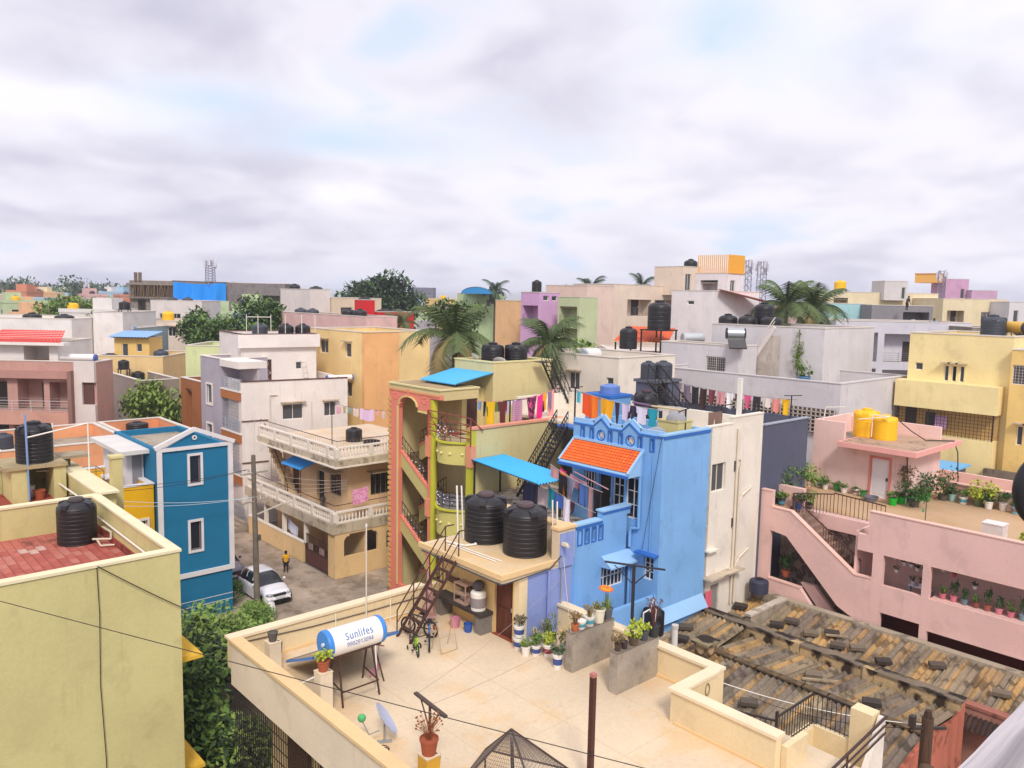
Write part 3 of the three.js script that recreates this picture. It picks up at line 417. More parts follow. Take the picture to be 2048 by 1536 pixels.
  // gate
  const gt = thing('lane_gate', 'dark red iron double gate of the cream balustraded house', 'gate', [X, 0, -43.7]), gb = wb(gt); for (let z = -45.1; z <= -42.15; z += .15) gb.bx(X + .08, 1.0, z, .03, 1.9, .03); gb.bx(X + .08, .1, -43.6, .05, .06, 3).bx(X + .08, 1.95, -43.6, .05, .06, 3).bx(X + .08, .95, -43.6, .05, .05, 3); gb.build('bars', ironBrown, gt); wb(gt).box(X + .07, .12, -45.1, X + .1, .9, -42.15).build('kick_plate', P('#5d3733', .6), gt); for (const z of [-44.6, -43.2]) { const k = wb(gt); for (let i = 0; i < 4; i++) k.bx(X + .05, 1.25, z + i * .16, .03, .4, .06); k.build('scroll', P('#a58c84', .6), gt); }
  const g2 = thing('lane_gate', 'small grey iron gate under the far end of the balustraded balcony', 'gate', [X, 0, -55.5]), g3 = wb(g2); for (let z = -57; z <= -54.2; z += .14) g3.bx(X + .1, 1, z, .02, 1.8, .02); for (const y of [.15, .9, 1.85]) g3.bx(X + .1, y, -55.6, .04, .05, 2.8); g3.build('bars', P('#8b8f98', .5), g2); wb(g2).bx(X + .1, 1.35, -55.6, .02, .3, 2.8).build('panel', P('#9aa0ab', .5), g2);
  // awning over the door
  const aw = thing('blue_awning', 'bright blue corrugated awning over the cream house doorway', 'awning', [fx, 6, -47]); corr(aw, 'sheet', V(fx - .02, 6.5, -48.4), V(fx - .02, 6.62, -45.2), V(X + .35, 5.75, -48.9), V(X + .35, 5.75, -46.2), P('#2f95e0', .5), .16); wb(aw).bar(V(X + .5, 3.4, -46.5), V(X + .5, 5.75, -46.5), .05).bar(V(X + .5, 3.4, -48.7), V(X + .5, 5.75, -48.7), .05).build('post', ironBrown, aw);
  cloth('hanging_towel', 'pink patterned towel drying over the balcony rail of the cream house', 'towel', V(X + 1.2, 5.3, Zf - .02), V(X + 2.25, 5.38, Zf - .02), .9, print('#dd86b4', '#efb6d2', 'mottle', 3), { seed: 4, wave: .02 });
  cloth('checked_cloth', 'blue checked cloth hung in the cream house veranda', 'cloth', V(X + .35, 2.3, -48.0), V(X + .35, 1.9, -46.6), .75, print('#e6e2ea', '#5a6fa8', 'check', 8), { seed: 9, wave: .03 });
  const mt = thing('motorbike', 'black motorbike parked on the cream house balcony', 'motorbike', [X + 1.2, 3.36, -44.9], 1.2); for (const x of [-.55, .55]) new MB(M4().makeTranslation(x, .28, 0)).geo(new THREE.TorusGeometry(.24, .06, 7, 18)).build('wheel', P('#1b1a1b', .7), mt); new MB().bx(0, .55, 0, .7, .25, .2).bx(-.3, .75, 0, .6, .1, .24).bar(V(.55, .28, 0), V(.35, .95, 0), .06).bar(V(.35, .95, -.3), V(.35, .95, .3), .04).build('body', P('#3c3a3d', .4), mt);
  // roof odds and ends
  const wl = thing('roof_tub', 'black plastic tub on the balustraded roof', 'tub', [27.7, 7.215, -44.2]); new MB().lathe([[0, 0], [.5, 0], [.55, .3], [.5, .3], [.46, .04], [0, .04]], V(0, 0, 0), 18).build('body', P('#2b2527', .8), wl); new MB().lathe([[.52, .27], [.59, .27], [.59, .31], [.52, .31]], V(0, 0, 0), 18).build('rim', P('#37302f', .8), wl);
  tank([27.6, 7.215, -46.2], .55, .95, 'small black tank behind the washing on the balustraded roof', { far: true });
  const ln = thing('washing_line', 'washing line on a thin T post above the balustraded roof', 'washing line', [25.9, 7.215, -46.1]); wb(ln).bar(V(25.9, 7.2, -46.1), V(25.9, 10.0, -46.1), .04).bar(V(25.5, 10, -45.8), V(26.3, 10, -46.4), .03).build('post', iron, ln); wb(ln).sag(V(25.9, 9.9, -46), V(29.6, 9.35, -44.1), .15, .01).build('line', iron, ln);
  const gg = [['#d8a6b4', 'rect', .3, .5], ['#b7a97c', 'shirt', .25, .4], ['#8fa196', 'rect', .25, .38], ['#d9c6c4', 'rect', .35, .55], ['#d7b8d8', 'rect', .95, .75], ['#dba79a', 'shirt', .3, .45], ['#d8bdb4', 'rect', .28, .5]]; let u = .06; const nm = ['pink', 'khaki', 'sage green', 'off white', 'wide lilac', 'salmon', 'pale beige'];
  gg.forEach(([c, s, wd, hh], i) => { const a = V(25.9, 9.87, -46).lerp(V(29.6, 9.35, -44.1), u), b = V(25.9, 9.87, -46).lerp(V(29.6, 9.35, -44.1), u + wd / 4.3); a.y -= .08; b.y -= .08; cloth('laundry', nm[i] + ' laundry piece on the line above the balustraded roof', 'laundry', a, b, hh, fabric(c), { shape: s, seed: 30 + i, group: 'laundry on the balustraded roof' }); u += (wd + .1) / 4.3; });
}
// corrugated sheet between four corners (top-left, top-right, bottom-left, bottom-right); ridges run from top to bottom
function corr(parent, name, a, b, c, d, mat, pitch = .15, amp = .045) {
  const n = Math.max(4, Math.round(a.distanceTo(b) / pitch)), nu = n * 4, up = V(0, 1, 0), o = parent.position;
  const q = new MB(); for (const s of [1, -1]) q.surf(nu, 2, (u0, v) => { const u = s > 0 ? u0 : 1 - u0; const p = a.clone().lerp(b, u).lerp(c.clone().lerp(d, u), v); p.y += Math.cos(u * n * Math.PI * 2) * amp - (s < 0 ? .006 : 0); return p.sub(o); }); const su = a.distanceTo(b), sv = a.distanceTo(c), ox = Math.abs(a.x * 1.7 + a.z * 2.93) % 50, oy = Math.abs(a.z * 1.31 + a.x) % 50; for (let i = 0; i < q.U.length; i += 2) { q.U[i] = q.U[i] * su + ox; q.U[i + 1] = q.U[i + 1] * sv + oy; }
  return q.build(name, mat, parent);
}

// ================= pink and lime stair house =================
{
  const lime = M('#ddcb93', 'plaster'), limeB = M('#c9c53c', 'clean'), pink = M('#f08c77', 'clean'), olive = lime, X = 24.8;
  const g = thing('stair_house', 'lime and pink house with arched stairwell and curved balconies', 'house', [X, 0, -37.7]), w = () => wb(g);
  // front frame with the arched opening (drawn in z,y, pushed towards +x)
  const fr = wb(g); fr.xf(fr.m.clone().multiply(M4().makeBasis(V(0, 0, 1), V(0, 1, 0), V(-1, 0, 0)).setPosition(X + .25, 0, 0)));
  const arch = [[-36.75, .7], [-34.0, .7], [-34.0, 10.86], [-34.98, 10.9], [-34.98, 11.02]]; for (let i = 0; i <= 12; i++) { const t = i / 12 * Math.PI; arch.push([-35.83 + Math.cos(t) * .76, 11.02 + Math.sin(t) * .42]); } arch.push([-36.68, 11.02], [-36.68, 10.88], [-36.75, 10.88]);
  fr.extr([[-37.7, 0], [-33.85, 0], [-33.85, 11.6], [-33.0, 11.6], [-33.0, 11.78], [-33.0, 11.85], [-37.7, 11.85]], [arch], .25); fr.build('front_wall', pink, g);
  const tr = wb(g); tr.xf(tr.m.clone().multiply(M4().makeBasis(V(0, 0, 1), V(0, 1, 0), V(-1, 0, 0)).setPosition(X + .02, 0, 0)));
  for (let i = 0; i < 14; i++) { const f = (k) => { const t = k / 14 * Math.PI; return V(-35.83 + Math.cos(t) * .84, 11.02 + Math.sin(t) * .5, .04); }; tr.bar(f(i), f(i + 1), .11, .07); } tr.bar(V(-36.82, 10.9, .04), V(-36.82, .7, .04), .1, .07).bar(V(-34.9, 10.82, .04), V(-34.0, 10.8, .04), .07, .1); tr.build('arch_trim', M('#e3d38b', 'clean'), g);
  const em = wb(g); em.xf(tr.m); for (const z of [-37.05, -34.35]) for (let k = 0; k < 7; k++) { const a = k * .9; em.xf(tr.m.clone().multiply(M4().makeTranslation(z + Math.cos(a) * .2, 11.45 + Math.sin(a) * .17, 0))); em.geo(new THREE.SphereGeometry(.07, 8, 6)); } em.xf(tr.m.clone().multiply(M4().makeTranslation(-35.83, 11.62, 0))); em.box(-.16, -.04, -.02, .16, .04, .06).box(-.06, .04, -.02, .06, .3, .06); em.build('plaster_emblem', pink, g);
  // quoin blocks down the far edge
  const qs = wb(g); for (let y = .3; y < 11.4; y += .3) qs.box(X - .05, y, -37.78, X + .2, y + .17, -37.5); qs.build('quoins', M('#d8b068', 'clean'), g);
  w().box(X, 11.85, -37.7, 27.4, 12.08, -33.0).build('porch_roof', lime, g); w().box(X - .06, 12.08, -37.76, 27.46, 12.16, -32.94).build('porch_coping', M('#e8dba2', 'clean'), g); w().box(X + .26, 11.55, -33.25, 27.4, 11.85, -33.003).build('porch_fascia', lime, g); w().box(X + .1, 12.16, -37.6, 27.3, 12.165, -33.1).build('porch_floor', M('#c5ab83', 'concrete'), g);
  const de = wb(g); for (let z = -37.6; z < -33.05; z += .12) de.box(X - .05, 11.74, z, X, 11.84, z + .06); de.build('dentils', M('#e6a978', 'clean'), g);
  // body
  w().box(27.3, 0, -37.7, 31.3, 9.35, -30.62).build('body', olive, g); w().box(25.0, 0, -37.7, 27.3, 11.85, -37.5).box(27.3, 9.35, -37.7, 31.3, 11.0, -37.5).build('rear_wall', olive, g);
  const sw = wb(g); sw.box(X, 0, -30.62, 31.3, 10.4, -30.4); sw.build('side_wall', lime, g); w().box(X - .04, 10.4, -30.66, 31.3, 10.52, -30.33).build('side_coping', M('#f0a486', 'clean'), g);
  w().box(X + .3, 9.3, -33.6, 31.3, 9.5, -30.62).build('terrace_floor', M('#c9b291', 'terrace'), g); w().box(27.3, 9.35, -37.5, 31.3, 9.5, -33.6).build('terrace_floor', M('#c9b291', 'terrace'), g);
  for (const y of [5.2, 1.2]) { w().box(X + .4, y - .3 + .0, -33.7, 27.3, y, -30.62).build('floor_slab', M('#b49a78', 'concrete'), g); }
  for (const y of [5.2, 1.2]) { w().box(27.22, y, -32.1, 27.3, y + 2.2, -31.0).build('door', P('#3a2626', .6), g); }
  // round column and capital blocks
  w().cyl(V(X + .2, 0, -33.75), V(X + .2, 11.55, -33.75), .19, .19, 18).build('column', limeB, g);
  for (const [a, b, z] of [[8.5, 9.6, -33.95], [5.25, 6.2, -33.95], [8.5, 9.6, -30.5], [5.25, 6.2, -30.5]]) w().box(X - .08, a, z - .2, X + .25, b, z + .2).build('capital_block', M('#eb9a78', 'clean'), g);
  w().box(X - .02, 0, -30.75, X + .3, 10.4, -30.38).build('pilaster', limeB, g);
  // curved balconies
  const arc = (k, r = 0) => { const t = Math.PI * k; return V(X + .35 - Math.sin(t) * (.85 + r), 0, -33.55 + 2.85 * k); };
  for (const [a, b, up] of [[8.5, 9.6, 0], [4.75, 6.1, 1]]) {
    const q = wb(g), n = 18; for (let i = 0; i < n; i++) { const A = arc(i / n), Bq = arc((i + 1) / n), A2 = arc(i / n, -.15), B2 = arc((i + 1) / n, -.15), y = (p, h) => V(p.x, h, p.z); q.quad(y(A, a), y(Bq, a), y(Bq, b), y(A, b)).quad(y(B2, a), y(A2, a), y(A2, b), y(B2, b)).quad(y(A, b), y(Bq, b), y(B2, b), y(A2, b)).quad(y(Bq, a), y(A, a), y(A2, a), y(B2, a)); q.quad(y(A, a + .2), y(A2, a + .2), V(X + .36, a + .2, A.z), V(X + .36, a + .2, A.z)); } q.build('balcony_wall', M('#d9cd7a', 'clean'), g);
    w().box(X + .2, a + .05, -33.5, 27.3, a + .25, -30.7).build('balcony_floor', M('#c2ab8a', 'concrete'), g);
    const rim = w(); for (let i = 0; i < n; i++) rim.bar(arc(i / n, .05).setY(b + .03), arc((i + 1) / n, .05).setY(b + .03), .16, .09); rim.build('balcony_rim', limeB, g);
    const dt = w(); for (let i = 0; i < 46; i++) { const p = arc((i + .5) / 46, .015); dt.bx(p.x, b - .06, p.z, .035, .06, .035); } dt.build('balcony_dentils', M('#c9bd52', 'clean'), g);
    for (let i = 0; i < 5; i++) { const p = arc((i + .7) / 5.4, .03); const bs = w(); bs.xf(bs.m.clone().multiply(M4().makeTranslation(p.x, (a + b) / 2, p.z))); bs.geo(new THREE.OctahedronGeometry(.1)); bs.build('boss', M('#efe39a', 'clean'), g); }
    const rl = w(); for (const y of [.28, .5, .72, .95]) for (let i = 0; i < n; i++) rl.bar(arc(i / n, -.06).setY(b + y), arc((i + 1) / n, -.06).setY(b + y), .022); for (let i = 0; i <= n; i += 3) { const p = arc(i / n, -.06); rl.bar(V(p.x, b, p.z), V(p.x, b + .95, p.z), .022); } rl.build('balcony_rail', iron, g);
    const sp = w(), rr = rng(12 + up); for (let i = 0; i < 26; i++) { const p = arc(.05 + .9 * rr(), -.02); sp.xf(M4().makeTranslation(p.x - X, b + .12 + .75 * rr(), p.z + 37.7)); sp.geo(new THREE.SphereGeometry(.035, 6, 4)); } sp.build('rail_flowers', P('#e6e2ee', .5), g);
    if (up) { const sc = w(); for (let i = 1; i < n; i++) { const A = arc(i / n, -.13), Bq = arc((i + 1) / n, -.13); sc.quad(V(A.x, b, A.z), V(Bq.x, b, Bq.z), V(Bq.x, b + .85, Bq.z), V(A.x, b + .85, A.z)); } sc.build('balcony_screen', M('#9a98a8', 'dirty', { side: THREE.DoubleSide }), g); }
  }
  // stair flights inside the arch
  const fl = (y0, y1, z0, z1, x0, x1, risers) => {
    const q = w(), n = 9; for (let i = 0; i < n; i++) { const za = z0 + (z1 - z0) * i / n, zb = z0 + (z1 - z0) * (i + 1) / n, y = y0 + (y1 - y0) * (i + 1) / n; q.box(x0, y - .32, za, x1, y, zb); } q.build('flight', risers, g);
    const s = w(); s.xf(s.m.clone().multiply(M4().makeBasis(V(0, 0, 1), V(0, 1, 0), V(-1, 0, 0)).setPosition(x0 + .02, 0, 0))); s.extr([[z0, y0 - .55], [z1, y1 - .55], [z1, y1 + .32], [z0, y0 + .32]], null, .12); s.build('stringer', M('#cfc07c', 'plaster'), g);
    w().bar(V(x0 - .04, y0 + .36, z0), V(x0 - .04, y1 + .36, z1), .2, .1).build('stringer_coping', pink, g);
    const r = w(); r.bar(V(x0, y0 + 1.15, z0), V(x0, y1 + 1.15, z1), .03).bar(V(x0, y0 + .75, z0), V(x0, y1 + .75, z1), .02); for (let i = 0; i <= 10; i++) { const t = i / 10, z = z0 + (z1 - z0) * t, y = y0 + (y1 - y0) * t; r.bar(V(x0, y + .4, z), V(x0, y + 1.15, z), .02); } r.build('stair_rail', iron, g);
    const f = w(), rr = rng((y0 * 10) | 0); for (let i = 0; i < 12; i++) { const t = rr(); f.xf(M4().makeTranslation(x0 - .03 - X, y0 + (y1 - y0) * t + .5 + .55 * rr(), z0 + (z1 - z0) * t + 37.7)); f.geo(new THREE.SphereGeometry(.035, 6, 4)); } f.build('rail_flowers', P('#d9d6e6', .5), g);
  };
  const dk = M('#8e7a5b', 'concrete'), red = M('#b8452f', 'clean');
  fl(8.0, 6.3, -36.75, -34.1, 25.05, 26.1, dk); fl(4.3, 2.6, -36.75, -34.1, 25.05, 26.1, dk); fl(8.2, 9.5, -36.6, -34.2, 26.2, 27.2, red); fl(4.6, 6.0, -36.6, -34.2, 26.2, 27.2, red); fl(.7, 2.3, -36.6, -34.2, 26.2, 27.2, red);
  for (const y of [8.0, 4.3]) w().box(25.0, y - .25, -37.5, 27.3, y, -36.7).build('landing', dk, g); for (const y of [9.45, 6.0, 2.4]) w().box(25.0, y - .2, -34.2, 27.3, y, -33.5).build('landing', dk, g);
  // red-brown roof rail at the terrace corner
  const rr = w(); for (const y of [9.95, 10.3, 10.65, 11.0]) rr.bar(V(X - .1, y, -33.9), V(X - .1, y, -30.3), .045); for (const z of [-33.9, -32.4, -30.3]) rr.bar(V(X - .1, 9.6, z), V(X - .1, 11, z), .05); rr.bar(V(X - .1, 11, -33.9), V(X + .3, 9.7, -33.3), .04).bar(V(X - .1, 11, -30.3), V(X + .7, 10.3, -30.3), .04); rr.build('roof_rail', P('#8e4438', .6), g);
  // penthouse
  const T = new House('', '', { into: g, x0: 29.1, x1: 33.7, z0: -37.3, z1: -33.8, y0: 9.5, h: 13.3, par: .7, m: M('#dfcf98', 'plaster'), cop: M('#e6dba2', 'clean'), floor: M('#c9b795', 'concrete') });
  T.niche('S', 29.32, 9.52, 30.9, 11.75, 1.3, M('#9b8a86', 'plaster'), dk); T.door('S', 29.5, 9.55, 30.2, 11.5, { hole: false, depth: 1.3, m: P('#8b8590', .6) }); T.build();
  w().box(27.3, 9.5, -37.5, 27.5, 11.85, -34.6).box(27.5, 9.5, -34.8, 29.1, 11.85, -34.6).build('lobby_wall', lime, g); w().box(27.22, 9.5, -34.58, 27.5, 11.5, -34.2).build('lobby_pier', lime, g); w().box(27.9, 9.52, -34.62, 28.6, 11.5, -34.55).build('door', P('#4b3030', .6), g);
  const aw = thing('blue_awning', 'sky blue corrugated awning on the pink and lime house roof', 'awning', [27, 12.17, -35]); corr(aw, 'sheet', V(29.1, 12.75, -37.3), V(29.1, 12.75, -33.7), V(26.05, 12.32, -36.5), V(26.05, 12.32, -33.3), P('#52b4ea', .45), .17); wb(aw).bar(V(26.3, 12.165, -36.2), V(26.3, 12.32, -36.2), .05).bar(V(26.3, 12.165, -33.5), V(26.3, 12.32, -33.5), .05).bar(V(26.2, 12.3, -36.4), V(26.2, 12.3, -33.4), .05).build('frame', ironBrown, aw);
  tank([30.6, 12.62, -35.6], .68, 1.75, 'left black tank of the pair on the lime penthouse roof'); tank([31.9, 12.62, -35.0], .68, 1.75, 'right black tank of the pair on the lime penthouse roof', { turn: .5 });
  dish([29.5, 12.7, -35.9], .42, 1.2, .9, 'satellite dish on the lime penthouse parapet left of the tanks'); dish([30.0, 12.62, -34.3], .4, 2.3, .8, 'satellite dish in front of the tanks on the lime penthouse');
  // steel stair to the penthouse roof
  const st = thing('steel_stair', 'black steel stair leaning against the lime penthouse', 'stair', [34, 9.5, -33]), sb = wb(st); const a = [34.9, 9.5], b = [32.6, 13.3];
  for (const z of [-33.5, -32.7]) { sb.bar(V(a[0], a[1], z), V(b[0], b[1], z), .06, .1); sb.bar(V(a[0], a[1] + 1, z), V(b[0], b[1] + 1, z), .04); for (let i = 0; i <= 6; i++) { const t = i / 6, x = a[0] + (b[0] - a[0]) * t, y = a[1] + (b[1] - a[1]) * t; sb.bar(V(x, y, z), V(x, y + 1, z), .03); } sb.bar(V(a[0], a[1] + .5, z), V(b[0], b[1] + .5, z), .025); } sb.build('stringers', iron, st);
  for (let i = 1; i < 14; i++) { const t = i / 14; wb(st).bx(a[0] + (b[0] - a[0]) * t, a[1] + (b[1] - a[1]) * t, -33.1, .22, .03, .76).build('tread', iron, st); }
  wb(st).bx(32.3, 13.3, -33.1, .7, .04, .8).build('platform', iron, st);
  // washing on the terrace
  const ln = thing('washing_line', 'washing line strung along the lime terrace wall', 'washing line', [28, 9.5, -31]); wb(ln).bar(V(27.9, 9.5, -31.0), V(27.9, 11.6, -31.0), .06).bar(V(27.4, 11.6, -31), V(29.2, 11.6, -31), .04).build('post', iron, ln); wb(ln).sag(V(25.6, 11.75, -31), V(31.6, 12.1, -31), .3, .012, 18).build('line', P('#d88b92', .6), ln);
  const pts = (u) => { const p = V(25.6, 11.75, -31).lerp(V(31.6, 12.1, -31), u); p.y -= .3 * 4 * u * (1 - u); return p; };
  const cl = [[.02, .06, .45, '#6d8fb5', 'rect', 'small blue towel'], [.075, .125, .75, '#1f1f2b', 'pants', 'black shorts'], [.10, .20, 1.7, '#e3b715', 'drape', 'long mustard yellow cloth'], [.17, .22, .65, '#d9cfd6', 'rect', 'white vest'], [.20, .27, .5, '#56743a', 'rect', 'green top'], [.225, .335, 1.15, '#6a2f2b', 'shirt', 'brown printed shirt'], [.33, .385, .7, '#c9b8c8', 'shirt', 'lilac grey shirt'], [.385, .445, .65, '#eae3ea', 'shirt', 'white T-shirt'], [.40, .51, 1.6, 'S', 'rect', 'pink and grey striped sheet'], [.44, .50, .45, '#f08aa0', 'rect', 'rose pink towel'], [.575, .70, 1.7, 'D', 'point', 'magenta dotted dress'], [.70, .765, 1.6, '#ee2f8e', 'rect', 'long hot pink cloth'], [.75, .79, 1.05, '#41202c', 'rect', 'dark maroon scarf'], [.775, .825, .95, '#f0a31c', 'shirt', 'orange shirt'], [.825, .88, 1.0, '#8a7392', 'pants', 'mauve trousers'], [.86, .93, 1.75, '#e8a3a0', 'rect', 'long salmon cloth']];
  cl.forEach(([u0, u1, h, c, s, nm], i) => { const m = c === 'S' ? print('#cf8aa0', '#9b8ea8', 'stripe', 4) : c === 'D' ? print('#57203f', '#d84f86', 'dots', 6) : fabric(c); const A = pts(u0), Bq = pts(u1); A.z += (i % 3) * .05; Bq.z += (i % 3) * .05; cloth('laundry', nm + ' on the lime terrace washing line', 'laundry', A, Bq, h, m, { shape: s, seed: 50 + i, group: 'laundry on the lime terrace' }); });
}

// ================= sky blue house =================
{
  const blue = M('#82b7ec', 'plaster'), lt = M('#9fcaf3', 'clean'), deep = M('#2f6fc4', 'clean'), white = P('#e9e4e2', .6), X = 26.5, Z1 = -19.95, Z0 = -25.05;
  const g = thing('blue_house', 'sky blue house with zigzag parapet and orange tiled porch roof', 'house', [X, 0, Z1]), w = () => wb(g);
  const H = new House('', '', { into: g, x0: X, x1: 29.86, z0: Z0, z1: Z1, h: 11.4, par: .95, m: blue, floor: M('#c7bfb3', 'terrace') });
  const zz = [[0, 0], [5.1, 0], [5.1, 11.4], [3.85, 11.4], [3.3, 11.78], [2.88, 11.4], [2.15, 11.4], [1.7, 11.78], [1.23, 11.4], [0, 11.4]]; H.out.W = zz;
  const slot = (z) => { const [u0, v0, u1, v1] = H.hole('W', z - .08, 10.72, z + .08, 11.22); const q = H.mb('W'); q.box(u0 - .05, v0 - .05, -.01, u0 - .001, v1 + .05, .03).box(u1 + .001, v0 - .05, -.01, u1 + .05, v1 + .05, .03).box(u0 - .001, v1 + .001, -.01, u1 + .001, v1 + .05, .03).box(u0 - .001, v0 - .05, -.01, u1 + .001, v0 - .001, .03); q.build('slot_trim', deep, g); };
  for (const z of [-24.46, -23.9, -22.82, -22.22, -21.15, -20.5]) slot(z);
  for (const z of [-23.36, -21.69]) { const c = []; for (let i = 0; i < 20; i++) { const a = i / 20 * 6.2832; c.push([z - Z0 + Math.cos(a) * .2, 10.98 + Math.sin(a) * .2]); } H.holes.W.push(c); const q = H.mb('W'); q.xf(q.m.clone().multiply(M4().makeTranslation(z - Z0, 10.98, .0))); q.geo(new THREE.TorusGeometry(.225, .03, 6, 24)); q.build('round_trim', deep, g); const d = H.mb('W'); d.xf(d.m.clone().multiply(M4().makeTranslation(z - Z0, 10.98, -.06))); for (let k = 0; k < 4; k++) { const a = k * Math.PI / 2 + .78; d.bar(V(0, 0, 0), V(Math.cos(a) * .2, Math.sin(a) * .2, 0), .03); } d.xf(d.m.clone().multiply(M4().makeRotationZ(.78))); d.box(-.07, -.07, -.02, .07, .07, .02); d.build('round_grille', P('#e3cbb4', .6), g); }
  H.win('W', -22.6, 7.5, -21.95, 9.4, { fr: white, n: 2, tr: 3 }); H.win('W', -24.3, 8.2, -23.6, 9.4, { fr: white, n: 4, tr: 1 }); H.door('W', -23.4, 7.05, -22.7, 9.3, { m: P('#2f2622', .6), rec: .15 }); H.win('W', -21.85, 7.6, -21.05, 9.4, { fr: white, n: 2, tr: 2 });
  H.win('W', -20.72, 5.15, -20.2, 6.2, { fr: white, n: 2, tr: 2 });
  H.build(); H.shade('W', -20.85, -20.1, 6.28, .35, deep);
  const cp = H.mb('W'), zl = zz.slice(2); for (let i = 0; i + 1 < zl.length; i++) cp.bar(V(zl[i][0], zl[i][1] + .03, -.1), V(zl[i + 1][0], zl[i + 1][1] + .03, -.1), .1, .3); cp.build('parapet_cap', lt, g);
  const c2 = H.mb('W'); for (let i = 0; i + 1 < zl.length; i++) c2.bar(V(zl[i][0], zl[i][1] - .06, .01), V(zl[i + 1][0], zl[i + 1][1] - .06, .01), .07, .05); c2.build('parapet_line', deep, g);
  w().box(X - .05, 11.4, Z1 - .25, 29.86, 11.47, Z1 + .05).build('side_cap', lt, g); w().box(X + .04, 11.26, Z1, 29.86, 11.4, Z1 + .04).build('side_line', deep, g);
  // front wing, two storeys with terrace
  const fz = -21.55; const Wg = new House('', '', { into: g, x0: 23.1, x1: X, z0: -27, z1: fz, h: 7.83, par: .78, m: blue, floor: print2('#cbbcae', '#8b7566'), only: ['S', 'W'] });
  for (const x of [23.35, 23.78, 24.2, 24.62]) { const [u0, v0, u1, v1] = Wg.hole('S', x - .1, 7.05, x + .1, 7.62); const q = Wg.mb('S'); q.box(u0 - .05, v0 - .05, -.01, u0 - .001, v1 + .05, .03).box(u1 + .001, v0 - .05, -.01, u1 + .05, v1 + .05, .03).box(u0 - .001, v1 + .001, -.01, u1 + .001, v1 + .05, .03).box(u0 - .001, v0 - .05, -.01, u1 + .001, v0 - .001, .03); q.build('slot_trim', deep, g); }
  Wg.win('S', 24.75, 4.78, 26.2, 5.78, { fr: white, n: 6, tr: 1, fw: .055 }); Wg.niche('S', 23.3, 4.65, 24.3, 5.9, 1.2, blue); Wg.build(); w().box(24.9, 0, -30.36, 29.85, 7.05, -27.02).box(26.5, 0, -27.02, 29.85, 7.05, -25.07).build('rear_terrace', blue, g); w().box(24.95, 7.05, -30.36, 29.8, 7.06, -25.1).build('rear_floor', Wg.floor, g); w().box(19.2, 0, -25, 23.1, 4.4, -20.2).build('lower_wing', blue, g);
  w().box(24.72, 7.83, -21.85, 26.5, 8.17, fz + .001).build('raised_parapet', blue, g); w().box(24.66, 8.17, -21.9, 26.5, 8.24, fz + .06).box(23.05, 7.83, -21.9, 24.66, 7.9, fz + .06).build('terrace_cap', lt, g); w().box(24.7, 8.06, fz + .002, 26.5, 8.17, fz + .045).box(23.1, 7.72, fz + .002, 24.7, 7.83, fz + .045).build('terrace_line', deep, g);
  const cj = w(); cj.quad(V(24.7, 6.28, fz), V(24.7, 5.88, fz + .55), V(26.55, 5.88, fz + .55), V(26.55, 6.28, fz)).quad(V(24.7, 5.8, fz + .55), V(26.55, 5.8, fz + .55), V(26.55, 5.88, fz + .55), V(24.7, 5.88, fz + .55)).quad(V(24.7, 6.2, fz), V(26.55, 6.2, fz), V(26.55, 5.8, fz + .55), V(24.7, 5.8, fz + .55)).tri(V(24.7, 6.28, fz), V(24.7, 5.8, fz), V(24.7, 5.85, fz + .55)); cj.build('sunshade', lt, g);
  w().box(18.4, 3.6, -20.2, 26.5, 4.6, -20.0).build('yard_wall', blue, g); const ap = w(); ap.quad(V(26.6, 3.4, Z1 + .35), V(29.8, 3.4, Z1 + .35), V(29.8, 3.95, Z1), V(26.6, 3.95, Z1)).build('apron', lt, g);
  // drain pipes
  w().tube([V(X - .08, 10.7, -21.0), V(X - .1, 10.55, -21.0), V(X - .1, 7.3, -21.0), V(X - .1, 7.2, -21.4), V(X - .1, 7.0, -21.45), V(X - .1, 6.4, -21.45)], .07, 8).build('drain_pipe', blue, g); w().tube([V(X - .08, 6.1, -21.45), V(X - .08, 3.4, -21.45)], .06, 8).build('drain_pipe', blue, g); w().tube([V(X - .05, 10.6, -20.4), V(X - .05, 6.5, -20.4)], .025, 6).build('drain_pipe', blue, g);
  // orange tiled porch roof: 8 courses of 24 tiles
  const eave = V(25.55, 9.8, 0), top = V(26.44, 10.62, 0), za = -24.95, zb = -20.95; const body = wb(g);
  body.quad(V(25.5, 9.72, za), V(25.5, 9.72, zb), V(26.48, 10.62, zb), V(26.48, 10.62, za)).quad(V(25.5, 9.58, zb), V(25.5, 9.58, za), V(26.48, 9.58, za), V(26.48, 9.58, zb)).quad(V(25.5, 9.58, za), V(25.5, 9.58, zb), V(25.5, 9.72, zb), V(25.5, 9.72, za)).quad(V(26.48, 9.58, zb), V(26.48, 10.62, zb), V(25.5, 9.72, zb), V(25.5, 9.58, zb)).quad(V(26.48, 9.58, za), V(25.5, 9.58, za), V(25.5, 9.72, za), V(26.48, 10.62, za)); body.build('porch_roof', lt, g);
  w().box(25.44, 9.56, za - .05, 25.5, 9.68, zb + .05).build('porch_fascia', deep, g);
  const tm = ['#ee6c22', '#f07226', '#ec6820', '#e86428'].map((c) => M(c, 'clean', { roughness: .7 })), cw = (zb - za) / 24, ch = top.clone().sub(eave), cl = ch.length() / 8, ang = Math.atan2(ch.y, ch.x);
  const tg = new MB().surf(6, 1, (u, v) => V(v * (cl + .03), .02 + .018 * Math.sin(u * Math.PI * 2) - v * .022, u * cw * 1.02)).quad(V(0, 0, 0), V(0, 0, cw), V(0, .03, cw), V(0, .03, 0)).geom(); const rt = rng(8);
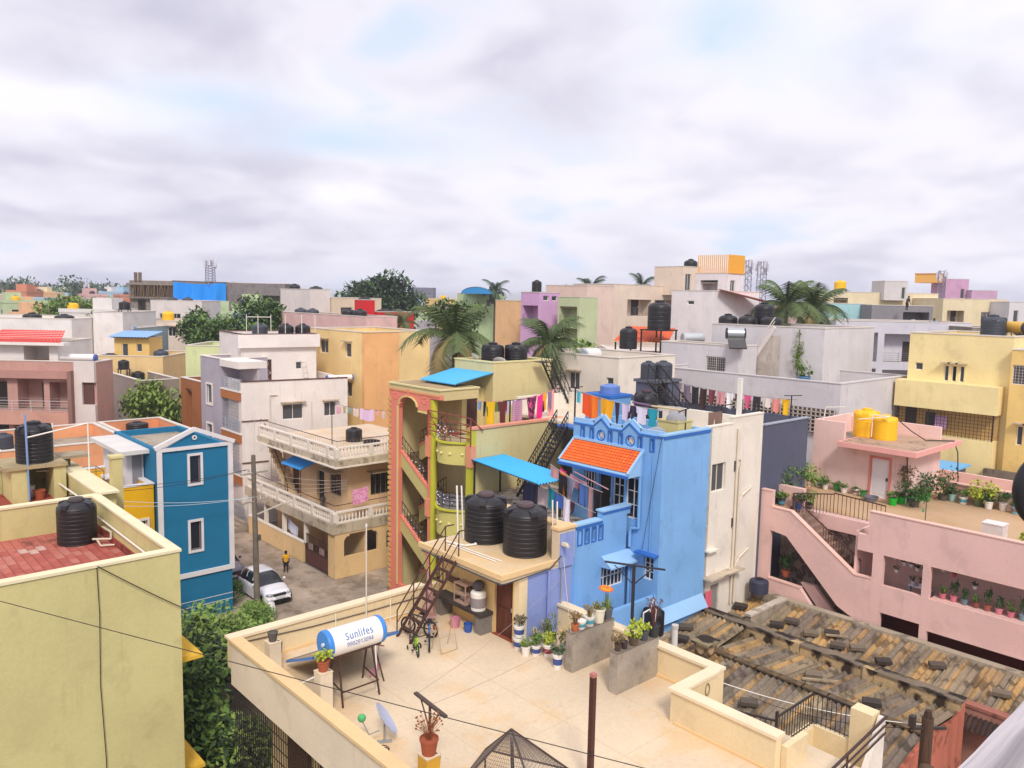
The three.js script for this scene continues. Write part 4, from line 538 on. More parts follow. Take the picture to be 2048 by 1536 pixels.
  for (let r = 0; r < 8; r++) for (let k = 0; k < 24; k++) { const o = put('tile', tg, tm[k > 19 ? 3 - ((rt() * 2) | 0) * 2 : (rt() * 3) | 0], g); o.material.side = THREE.DoubleSide; o.position.set(eave.x + Math.cos(ang) * cl * r - X, eave.y + Math.sin(ang) * cl * r, za + k * cw - Z1); o.rotation.z = ang; }
  w().bar(V(25.5, 9.76, za), V(26.5, 10.68, za), .1, .1).bar(V(25.5, 9.76, zb), V(26.5, 10.68, zb), .1, .1).bar(V(26.45, 10.68, za), V(26.45, 10.68, zb), .12, .1).build('porch_trim', lt, g);
  // black steel stair from the terrace to the roof
  const st = thing('steel_stair', 'black iron stair with ornate rail climbing to the blue roof', 'stair', [25.5, 7.05, -27]), sb = wb(st);
  const A = V(26.6, 7.05, -28.5), Bq = V(29.3, 10.45, -28.5); for (const z of [-28.9, -28.1]) { sb.bar(V(A.x, A.y, z), V(Bq.x, Bq.y, z), .07, .12).bar(V(A.x, A.y + .8, z), V(Bq.x, Bq.y + .8, z), .045); for (let i = 0; i <= 22; i++) { const t = i / 22, p = A.clone().lerp(Bq, t); sb.bar(V(p.x, p.y, z), V(p.x, p.y + .8, z), .022); if (i < 22) { const p2 = A.clone().lerp(Bq, t + .5 / 22); sb.bar(V(p2.x - .06, p2.y + .45, z), V(p2.x + .06, p2.y + .62, z), .02).bar(V(p2.x + .06, p2.y + .45, z), V(p2.x - .06, p2.y + .62, z), .02); } } } sb.build('stringers', iron, st); for (let i = 1; i < 16; i++) { const p = A.clone().lerp(Bq, i / 16); wb(st).bx(p.x, p.y, -28.5, .24, .04, .78).build('tread', P('#3b3d4b', .6), st); }
  wb(st).box(29.3, 10.35, -29, 31, 10.45, -27.3).build('platform', P('#3f6fc0', .6), st);
  // canopy over the terrace
  const aw = thing('blue_canopy', 'big sky blue corrugated canopy on iron posts over the blue terrace', 'canopy', [25, 7.05, -27.5]); corr(aw, 'sheet', V(24.75, 8.92, -30.3), V(26.85, 8.95, -30.3), V(23.95, 8.85, -24.7), V(25.9, 8.92, -24.5), P('#3fb4ec', .45), .17); const ps = wb(aw); for (const [x, z] of [[24.9, -30.2], [26.6, -30.2], [24.2, -25], [25.6, -24.9]]) ps.bar(V(x, 7.05, z), V(x, 8.9, z), .07); ps.bar(V(24.2, 8.8, -25), V(25.6, 8.85, -24.9), .05).bar(V(24.2, 8.8, -25), V(24.9, 8.85, -30.2), .05).bar(V(25.6, 8.85, -24.9), V(26.6, 8.87, -30.2), .05); ps.build('frame', iron, aw);
  // rooftop: tank room, tanks, dish, washing
  const tr = thing('tank_room', 'small blue tank room on the blue house roof', 'room', [30, 10.45, -24.5]); wb(tr).box(29.6, 10.45, -27.2, 31.2, 12.15, -25.6).build('wall', M('#78aee8', 'clean'), tr); wb(tr).box(29.55, 12.15, -27.25, 31.25, 12.28, -25.55).build('slab', deep, tr);
  tank([30.4, 12.28, -26.3], .5, .5, 'blue plastic tank lying low on the blue tank room', { m: P('#5f7fc0', .5), lid: P('#6f8fd0', .5), far: true }); tank([30.9, 10.9, -24.4], .58, 1.75, 'black ribbed tank on the roof behind the blue parapet', { lid: P('#4a2d30', .6) });
  dish([27.2, 10.46, -20.9], .5, 2.4, 1.05, 'satellite dish just inside the blue roof parapet'); dish([28.2, 11.2, -20.6], .42, 2.2, 1.0, 'satellite dish on a stand behind the blue roof dish');
  const yp = thing('upright_slab', 'cream yellow upright slab on the blue house roof', 'slab', [28.6, 10.45, -20.9]); new MB().box(-.5, 0, -.6, .5, 1.3, .5).build('body', M('#d8c886', 'plaster'), yp); new MB().box(-.54, 1.3, -.64, .54, 1.36, .54).build('cap', M('#ccbd82', 'plaster'), yp);
  const ln = thing('washing_line', 'washing line across the blue house roof', 'washing line', [28, 10.45, -23]); const pA = V(28.2, 12.6, -26.6), pB = V(28.6, 12.2, -20.4); wb(ln).bar(V(pA.x, 10.45, pA.z), V(pA.x, 12.7, pA.z), .06).bar(V(pB.x, 10.45, pB.z), V(pB.x, 12.3, pB.z), .06).bar(V(pA.x - .5, 12.7, pA.z), V(pA.x + .5, 12.7, pA.z), .04).bar(V(pB.x - .5, 12.25, pB.z), V(pB.x + .6, 12.4, pB.z), .04).build('post', iron, ln); wb(ln).sag(pA, pB, .2, .012).build('line', P('#b9aeb2', .6), ln);
  const at = (u) => { const p = pA.clone().lerp(pB, u); p.y -= .2 * 4 * u * (1 - u); return p; };
  [[.015, .055, .55, '#4fb4c8', 'rect', 'small turquoise towel'], [.075, .20, 1.05, '#f0561e', 'rect', 'wide orange towel'], [.15, .235, 1.25, '#f47a24', 'drape', 'long orange cloth'], [.25, .38, 1.3, '#f2a70e', 'drape', 'saffron yellow cloth'], [.385, .43, 1.5, '#3a2a3a', 'point', 'dark striped lungi'], [.45, .53, .75, '#cdbdd3', 'shirt', 'lilac shirt'], [.505, .565, 1.0, '#3a2c45', 'pants', 'dark purple leggings'], [.58, .68, .75, '#dcd2e2', 'shirt', 'white round neck shirt'], [.685, .77, .8, '#1f95a8', 'shirt', 'teal shirt'], [.775, .81, .45, '#26304f', 'rect', 'navy shorts']].forEach(([a, b, h, c, s, nm], i) => cloth('laundry', nm + ' on the blue house roof line', 'laundry', at(a), at(b), h, fabric(c), { shape: s, seed: 90 + i, group: 'laundry on the blue roof' }));
  const rl = thing('laundry_rod', 'purple cloth rolled over a rod on the blue roof line', 'laundry', [28.3, 12.0, -23.2]); wb(rl).cyl(at(.53).add(V(.15, .12, 0)), at(.70).add(V(.15, .1, 0)), .05, .05, 8).build('roll', fabric('#7a5a7c'), rl); wb(rl).cyl(at(.70).add(V(.15, .1, 0)), at(.95).add(V(.15, .05, 0)), .045, .045, 8).build('rod', P('#cdb98f', .6), rl);
  cloth('laundry', 'brown trousers hung at the far end of the blue roof', 'laundry', V(30.6, 12.0, -20.6), V(31.2, 12.05, -20.3), .95, fabric('#7d6258'), { shape: 'pants', seed: 120, group: 'laundry on the blue roof' });
  const p3 = thing('washing_post', 'iron T post on the cream roof beside the blue house', 'post', [31.6, 10.45, -20.5]); wb(p3).bar(V(31.5, 10.45, -20.5), V(31.5, 12.2, -20.5), .06).bar(V(31.0, 12.2, -20.7), V(32.1, 12.3, -20.3), .04).build('post', iron, p3);
  // washing on the terrace under the canopy
  const l2 = thing('washing_line', 'washing line from the canopy to the blue porch', 'washing line', [25.2, 7.05, -23]); const qA = V(25.3, 9.5, -25.3), qB = V(24.9, 8.95, -21.75); wb(l2).sag(qA, qB, .12, .012).build('line', P('#c9b9b9', .6), l2); wb(l2).bar(V(24.95, 7.05, -21.9), V(24.95, 9.1, -21.9), .05).build('post', iron, l2); wb(l2).cyl(V(25.5, 9.35, -24.0), V(25.3, 9.0, -21.8), .03, .03, 6).build('rod', P('#b98f96', .6), l2);
  const a2 = (u) => { const p = qA.clone().lerp(qB, u); p.y -= .12 * 4 * u * (1 - u); return p; };
  [[.0, .17, .55, '#c98d88', 'rect', 0, 'pale pink towel'], [.12, .24, .5, '#ef2f86', 'rect', .3, 'hot pink towel'], [.18, .32, 1.0, '#f58a1c', 'drape', .1, 'orange cloth'], [.3, .62, .5, '#c08a9a', 'rect', .35, 'long dusty pink sheet'], [.08, .22, .95, '#1d8495', 'rect', -.35, 'teal blouse'], [.22, .40, 1.1, '#1f1c22', 'pants', -.15, 'black leggings'], [.36, .52, .85, '#8e8ba0', 'drape', -.05, 'grey net cloth'], [.52, .60, .95, '#5a1f22', 'rect', .15, 'maroon blouse'], [.56, .72, .95, '#4a6fb0', 'rect', .05, 'denim blue cloth'], [.70, .80, 1.7, '#b08a8a', 'rect', .1, 'long beige shawl'], [.80, .93, 2.0, '#1e1a1e', 'rect', .15, 'long black cloth'], [.42, .54, 1.0, '#e9dfe9', 'rect', -.45, 'white cloth'], [.26, .42, .55, '#3f5fa8', 'rect', -.5, 'dark blue shorts'], [.54, .62, .55, '#3d1f33', 'drape', -.4, 'plum blouse']].forEach(([a, b, h, c, s, dx, nm], i) => { const A2 = a2(a), B2 = a2(b); const low = dx < -.3 ? .75 : 0; A2.x += dx; B2.x += dx; A2.y -= low; B2.y -= low; cloth('laundry', nm + ' among the washing on the blue terrace', 'laundry', A2, B2, h, fabric(c), { shape: s, seed: 140 + i, group: 'laundry on the blue terrace' }); });
  const l3 = thing('washing_line', 'lower washing line on the blue terrace', 'washing line', [24.8, 7.05, -23]); wb(l3).sag(V(24.9, 8.7, -25.3), V(24.45, 8.15, -21.7), .1, .01).build('line', P('#b9a9a9', .6), l3);
  [['#3a3c5a', 25.4, -26.6, .9, 1.1, 'bundle of dark blue washing under the canopy'], ['#c8b6b8', 25.2, -25.6, .6, .9, 'pale washing heaped under the canopy']].forEach(([c, x, z, wd, hh, lb], i) => cloth('laundry', lb, 'laundry', V(x - .1, 8.4, z - wd / 2), V(x + .1, 8.35, z + wd / 2), hh, fabric(c), { seed: 170 + i, wave: .1 }));
  const tb = thing('terrace_bucket', 'dark blue tub on the speckled floor of the blue terrace', 'tub', [23.5, 7.05, -22.6]); new MB().lathe([[0, 0], [.22, 0], [.28, .2], [.25, .2], [.2, .03], [0, .03]], V(0, 0, 0), 14).build('body', P('#3d3f63', .6), tb); new MB().lathe([[.26, .18], [.3, .18], [.3, .21], [.26, .21]], V(0, 0, 0), 14).build('rim', P('#4d4f73', .6), tb);
  const rd = thing('red_chair', 'small red plastic chair on the blue terrace', 'chair', [23.9, 7.05, -22.2], .6); for (const s of [-1, 1]) new MB().tube([V(s * .16, 0, .14), V(s * .17, .25, .1), V(s * .14, .5, -.12)], .03, 6).build('side_frame', P('#c0282c', .5), rd); new MB().box(-.17, .22, -.12, .17, .25, .16).build('seat', P('#c0282c', .5), rd); new MB().box(-.15, .3, -.15, .15, .52, -.12).build('backrest', P('#c0282c', .5), rd);
}

// ================= cream roof terrace in the foreground =================
{
  const cream = M('#efd9ae', 'plaster'), cop = M('#f2dfbe', 'clean'), floorM = M('#e5cfb0', 'terrace'), lav = M('#8fa0da', 'plaster'), edge = M('#ecca97', 'clean');
  const g = thing('cream_terrace_house', 'cream house with the large flat roof terrace in the foreground', 'house', [13, 0, -12]), w = () => wb(g);
  w().box(9.9, 0, -21.2, 17.9, 6.1, -2.5).build('lower_wall', M('#e7cfa0', 'plaster'), g);
  w().box(8.93, 6.1, -21.21, 17.7, 6.4, -2.5).build('roof_slab', floorM, g);
  // expansion joints cut in the terrace: proud slabs of screed
  const jx = [8.92, 11.4, 13.9, 16.05], jz = [-21.2, -19.2, -17.2, -15.2, -13.2, -11.2, -9.2, -7.2, -5.2, -2.8]; for (let i = 0; i < 3; i++) for (let j = 0; j < 9; j++) w().box(jx[i] + .006, 6.4, jz[j] + .006, jx[i + 1] - .006, 6.408, jz[j + 1] - .006).build('floor_slab', floorM, g);
  w().box(16.06, 6.4, -17.2, 17.72, 6.408, -11.5).build('floor_slab', floorM, g);
  // parapets
  w().box(8.7, 6.4, -21.45, 18.2, 7.24, -21.22).build('back_parapet', cream, g); w().box(8.64, 7.24, -21.51, 15.4, 7.32, -21.16).build('back_coping', cop, g);
  w().box(8.7, 5.95, -21.22, 8.92, 7.24, -2.5).build('side_parapet', M('#eddcc4', 'plaster'), g); w().box(8.62, 7.24, -21.16, 8.98, 7.32, -2.5).build('side_coping', edge, g);
  w().box(17.72, 6.4, -17.2, 17.95, 7.24, -11.45).build('right_parapet', cream, g); w().box(17.66, 7.24, -17.2, 18.01, 7.32, -11.2).build('right_coping', cop, g);
  w().box(15.95, 6.4, -11.45, 17.72, 7.24, -11.22).box(17.72, 4.5, -11.45, 17.95, 7.24, -11.22).build('step_parapet', cream, g); w().box(15.89, 7.24, -11.51, 17.66, 7.32, -11.16).build('step_coping', cop, g);
  w().box(15.95, 6.4, -11.22, 16.18, 7.24, -8.55).build('stair_parapet', cream, g); w().box(15.89, 7.24, -11.16, 16.24, 7.32, -8.5).build('stair_coping', cop, g);
  const vent = wb(g); vent.xf(vent.m.clone().multiply(M4().makeTranslation(17.2, 6.95, -11.215))); vent.geo(new THREE.TorusGeometry(.11, .02, 6, 18), M4().makeScale(.8, 1.4, 1)); vent.build('vent_ring', M('#a6926f', 'dirty'), g);
  w().box(9.0, 6.408, -21.22, 15.3, 6.5, -21.17).box(16.18, 6.408, -11.2, 16.24, 6.48, -8.6).box(17.66, 6.408, -17.1, 17.72, 6.48, -11.5).box(15.9, 6.408, -11.3, 15.95, 6.47, -8.55).build('skirting', edge, g);
  // the stair well at the right: landing, kerb wall, wedge wall
  w().box(16.18, 5.0, -9.3, 19.3, 5.15, -5.5).build('landing', M('#e3d2b6', 'terrace'), g); w().box(16.18, 5.15, -9.5, 19.4, 6.0, -9.3).build('landing_wall', cream, g); w().box(19.25, 5.0, -9.3, 19.45, 6.05, -8.35).build('landing_wall', cream, g); w().box(16.2, 5.15, -8.55, 17.15, 7.0, -8.4).build('wing_wall', cream, g); w().box(19.2, 4.5, -8.35, 19.6, 6.95, -7.8).build('newel', cream, g);
  for (let i = 0; i < 6; i++) w().box(16.35, 5.15 + .2 * i, -8.4 + .27 * i, 17.6, 5.35 + .2 * i, -8.13 + .27 * i).build('stair_step', M('#e3d2b6', 'terrace'), g);
  const wd = wb(g); wd.xf(wd.m.clone().multiply(M4().makeTranslation(0, 0, -7.75))); const ci = []; for (let i = 0; i < 18; i++) { const a = i / 18 * 6.2832; ci.push([18.62 + Math.cos(a) * .13, 5.55 + Math.sin(a) * .2]); } wd.extr([[17.4, 2.5], [19.5, 2.5], [19.5, 6.9], [19.38, 6.9], [17.4, 4.2]], [ci], .14); wd.build('wedge_wall', M('#efe6da', 'plaster'), g); w().box(18.45, 5.3, -7.72, 18.8, 5.8, -7.7).build('round_pane', P('#6d8fd8', .35), g);
  const hr = thing('stair_handrail', 'dark brown three bar handrail at the cream stair', 'handrail', [18, 5, -7.9]); for (const [k, r] of [[0, .035], [-.22, .024], [-.42, .024]]) wb(hr).cyl(V(19.4, 6.98 + k, -7.55), V(15.6, 6.7 + k, -7.5), r, r, 8).build('rail', P('#3d2724', .5), hr); wb(hr).cyl(V(17.3, 6.85, -7.52), V(17.3, 5.2, -7.52), .026, .026, 7).build('post', P('#3d2724', .5), hr);
  const ir = thing('stair_railing', 'black iron railing round the cream stair landing', 'railing', [18.6, 6, -9.4]), ib = wb(ir); const rl = (a, b) => { ib.bar(V(a[0], a[1] + .85, a[2]), V(b[0], b[1] + .85, b[2]), .045); ib.bar(V(a[0], a[1] + .05, a[2]), V(b[0], b[1] + .05, b[2]), .02); const n = Math.round(Math.hypot(a[0] - b[0], a[2] - b[2]) / .13); for (let i = 0; i <= n; i++) { const t = i / n, x = a[0] + (b[0] - a[0]) * t, y = a[1] + (b[1] - a[1]) * t, z = a[2] + (b[2] - a[2]) * t; ib.bar(V(x, y, z), V(x, y + .85, z), .016); } }; rl([17.5, 6.0, -9.4], [19.35, 6.0, -9.4]); rl([19.35, 6.05, -9.4], [19.35, 6.05, -8.4]); rl([16.9, 5.9, -11.0], [17.5, 5.9, -9.4]); ib.bar(V(17.5, 5.9, -9.4), V(17.5, 7.0, -9.4), .06); ib.build('bars', iron, ir);
  // balcony grille under the left parapet
  const gr = thing('balcony_grille', 'black iron balcony grille under the cream parapet, lower left', 'grille', [8.8, 3, -18]), gb = wb(gr); for (let z = -21.2; z < -10; z += .13) gb.bx(8.8, 4.45, z, .018, 2.98, .018); for (let y = 3.1; y < 5.95; y += .35) gb.bx(8.8, y, -15.6, .02, .02, 11.2); gb.build('bars', iron, gr); wb(gr).box(8.7, 2.7, -21.3, 9.9, 2.95, -9).build('balcony_floor', M('#d9bf92', 'plaster'), gr);
  w().box(9.78, 3.3, -20, 9.9, 5.2, -18.8).build('balcony_door', P('#5b3a2c', .6), g);
  const bw = wb(g); for (let z = -18.2; z < -14; z += .16) bw.bx(9.84, 4.3, z, .03, 2.2, .03); for (let y = 3.3; y < 5.4; y += .16) bw.bx(9.83, y, -16.1, .03, .03, 4.2); bw.build('window_lattice', P('#4a3526', .6), g); w().box(9.86, 3.2, -18.3, 9.92, 5.45, -14).build('window_back', M('#8e7450', 'plaster'), g);
  // ---- stair-head room with tanks
  const r = thing('tank_room', 'cream and lavender stair-head room carrying two big black tanks', 'room', [16.9, 6.4, -19.3]), k = () => wb(r);
  k().box(16.0, 6.408, -17.42, 16.35, 8.5, -17.2).build('door_pier', cream, r); k().box(16.35, 6.4, -17.42, 18.3, 8.5, -17.2).box(17.68, 8.5, -17.38, 18.3, 9.6, -17.12).build('lavender_wall', lav, r);
  const fw = wb(r); fw.xf(fw.m.clone().multiply(M4().makeBasis(V(0, 0, 1), V(0, 1, 0), V(-1, 0, 0)).setPosition(16.22, 0, 0))); fw.extr([[-21.2, 6.408], [-17.42, 6.408], [-17.42, 8.5], [-21.2, 8.5]], [[[-18.35, 6.42], [-17.5, 6.42], [-17.5, 8.35], [-18.35, 8.35]]], .2); fw.build('front_wall', M('#ecc98b', 'plaster'), r);
  k().box(18.1, 6.4, -21.22, 18.3, 9.65, -17.42).build('rear_wall', lav, r);
  const dr = k().box(16.1, 6.43, -18.34, 16.16, 8.34, -17.51).build('door', M('#6a372c', 'wood'), r); k().box(16.085, 6.6, -18.24, 16.1, 7.3, -17.62).box(16.085, 7.4, -18.24, 16.1, 8.2, -17.62).build('panel', M('#74402f', 'wood'), dr); k().box(16.06, 7.3, -17.62, 16.09, 7.42, -17.57).build('handle', steel, dr); k().box(15.95, 6.408, -18.4, 16.1, 6.43, -17.45).build('threshold', M('#a5543c', 'dirty'), dr);
  k().box(15.3, 8.5, -21.4, 18.1, 8.72, -17.2).build('slab', M('#e3cfae', 'plaster'), r); k().box(15.42, 8.72, -21.2, 18.08, 8.73, -17.42).build('slab_floor', M('#e3c79d', 'terrace'), r); k().box(15.24, 8.62, -21.4, 15.36, 8.78, -17.14).box(15.36, 8.62, -17.26, 17.6, 8.78, -17.14).build('slab_edge', edge, r);
  k().box(17.6, 8.72, -17.44, 18.36, 9.72, -17.16).box(18.04, 8.73, -21.22, 18.36, 9.68, -17.44).build('tank_parapet', M('#d8c4a8', 'plaster'), r); k().box(17.56, 9.72, -17.46, 18.4, 9.8, -17.1).box(18.02, 9.68, -21.22, 18.4, 9.76, -17.46).build('tank_coping', M('#f0c894', 'clean'), r);
  k().tube([V(17.2, 8.5, -17.12), V(17.2, 6.45, -17.12)], .055, 8).build('drain_pipe', lav, r); k().tube([V(17.75, 8.9, -17.12), V(17.75, 7.2, -17.12)], .022, 6).build('conduit', greyPipe, r); const cam = k(); cam.bx(17.72, 9.3, -16.98, .1, .1, .2).cyl(V(17.72, 9.3, -16.9), V(17.68, 9.27, -16.78), .045, .05, 8).cyl(V(17.75, 9.25, -17.12), V(17.72, 9.3, -16.98), .02, .02, 5); cam.build('security_camera', P('#d8cdbb', .5), r);
  k().box(15.28, 8.5, -20.4, 15.33, 8.55, -20.3).tube([V(15.22, 8.55, -21.2), V(15.22, 8.5, -17.2), V(15.4, 8.52, -17.1), V(17.2, 8.58, -17.1), V(17.7, 8.9, -17.1)], .02, 6).build('roof_cable', P('#3c4250', .6), r);
  k().box(16.0, 8.1, -20.2, 16.03, 8.15, -19.2).build('tube_light', P('#6e5c49', .6), r);
  tank([17.42, 8.73, -18.5], .72, 1.68, 'right hand big black ribbed tank on the lavender stair-head room', { lid: P('#57474a', .7), turn: .9 }); tank([17.3, 8.73, -20.35], .72, 1.68, 'left hand big black ribbed tank on the lavender stair-head room', { lid: P('#57474a', .7), turn: .35 });
  const pw = thing('white_pipes', 'loose white plastic pipes beside the big black tanks', 'pipes', [16.3, 8.73, -19.8]); wb(pw).tube([V(16.55, 8.75, -20.9), V(16.5, 10.6, -20.95)], .035, 7).tube([V(16.7, 8.75, -20.8), V(16.62, 10.6, -20.85)], .03, 7).tube([V(16.0, 8.78, -20.9), V(16.2, 8.78, -20.1), V(16.6, 8.78, -20.0), V(16.8, 8.78, -20.4)], .035, 7).build('upright_pipe', pvc, pw); wb(pw).cyl(V(15.9, 8.76, -20.6), V(16.0, 8.76, -18.3), .022, .022, 6).cyl(V(16.05, 8.76, -20.4), V(16.15, 8.76, -18.2), .022, .022, 6).build('lying_pipe', pvc, pw); wb(pw).tube([V(18.0, 8.75, -17.6), V(17.98, 10.5, -17.62)], .025, 6).tube([V(18.0, 8.75, -17.8), V(18.0, 10.5, -17.85)], .025, 6).build('upright_pipe', pvc, pw);
  // porch clutter
  const sh = thing('wash_bench', 'grey stone wash bench with dark top under the stair-head slab', 'bench', [15.7, 6.4, -19.4]); wb(sh).box(15.55, 6.408, -18.75, 16.02, 7.0, -18.45).build('pier', M('#8f8b88', 'concrete'), sh); wb(sh).box(15.55, 6.408, -20.8, 16.02, 7.0, -20.5).build('pier', M('#8f8b88', 'concrete'), sh); wb(sh).box(15.5, 7.0, -20.9, 16.02, 7.1, -18.4).build('slab', M('#4b403c', 'concrete'), sh);
  const ct = thing('glass_crate', 'pale wooden crate standing on the wash bench', 'crate', [15.8, 7.1, -19.6]); new MB().box(-.2, 0, -.3, .2, .03, .3).box(-.2, .62, -.3, .2, .65, .3).box(-.2, .03, -.3, -.17, .62, -.27).box(-.2, .03, .27, -.17, .62, .3).box(.17, .03, -.3, .2, .62, .3).box(-.2, .3, -.27, .17, .33, .27).build('frame', M('#d8bcae', 'wood'), ct); new MB().box(.05, .03, -.26, .16, .3, .26).build('contents', P('#c2a39a', .7), ct);
  const dm = thing('white_drum', 'white printed drum with a grey bundle on the wash bench', 'drum', [15.78, 7.1, -18.85]); new MB().lathe([[0, 0], [.24, 0], [.26, .55], [.22, .6], [.18, .62], [0, .62]], V(0, 0, 0), 20).build('drum', bucketM, dm); new MB().lathe([[.244, .1], [.256, .12], [.262, .42], [.25, .42]], V(0, 0, 0), 20).build('print', P('#8b8284', .6), dm); new MB(M4().makeTranslation(0, .78, 0)).geo(new THREE.IcosahedronGeometry(.2, 1), M4().makeScale(1, .9, 1)).build('bundle', M('#5d5a62', 'dirty'), dm);
  for (const [x, z, rr, hh, c, lb] of [[15.35, -19.5, .17, .3, '#c97f96', 'pink plastic bucket under the wash bench'], [15.45, -18.95, .14, .26, '#2f57a8', 'blue plastic bucket under the wash bench'], [14.75, -19.75, .08, .12, '#8c4a33', 'small brown pot on the terrace floor']]) { const b = thing('bucket', lb, 'bucket', [x, 6.408, z]); new MB().lathe([[0, 0], [rr * .8, 0], [rr, hh], [rr * .92, hh], [rr * .76, .02], [0, .02]], V(0, 0, 0), 16).build('body', P(c, .5), b); new MB().lathe([[rr * .96, hh - .02], [rr * 1.06, hh - .02], [rr * 1.06, hh + .008], [rr * .96, hh + .008]], V(0, 0, 0), 16).build('rim', P(c, .5), b); }
  for (let i = 0; i < 3; i++) { const p = thing('wall_plank', ['upper', 'middle', 'lower'][i] + ' rough plank leaning along the stair-head wall', 'plank', [15.9, 7.7 - i * .06, -19.8]); new MB().bar(V(0, .0, -.9), V(-.03 + i * .02, -.12, .55 + i * .1), .05, .09).build('board', M('#7d6252', 'wood'), p); new MB().bx(.04, 0, -.3, .06, .05, .05).build('bracket', iron, p); }
  const um = thing('folded_parasol', 'folded faded pink parasol leaning by the stair-head room', 'parasol', [14.9, 6.4, -20.3]); new MB().lathe([[.26, .25], [.2, .3], [.12, 1.1], [.045, 1.75], [.02, 1.8]], V(0, 0, 0), 9).build('canopy', fabric('#c99a96'), um); new MB().cyl(V(0, 0, 0), V(0, 1.95, 0), .018, .018, 6).build('pole', P('#e8ddd2', .5), um);
  // iron ladder-stair to the tank slab
  const ld = thing('iron_ladder_stair', 'brown iron ladder stair up to the black tanks', 'ladder', [14, 6.4, -19.7]), lb = wb(ld); const a = V(13.5, 6.408, 0), b = V(15.35, 8.75, 0); for (const z of [-20.05, -19.35]) { lb.bar(V(a.x, a.y, z), V(b.x, b.y, z), .05, .08); lb.bar(V(a.x, a.y + .85, z), V(b.x, b.y + .85, z), .03); for (let i = 0; i <= 3; i++) { const t = i / 3, x = a.x + (b.x - a.x) * t, y = a.y + (b.y - a.y) * t; lb.bar(V(x, y, z), V(x, y + .85, z), .028); } lb.bar(V(a.x, a.y + .45, z), V(b.x, b.y + .45, z), .02).bar(V(b.x, b.y + .85, z), V(b.x + .35, b.y + .85, z), .03); } lb.build('stringers', ironBrown, ld); for (let i = 1; i <= 8; i++) { const t = i / 8.6; wb(ld).bx(a.x + (b.x - a.x) * t, a.y + (b.y - a.y) * t, -19.7, .12, .035, .66).build('rung', ironBrown, ld); }
  // concrete planter walls and the row of pots
  for (const [z, n] of [[-15.0, 'cement fin wall carrying four pots, nearer the stair-head room'], [-13.35, 'cement fin wall carrying small pots, at the terrace corner']]) { const t = thing('fin_wall', n, 'wall', [16.7, 6.4, z]); wb(t).box(15.95, 6.408, z - .14, 17.72, 7.55, z + .14).build('body', M('#bdb3a8', 'concrete', { bumpScale: .012 }), t); wb(t).box(15.94, 7.55, z - .15, 17.72, 7.575, z + .15).build('top', M('#8f857b', 'concrete'), t); }
  const P1 = [[16.15, -14.98, .12, .2, '#b5643f', leafM('#8a6a44'), 'dry', .35, 'small terracotta pot with dead stalks on the cement fin wall'], [16.4, -14.99, .15, .24, '#e6e1da', leafMid, 'none', .3, 'white paint bucket of soil on the cement fin wall'], [16.75, -14.98, .16, .28, '#dfdad2', leafM('#8d7a4a'), 'dry', .35, 'blue labelled bucket with withered plant on the cement fin wall'], [17.15, -14.98, .19, .42, '#ece4cc', leafM('#77803f'), 'bush', .3, 'tall cream bucket with drooping plant on the cement fin wall'], [17.55, -15.0, .17, .32, '#5f6068', leafPale, 'spike', .6, 'grey pot of upright snake plant on the parapet'], [16.1, -13.35, .1, .2, '#4d3b33', leafM('#6b5a3d'), 'dry', .2, 'little dark pot at the end of the corner fin wall'], [16.35, -13.33, .1, .2, '#3d332f', leafMid, 'none', .2, 'second little dark pot on the corner fin wall'], [16.72, -13.32, .15, .22, '#5a4a3c', leafYellow, 'bush', .5, 'pot overflowing with bright lime green creeper on the corner fin wall'], [17.2, -13.35, .15, .28, '#4a4d52', leafYellow, 'bush', .3, 'grey pot with small pale green bush on the corner fin wall'], [17.6, -13.32, .18, .34, '#2f3236', leafM('#6b3f40'), 'dry', .75, 'dark pot with tall reddish dry shrub on the parapet corner']];
  P1.forEach(([x, z, rr, hh, c, pl, kd, ph, lb], i) => pot([x, 7.575, z], rr, hh, lb, { m: P(c, .6), plant: pl, kind: kd, ph, pr: ph > .45 ? .26 : .2, seed: i + 3, band: lb.includes('blue') || lb.includes('paint') ? bucketBand[1] : null }));
  const P2 = [[15.85, -17.0, .17, .38, leafM('#5e5a3c'), .35, 0, 'white labelled bucket on the stacked pair beside the door pier'], [16.2, -16.65, .18, .36, leafM('#9a9474'), .4, 2, 'white bucket with a pale dry plant against the lavender wall'], [15.72, -16.55, .14, .3, leafPale, .25, 9, 'small white pot of sedum in front of the door pier'], [15.95, -16.35, .15, .34, leafMid, .4, 0, 'blue labelled bucket with green leaves in the pot cluster'], [16.2, -16.1, .16, .38, leafYellow, .45, 3, 'red labelled bucket with a light green plant in the pot cluster'], [16.55, -16.3, .17, .36, leafM('#5d6b35'), .75, 8, 'dark pot with tall straggly stems by the lavender pipe'], [16.55, -15.75, .15, .36, leafM('#7d7a46'), .55, 8, 'cream pot with a dry branching plant in the pot cluster'], [16.95, -15.75, .2, .42, leafYellow, .6, 8, 'yellowish bucket with a big lettuce green bush'], [16.95, -15.35, .17, .4, leafDark, .55, 8, 'dark leaved plant in a pot against the cement fin wall'], [15.85, -15.35, .15, .45, leafDark, .3, 0, 'tall white labelled bucket at the foot of the cement fin wall'], [16.75, -16.75, .14, .42, leafM('#888a80'), .4, 8, 'grey pot with wispy plant beside the drain pipe']];
  P2.forEach(([x, z, rr, hh, pl, ph, bd, lb], i) => pot([x, i === 0 ? 6.79 : 6.408, z], rr, hh, lb, { m: bd === 8 && i % 2 ? P('#c9bfae', .6) : bucketM, plant: pl, ph, pr: .22, seed: i + 20, band: bucketBand[bd] || null }));
  pot([15.85, 6.408, -17.0], .18, .38, 'white bucket under the labelled one by the door pier', { m: bucketM, kind: 'none', band: bucketBand[0] });
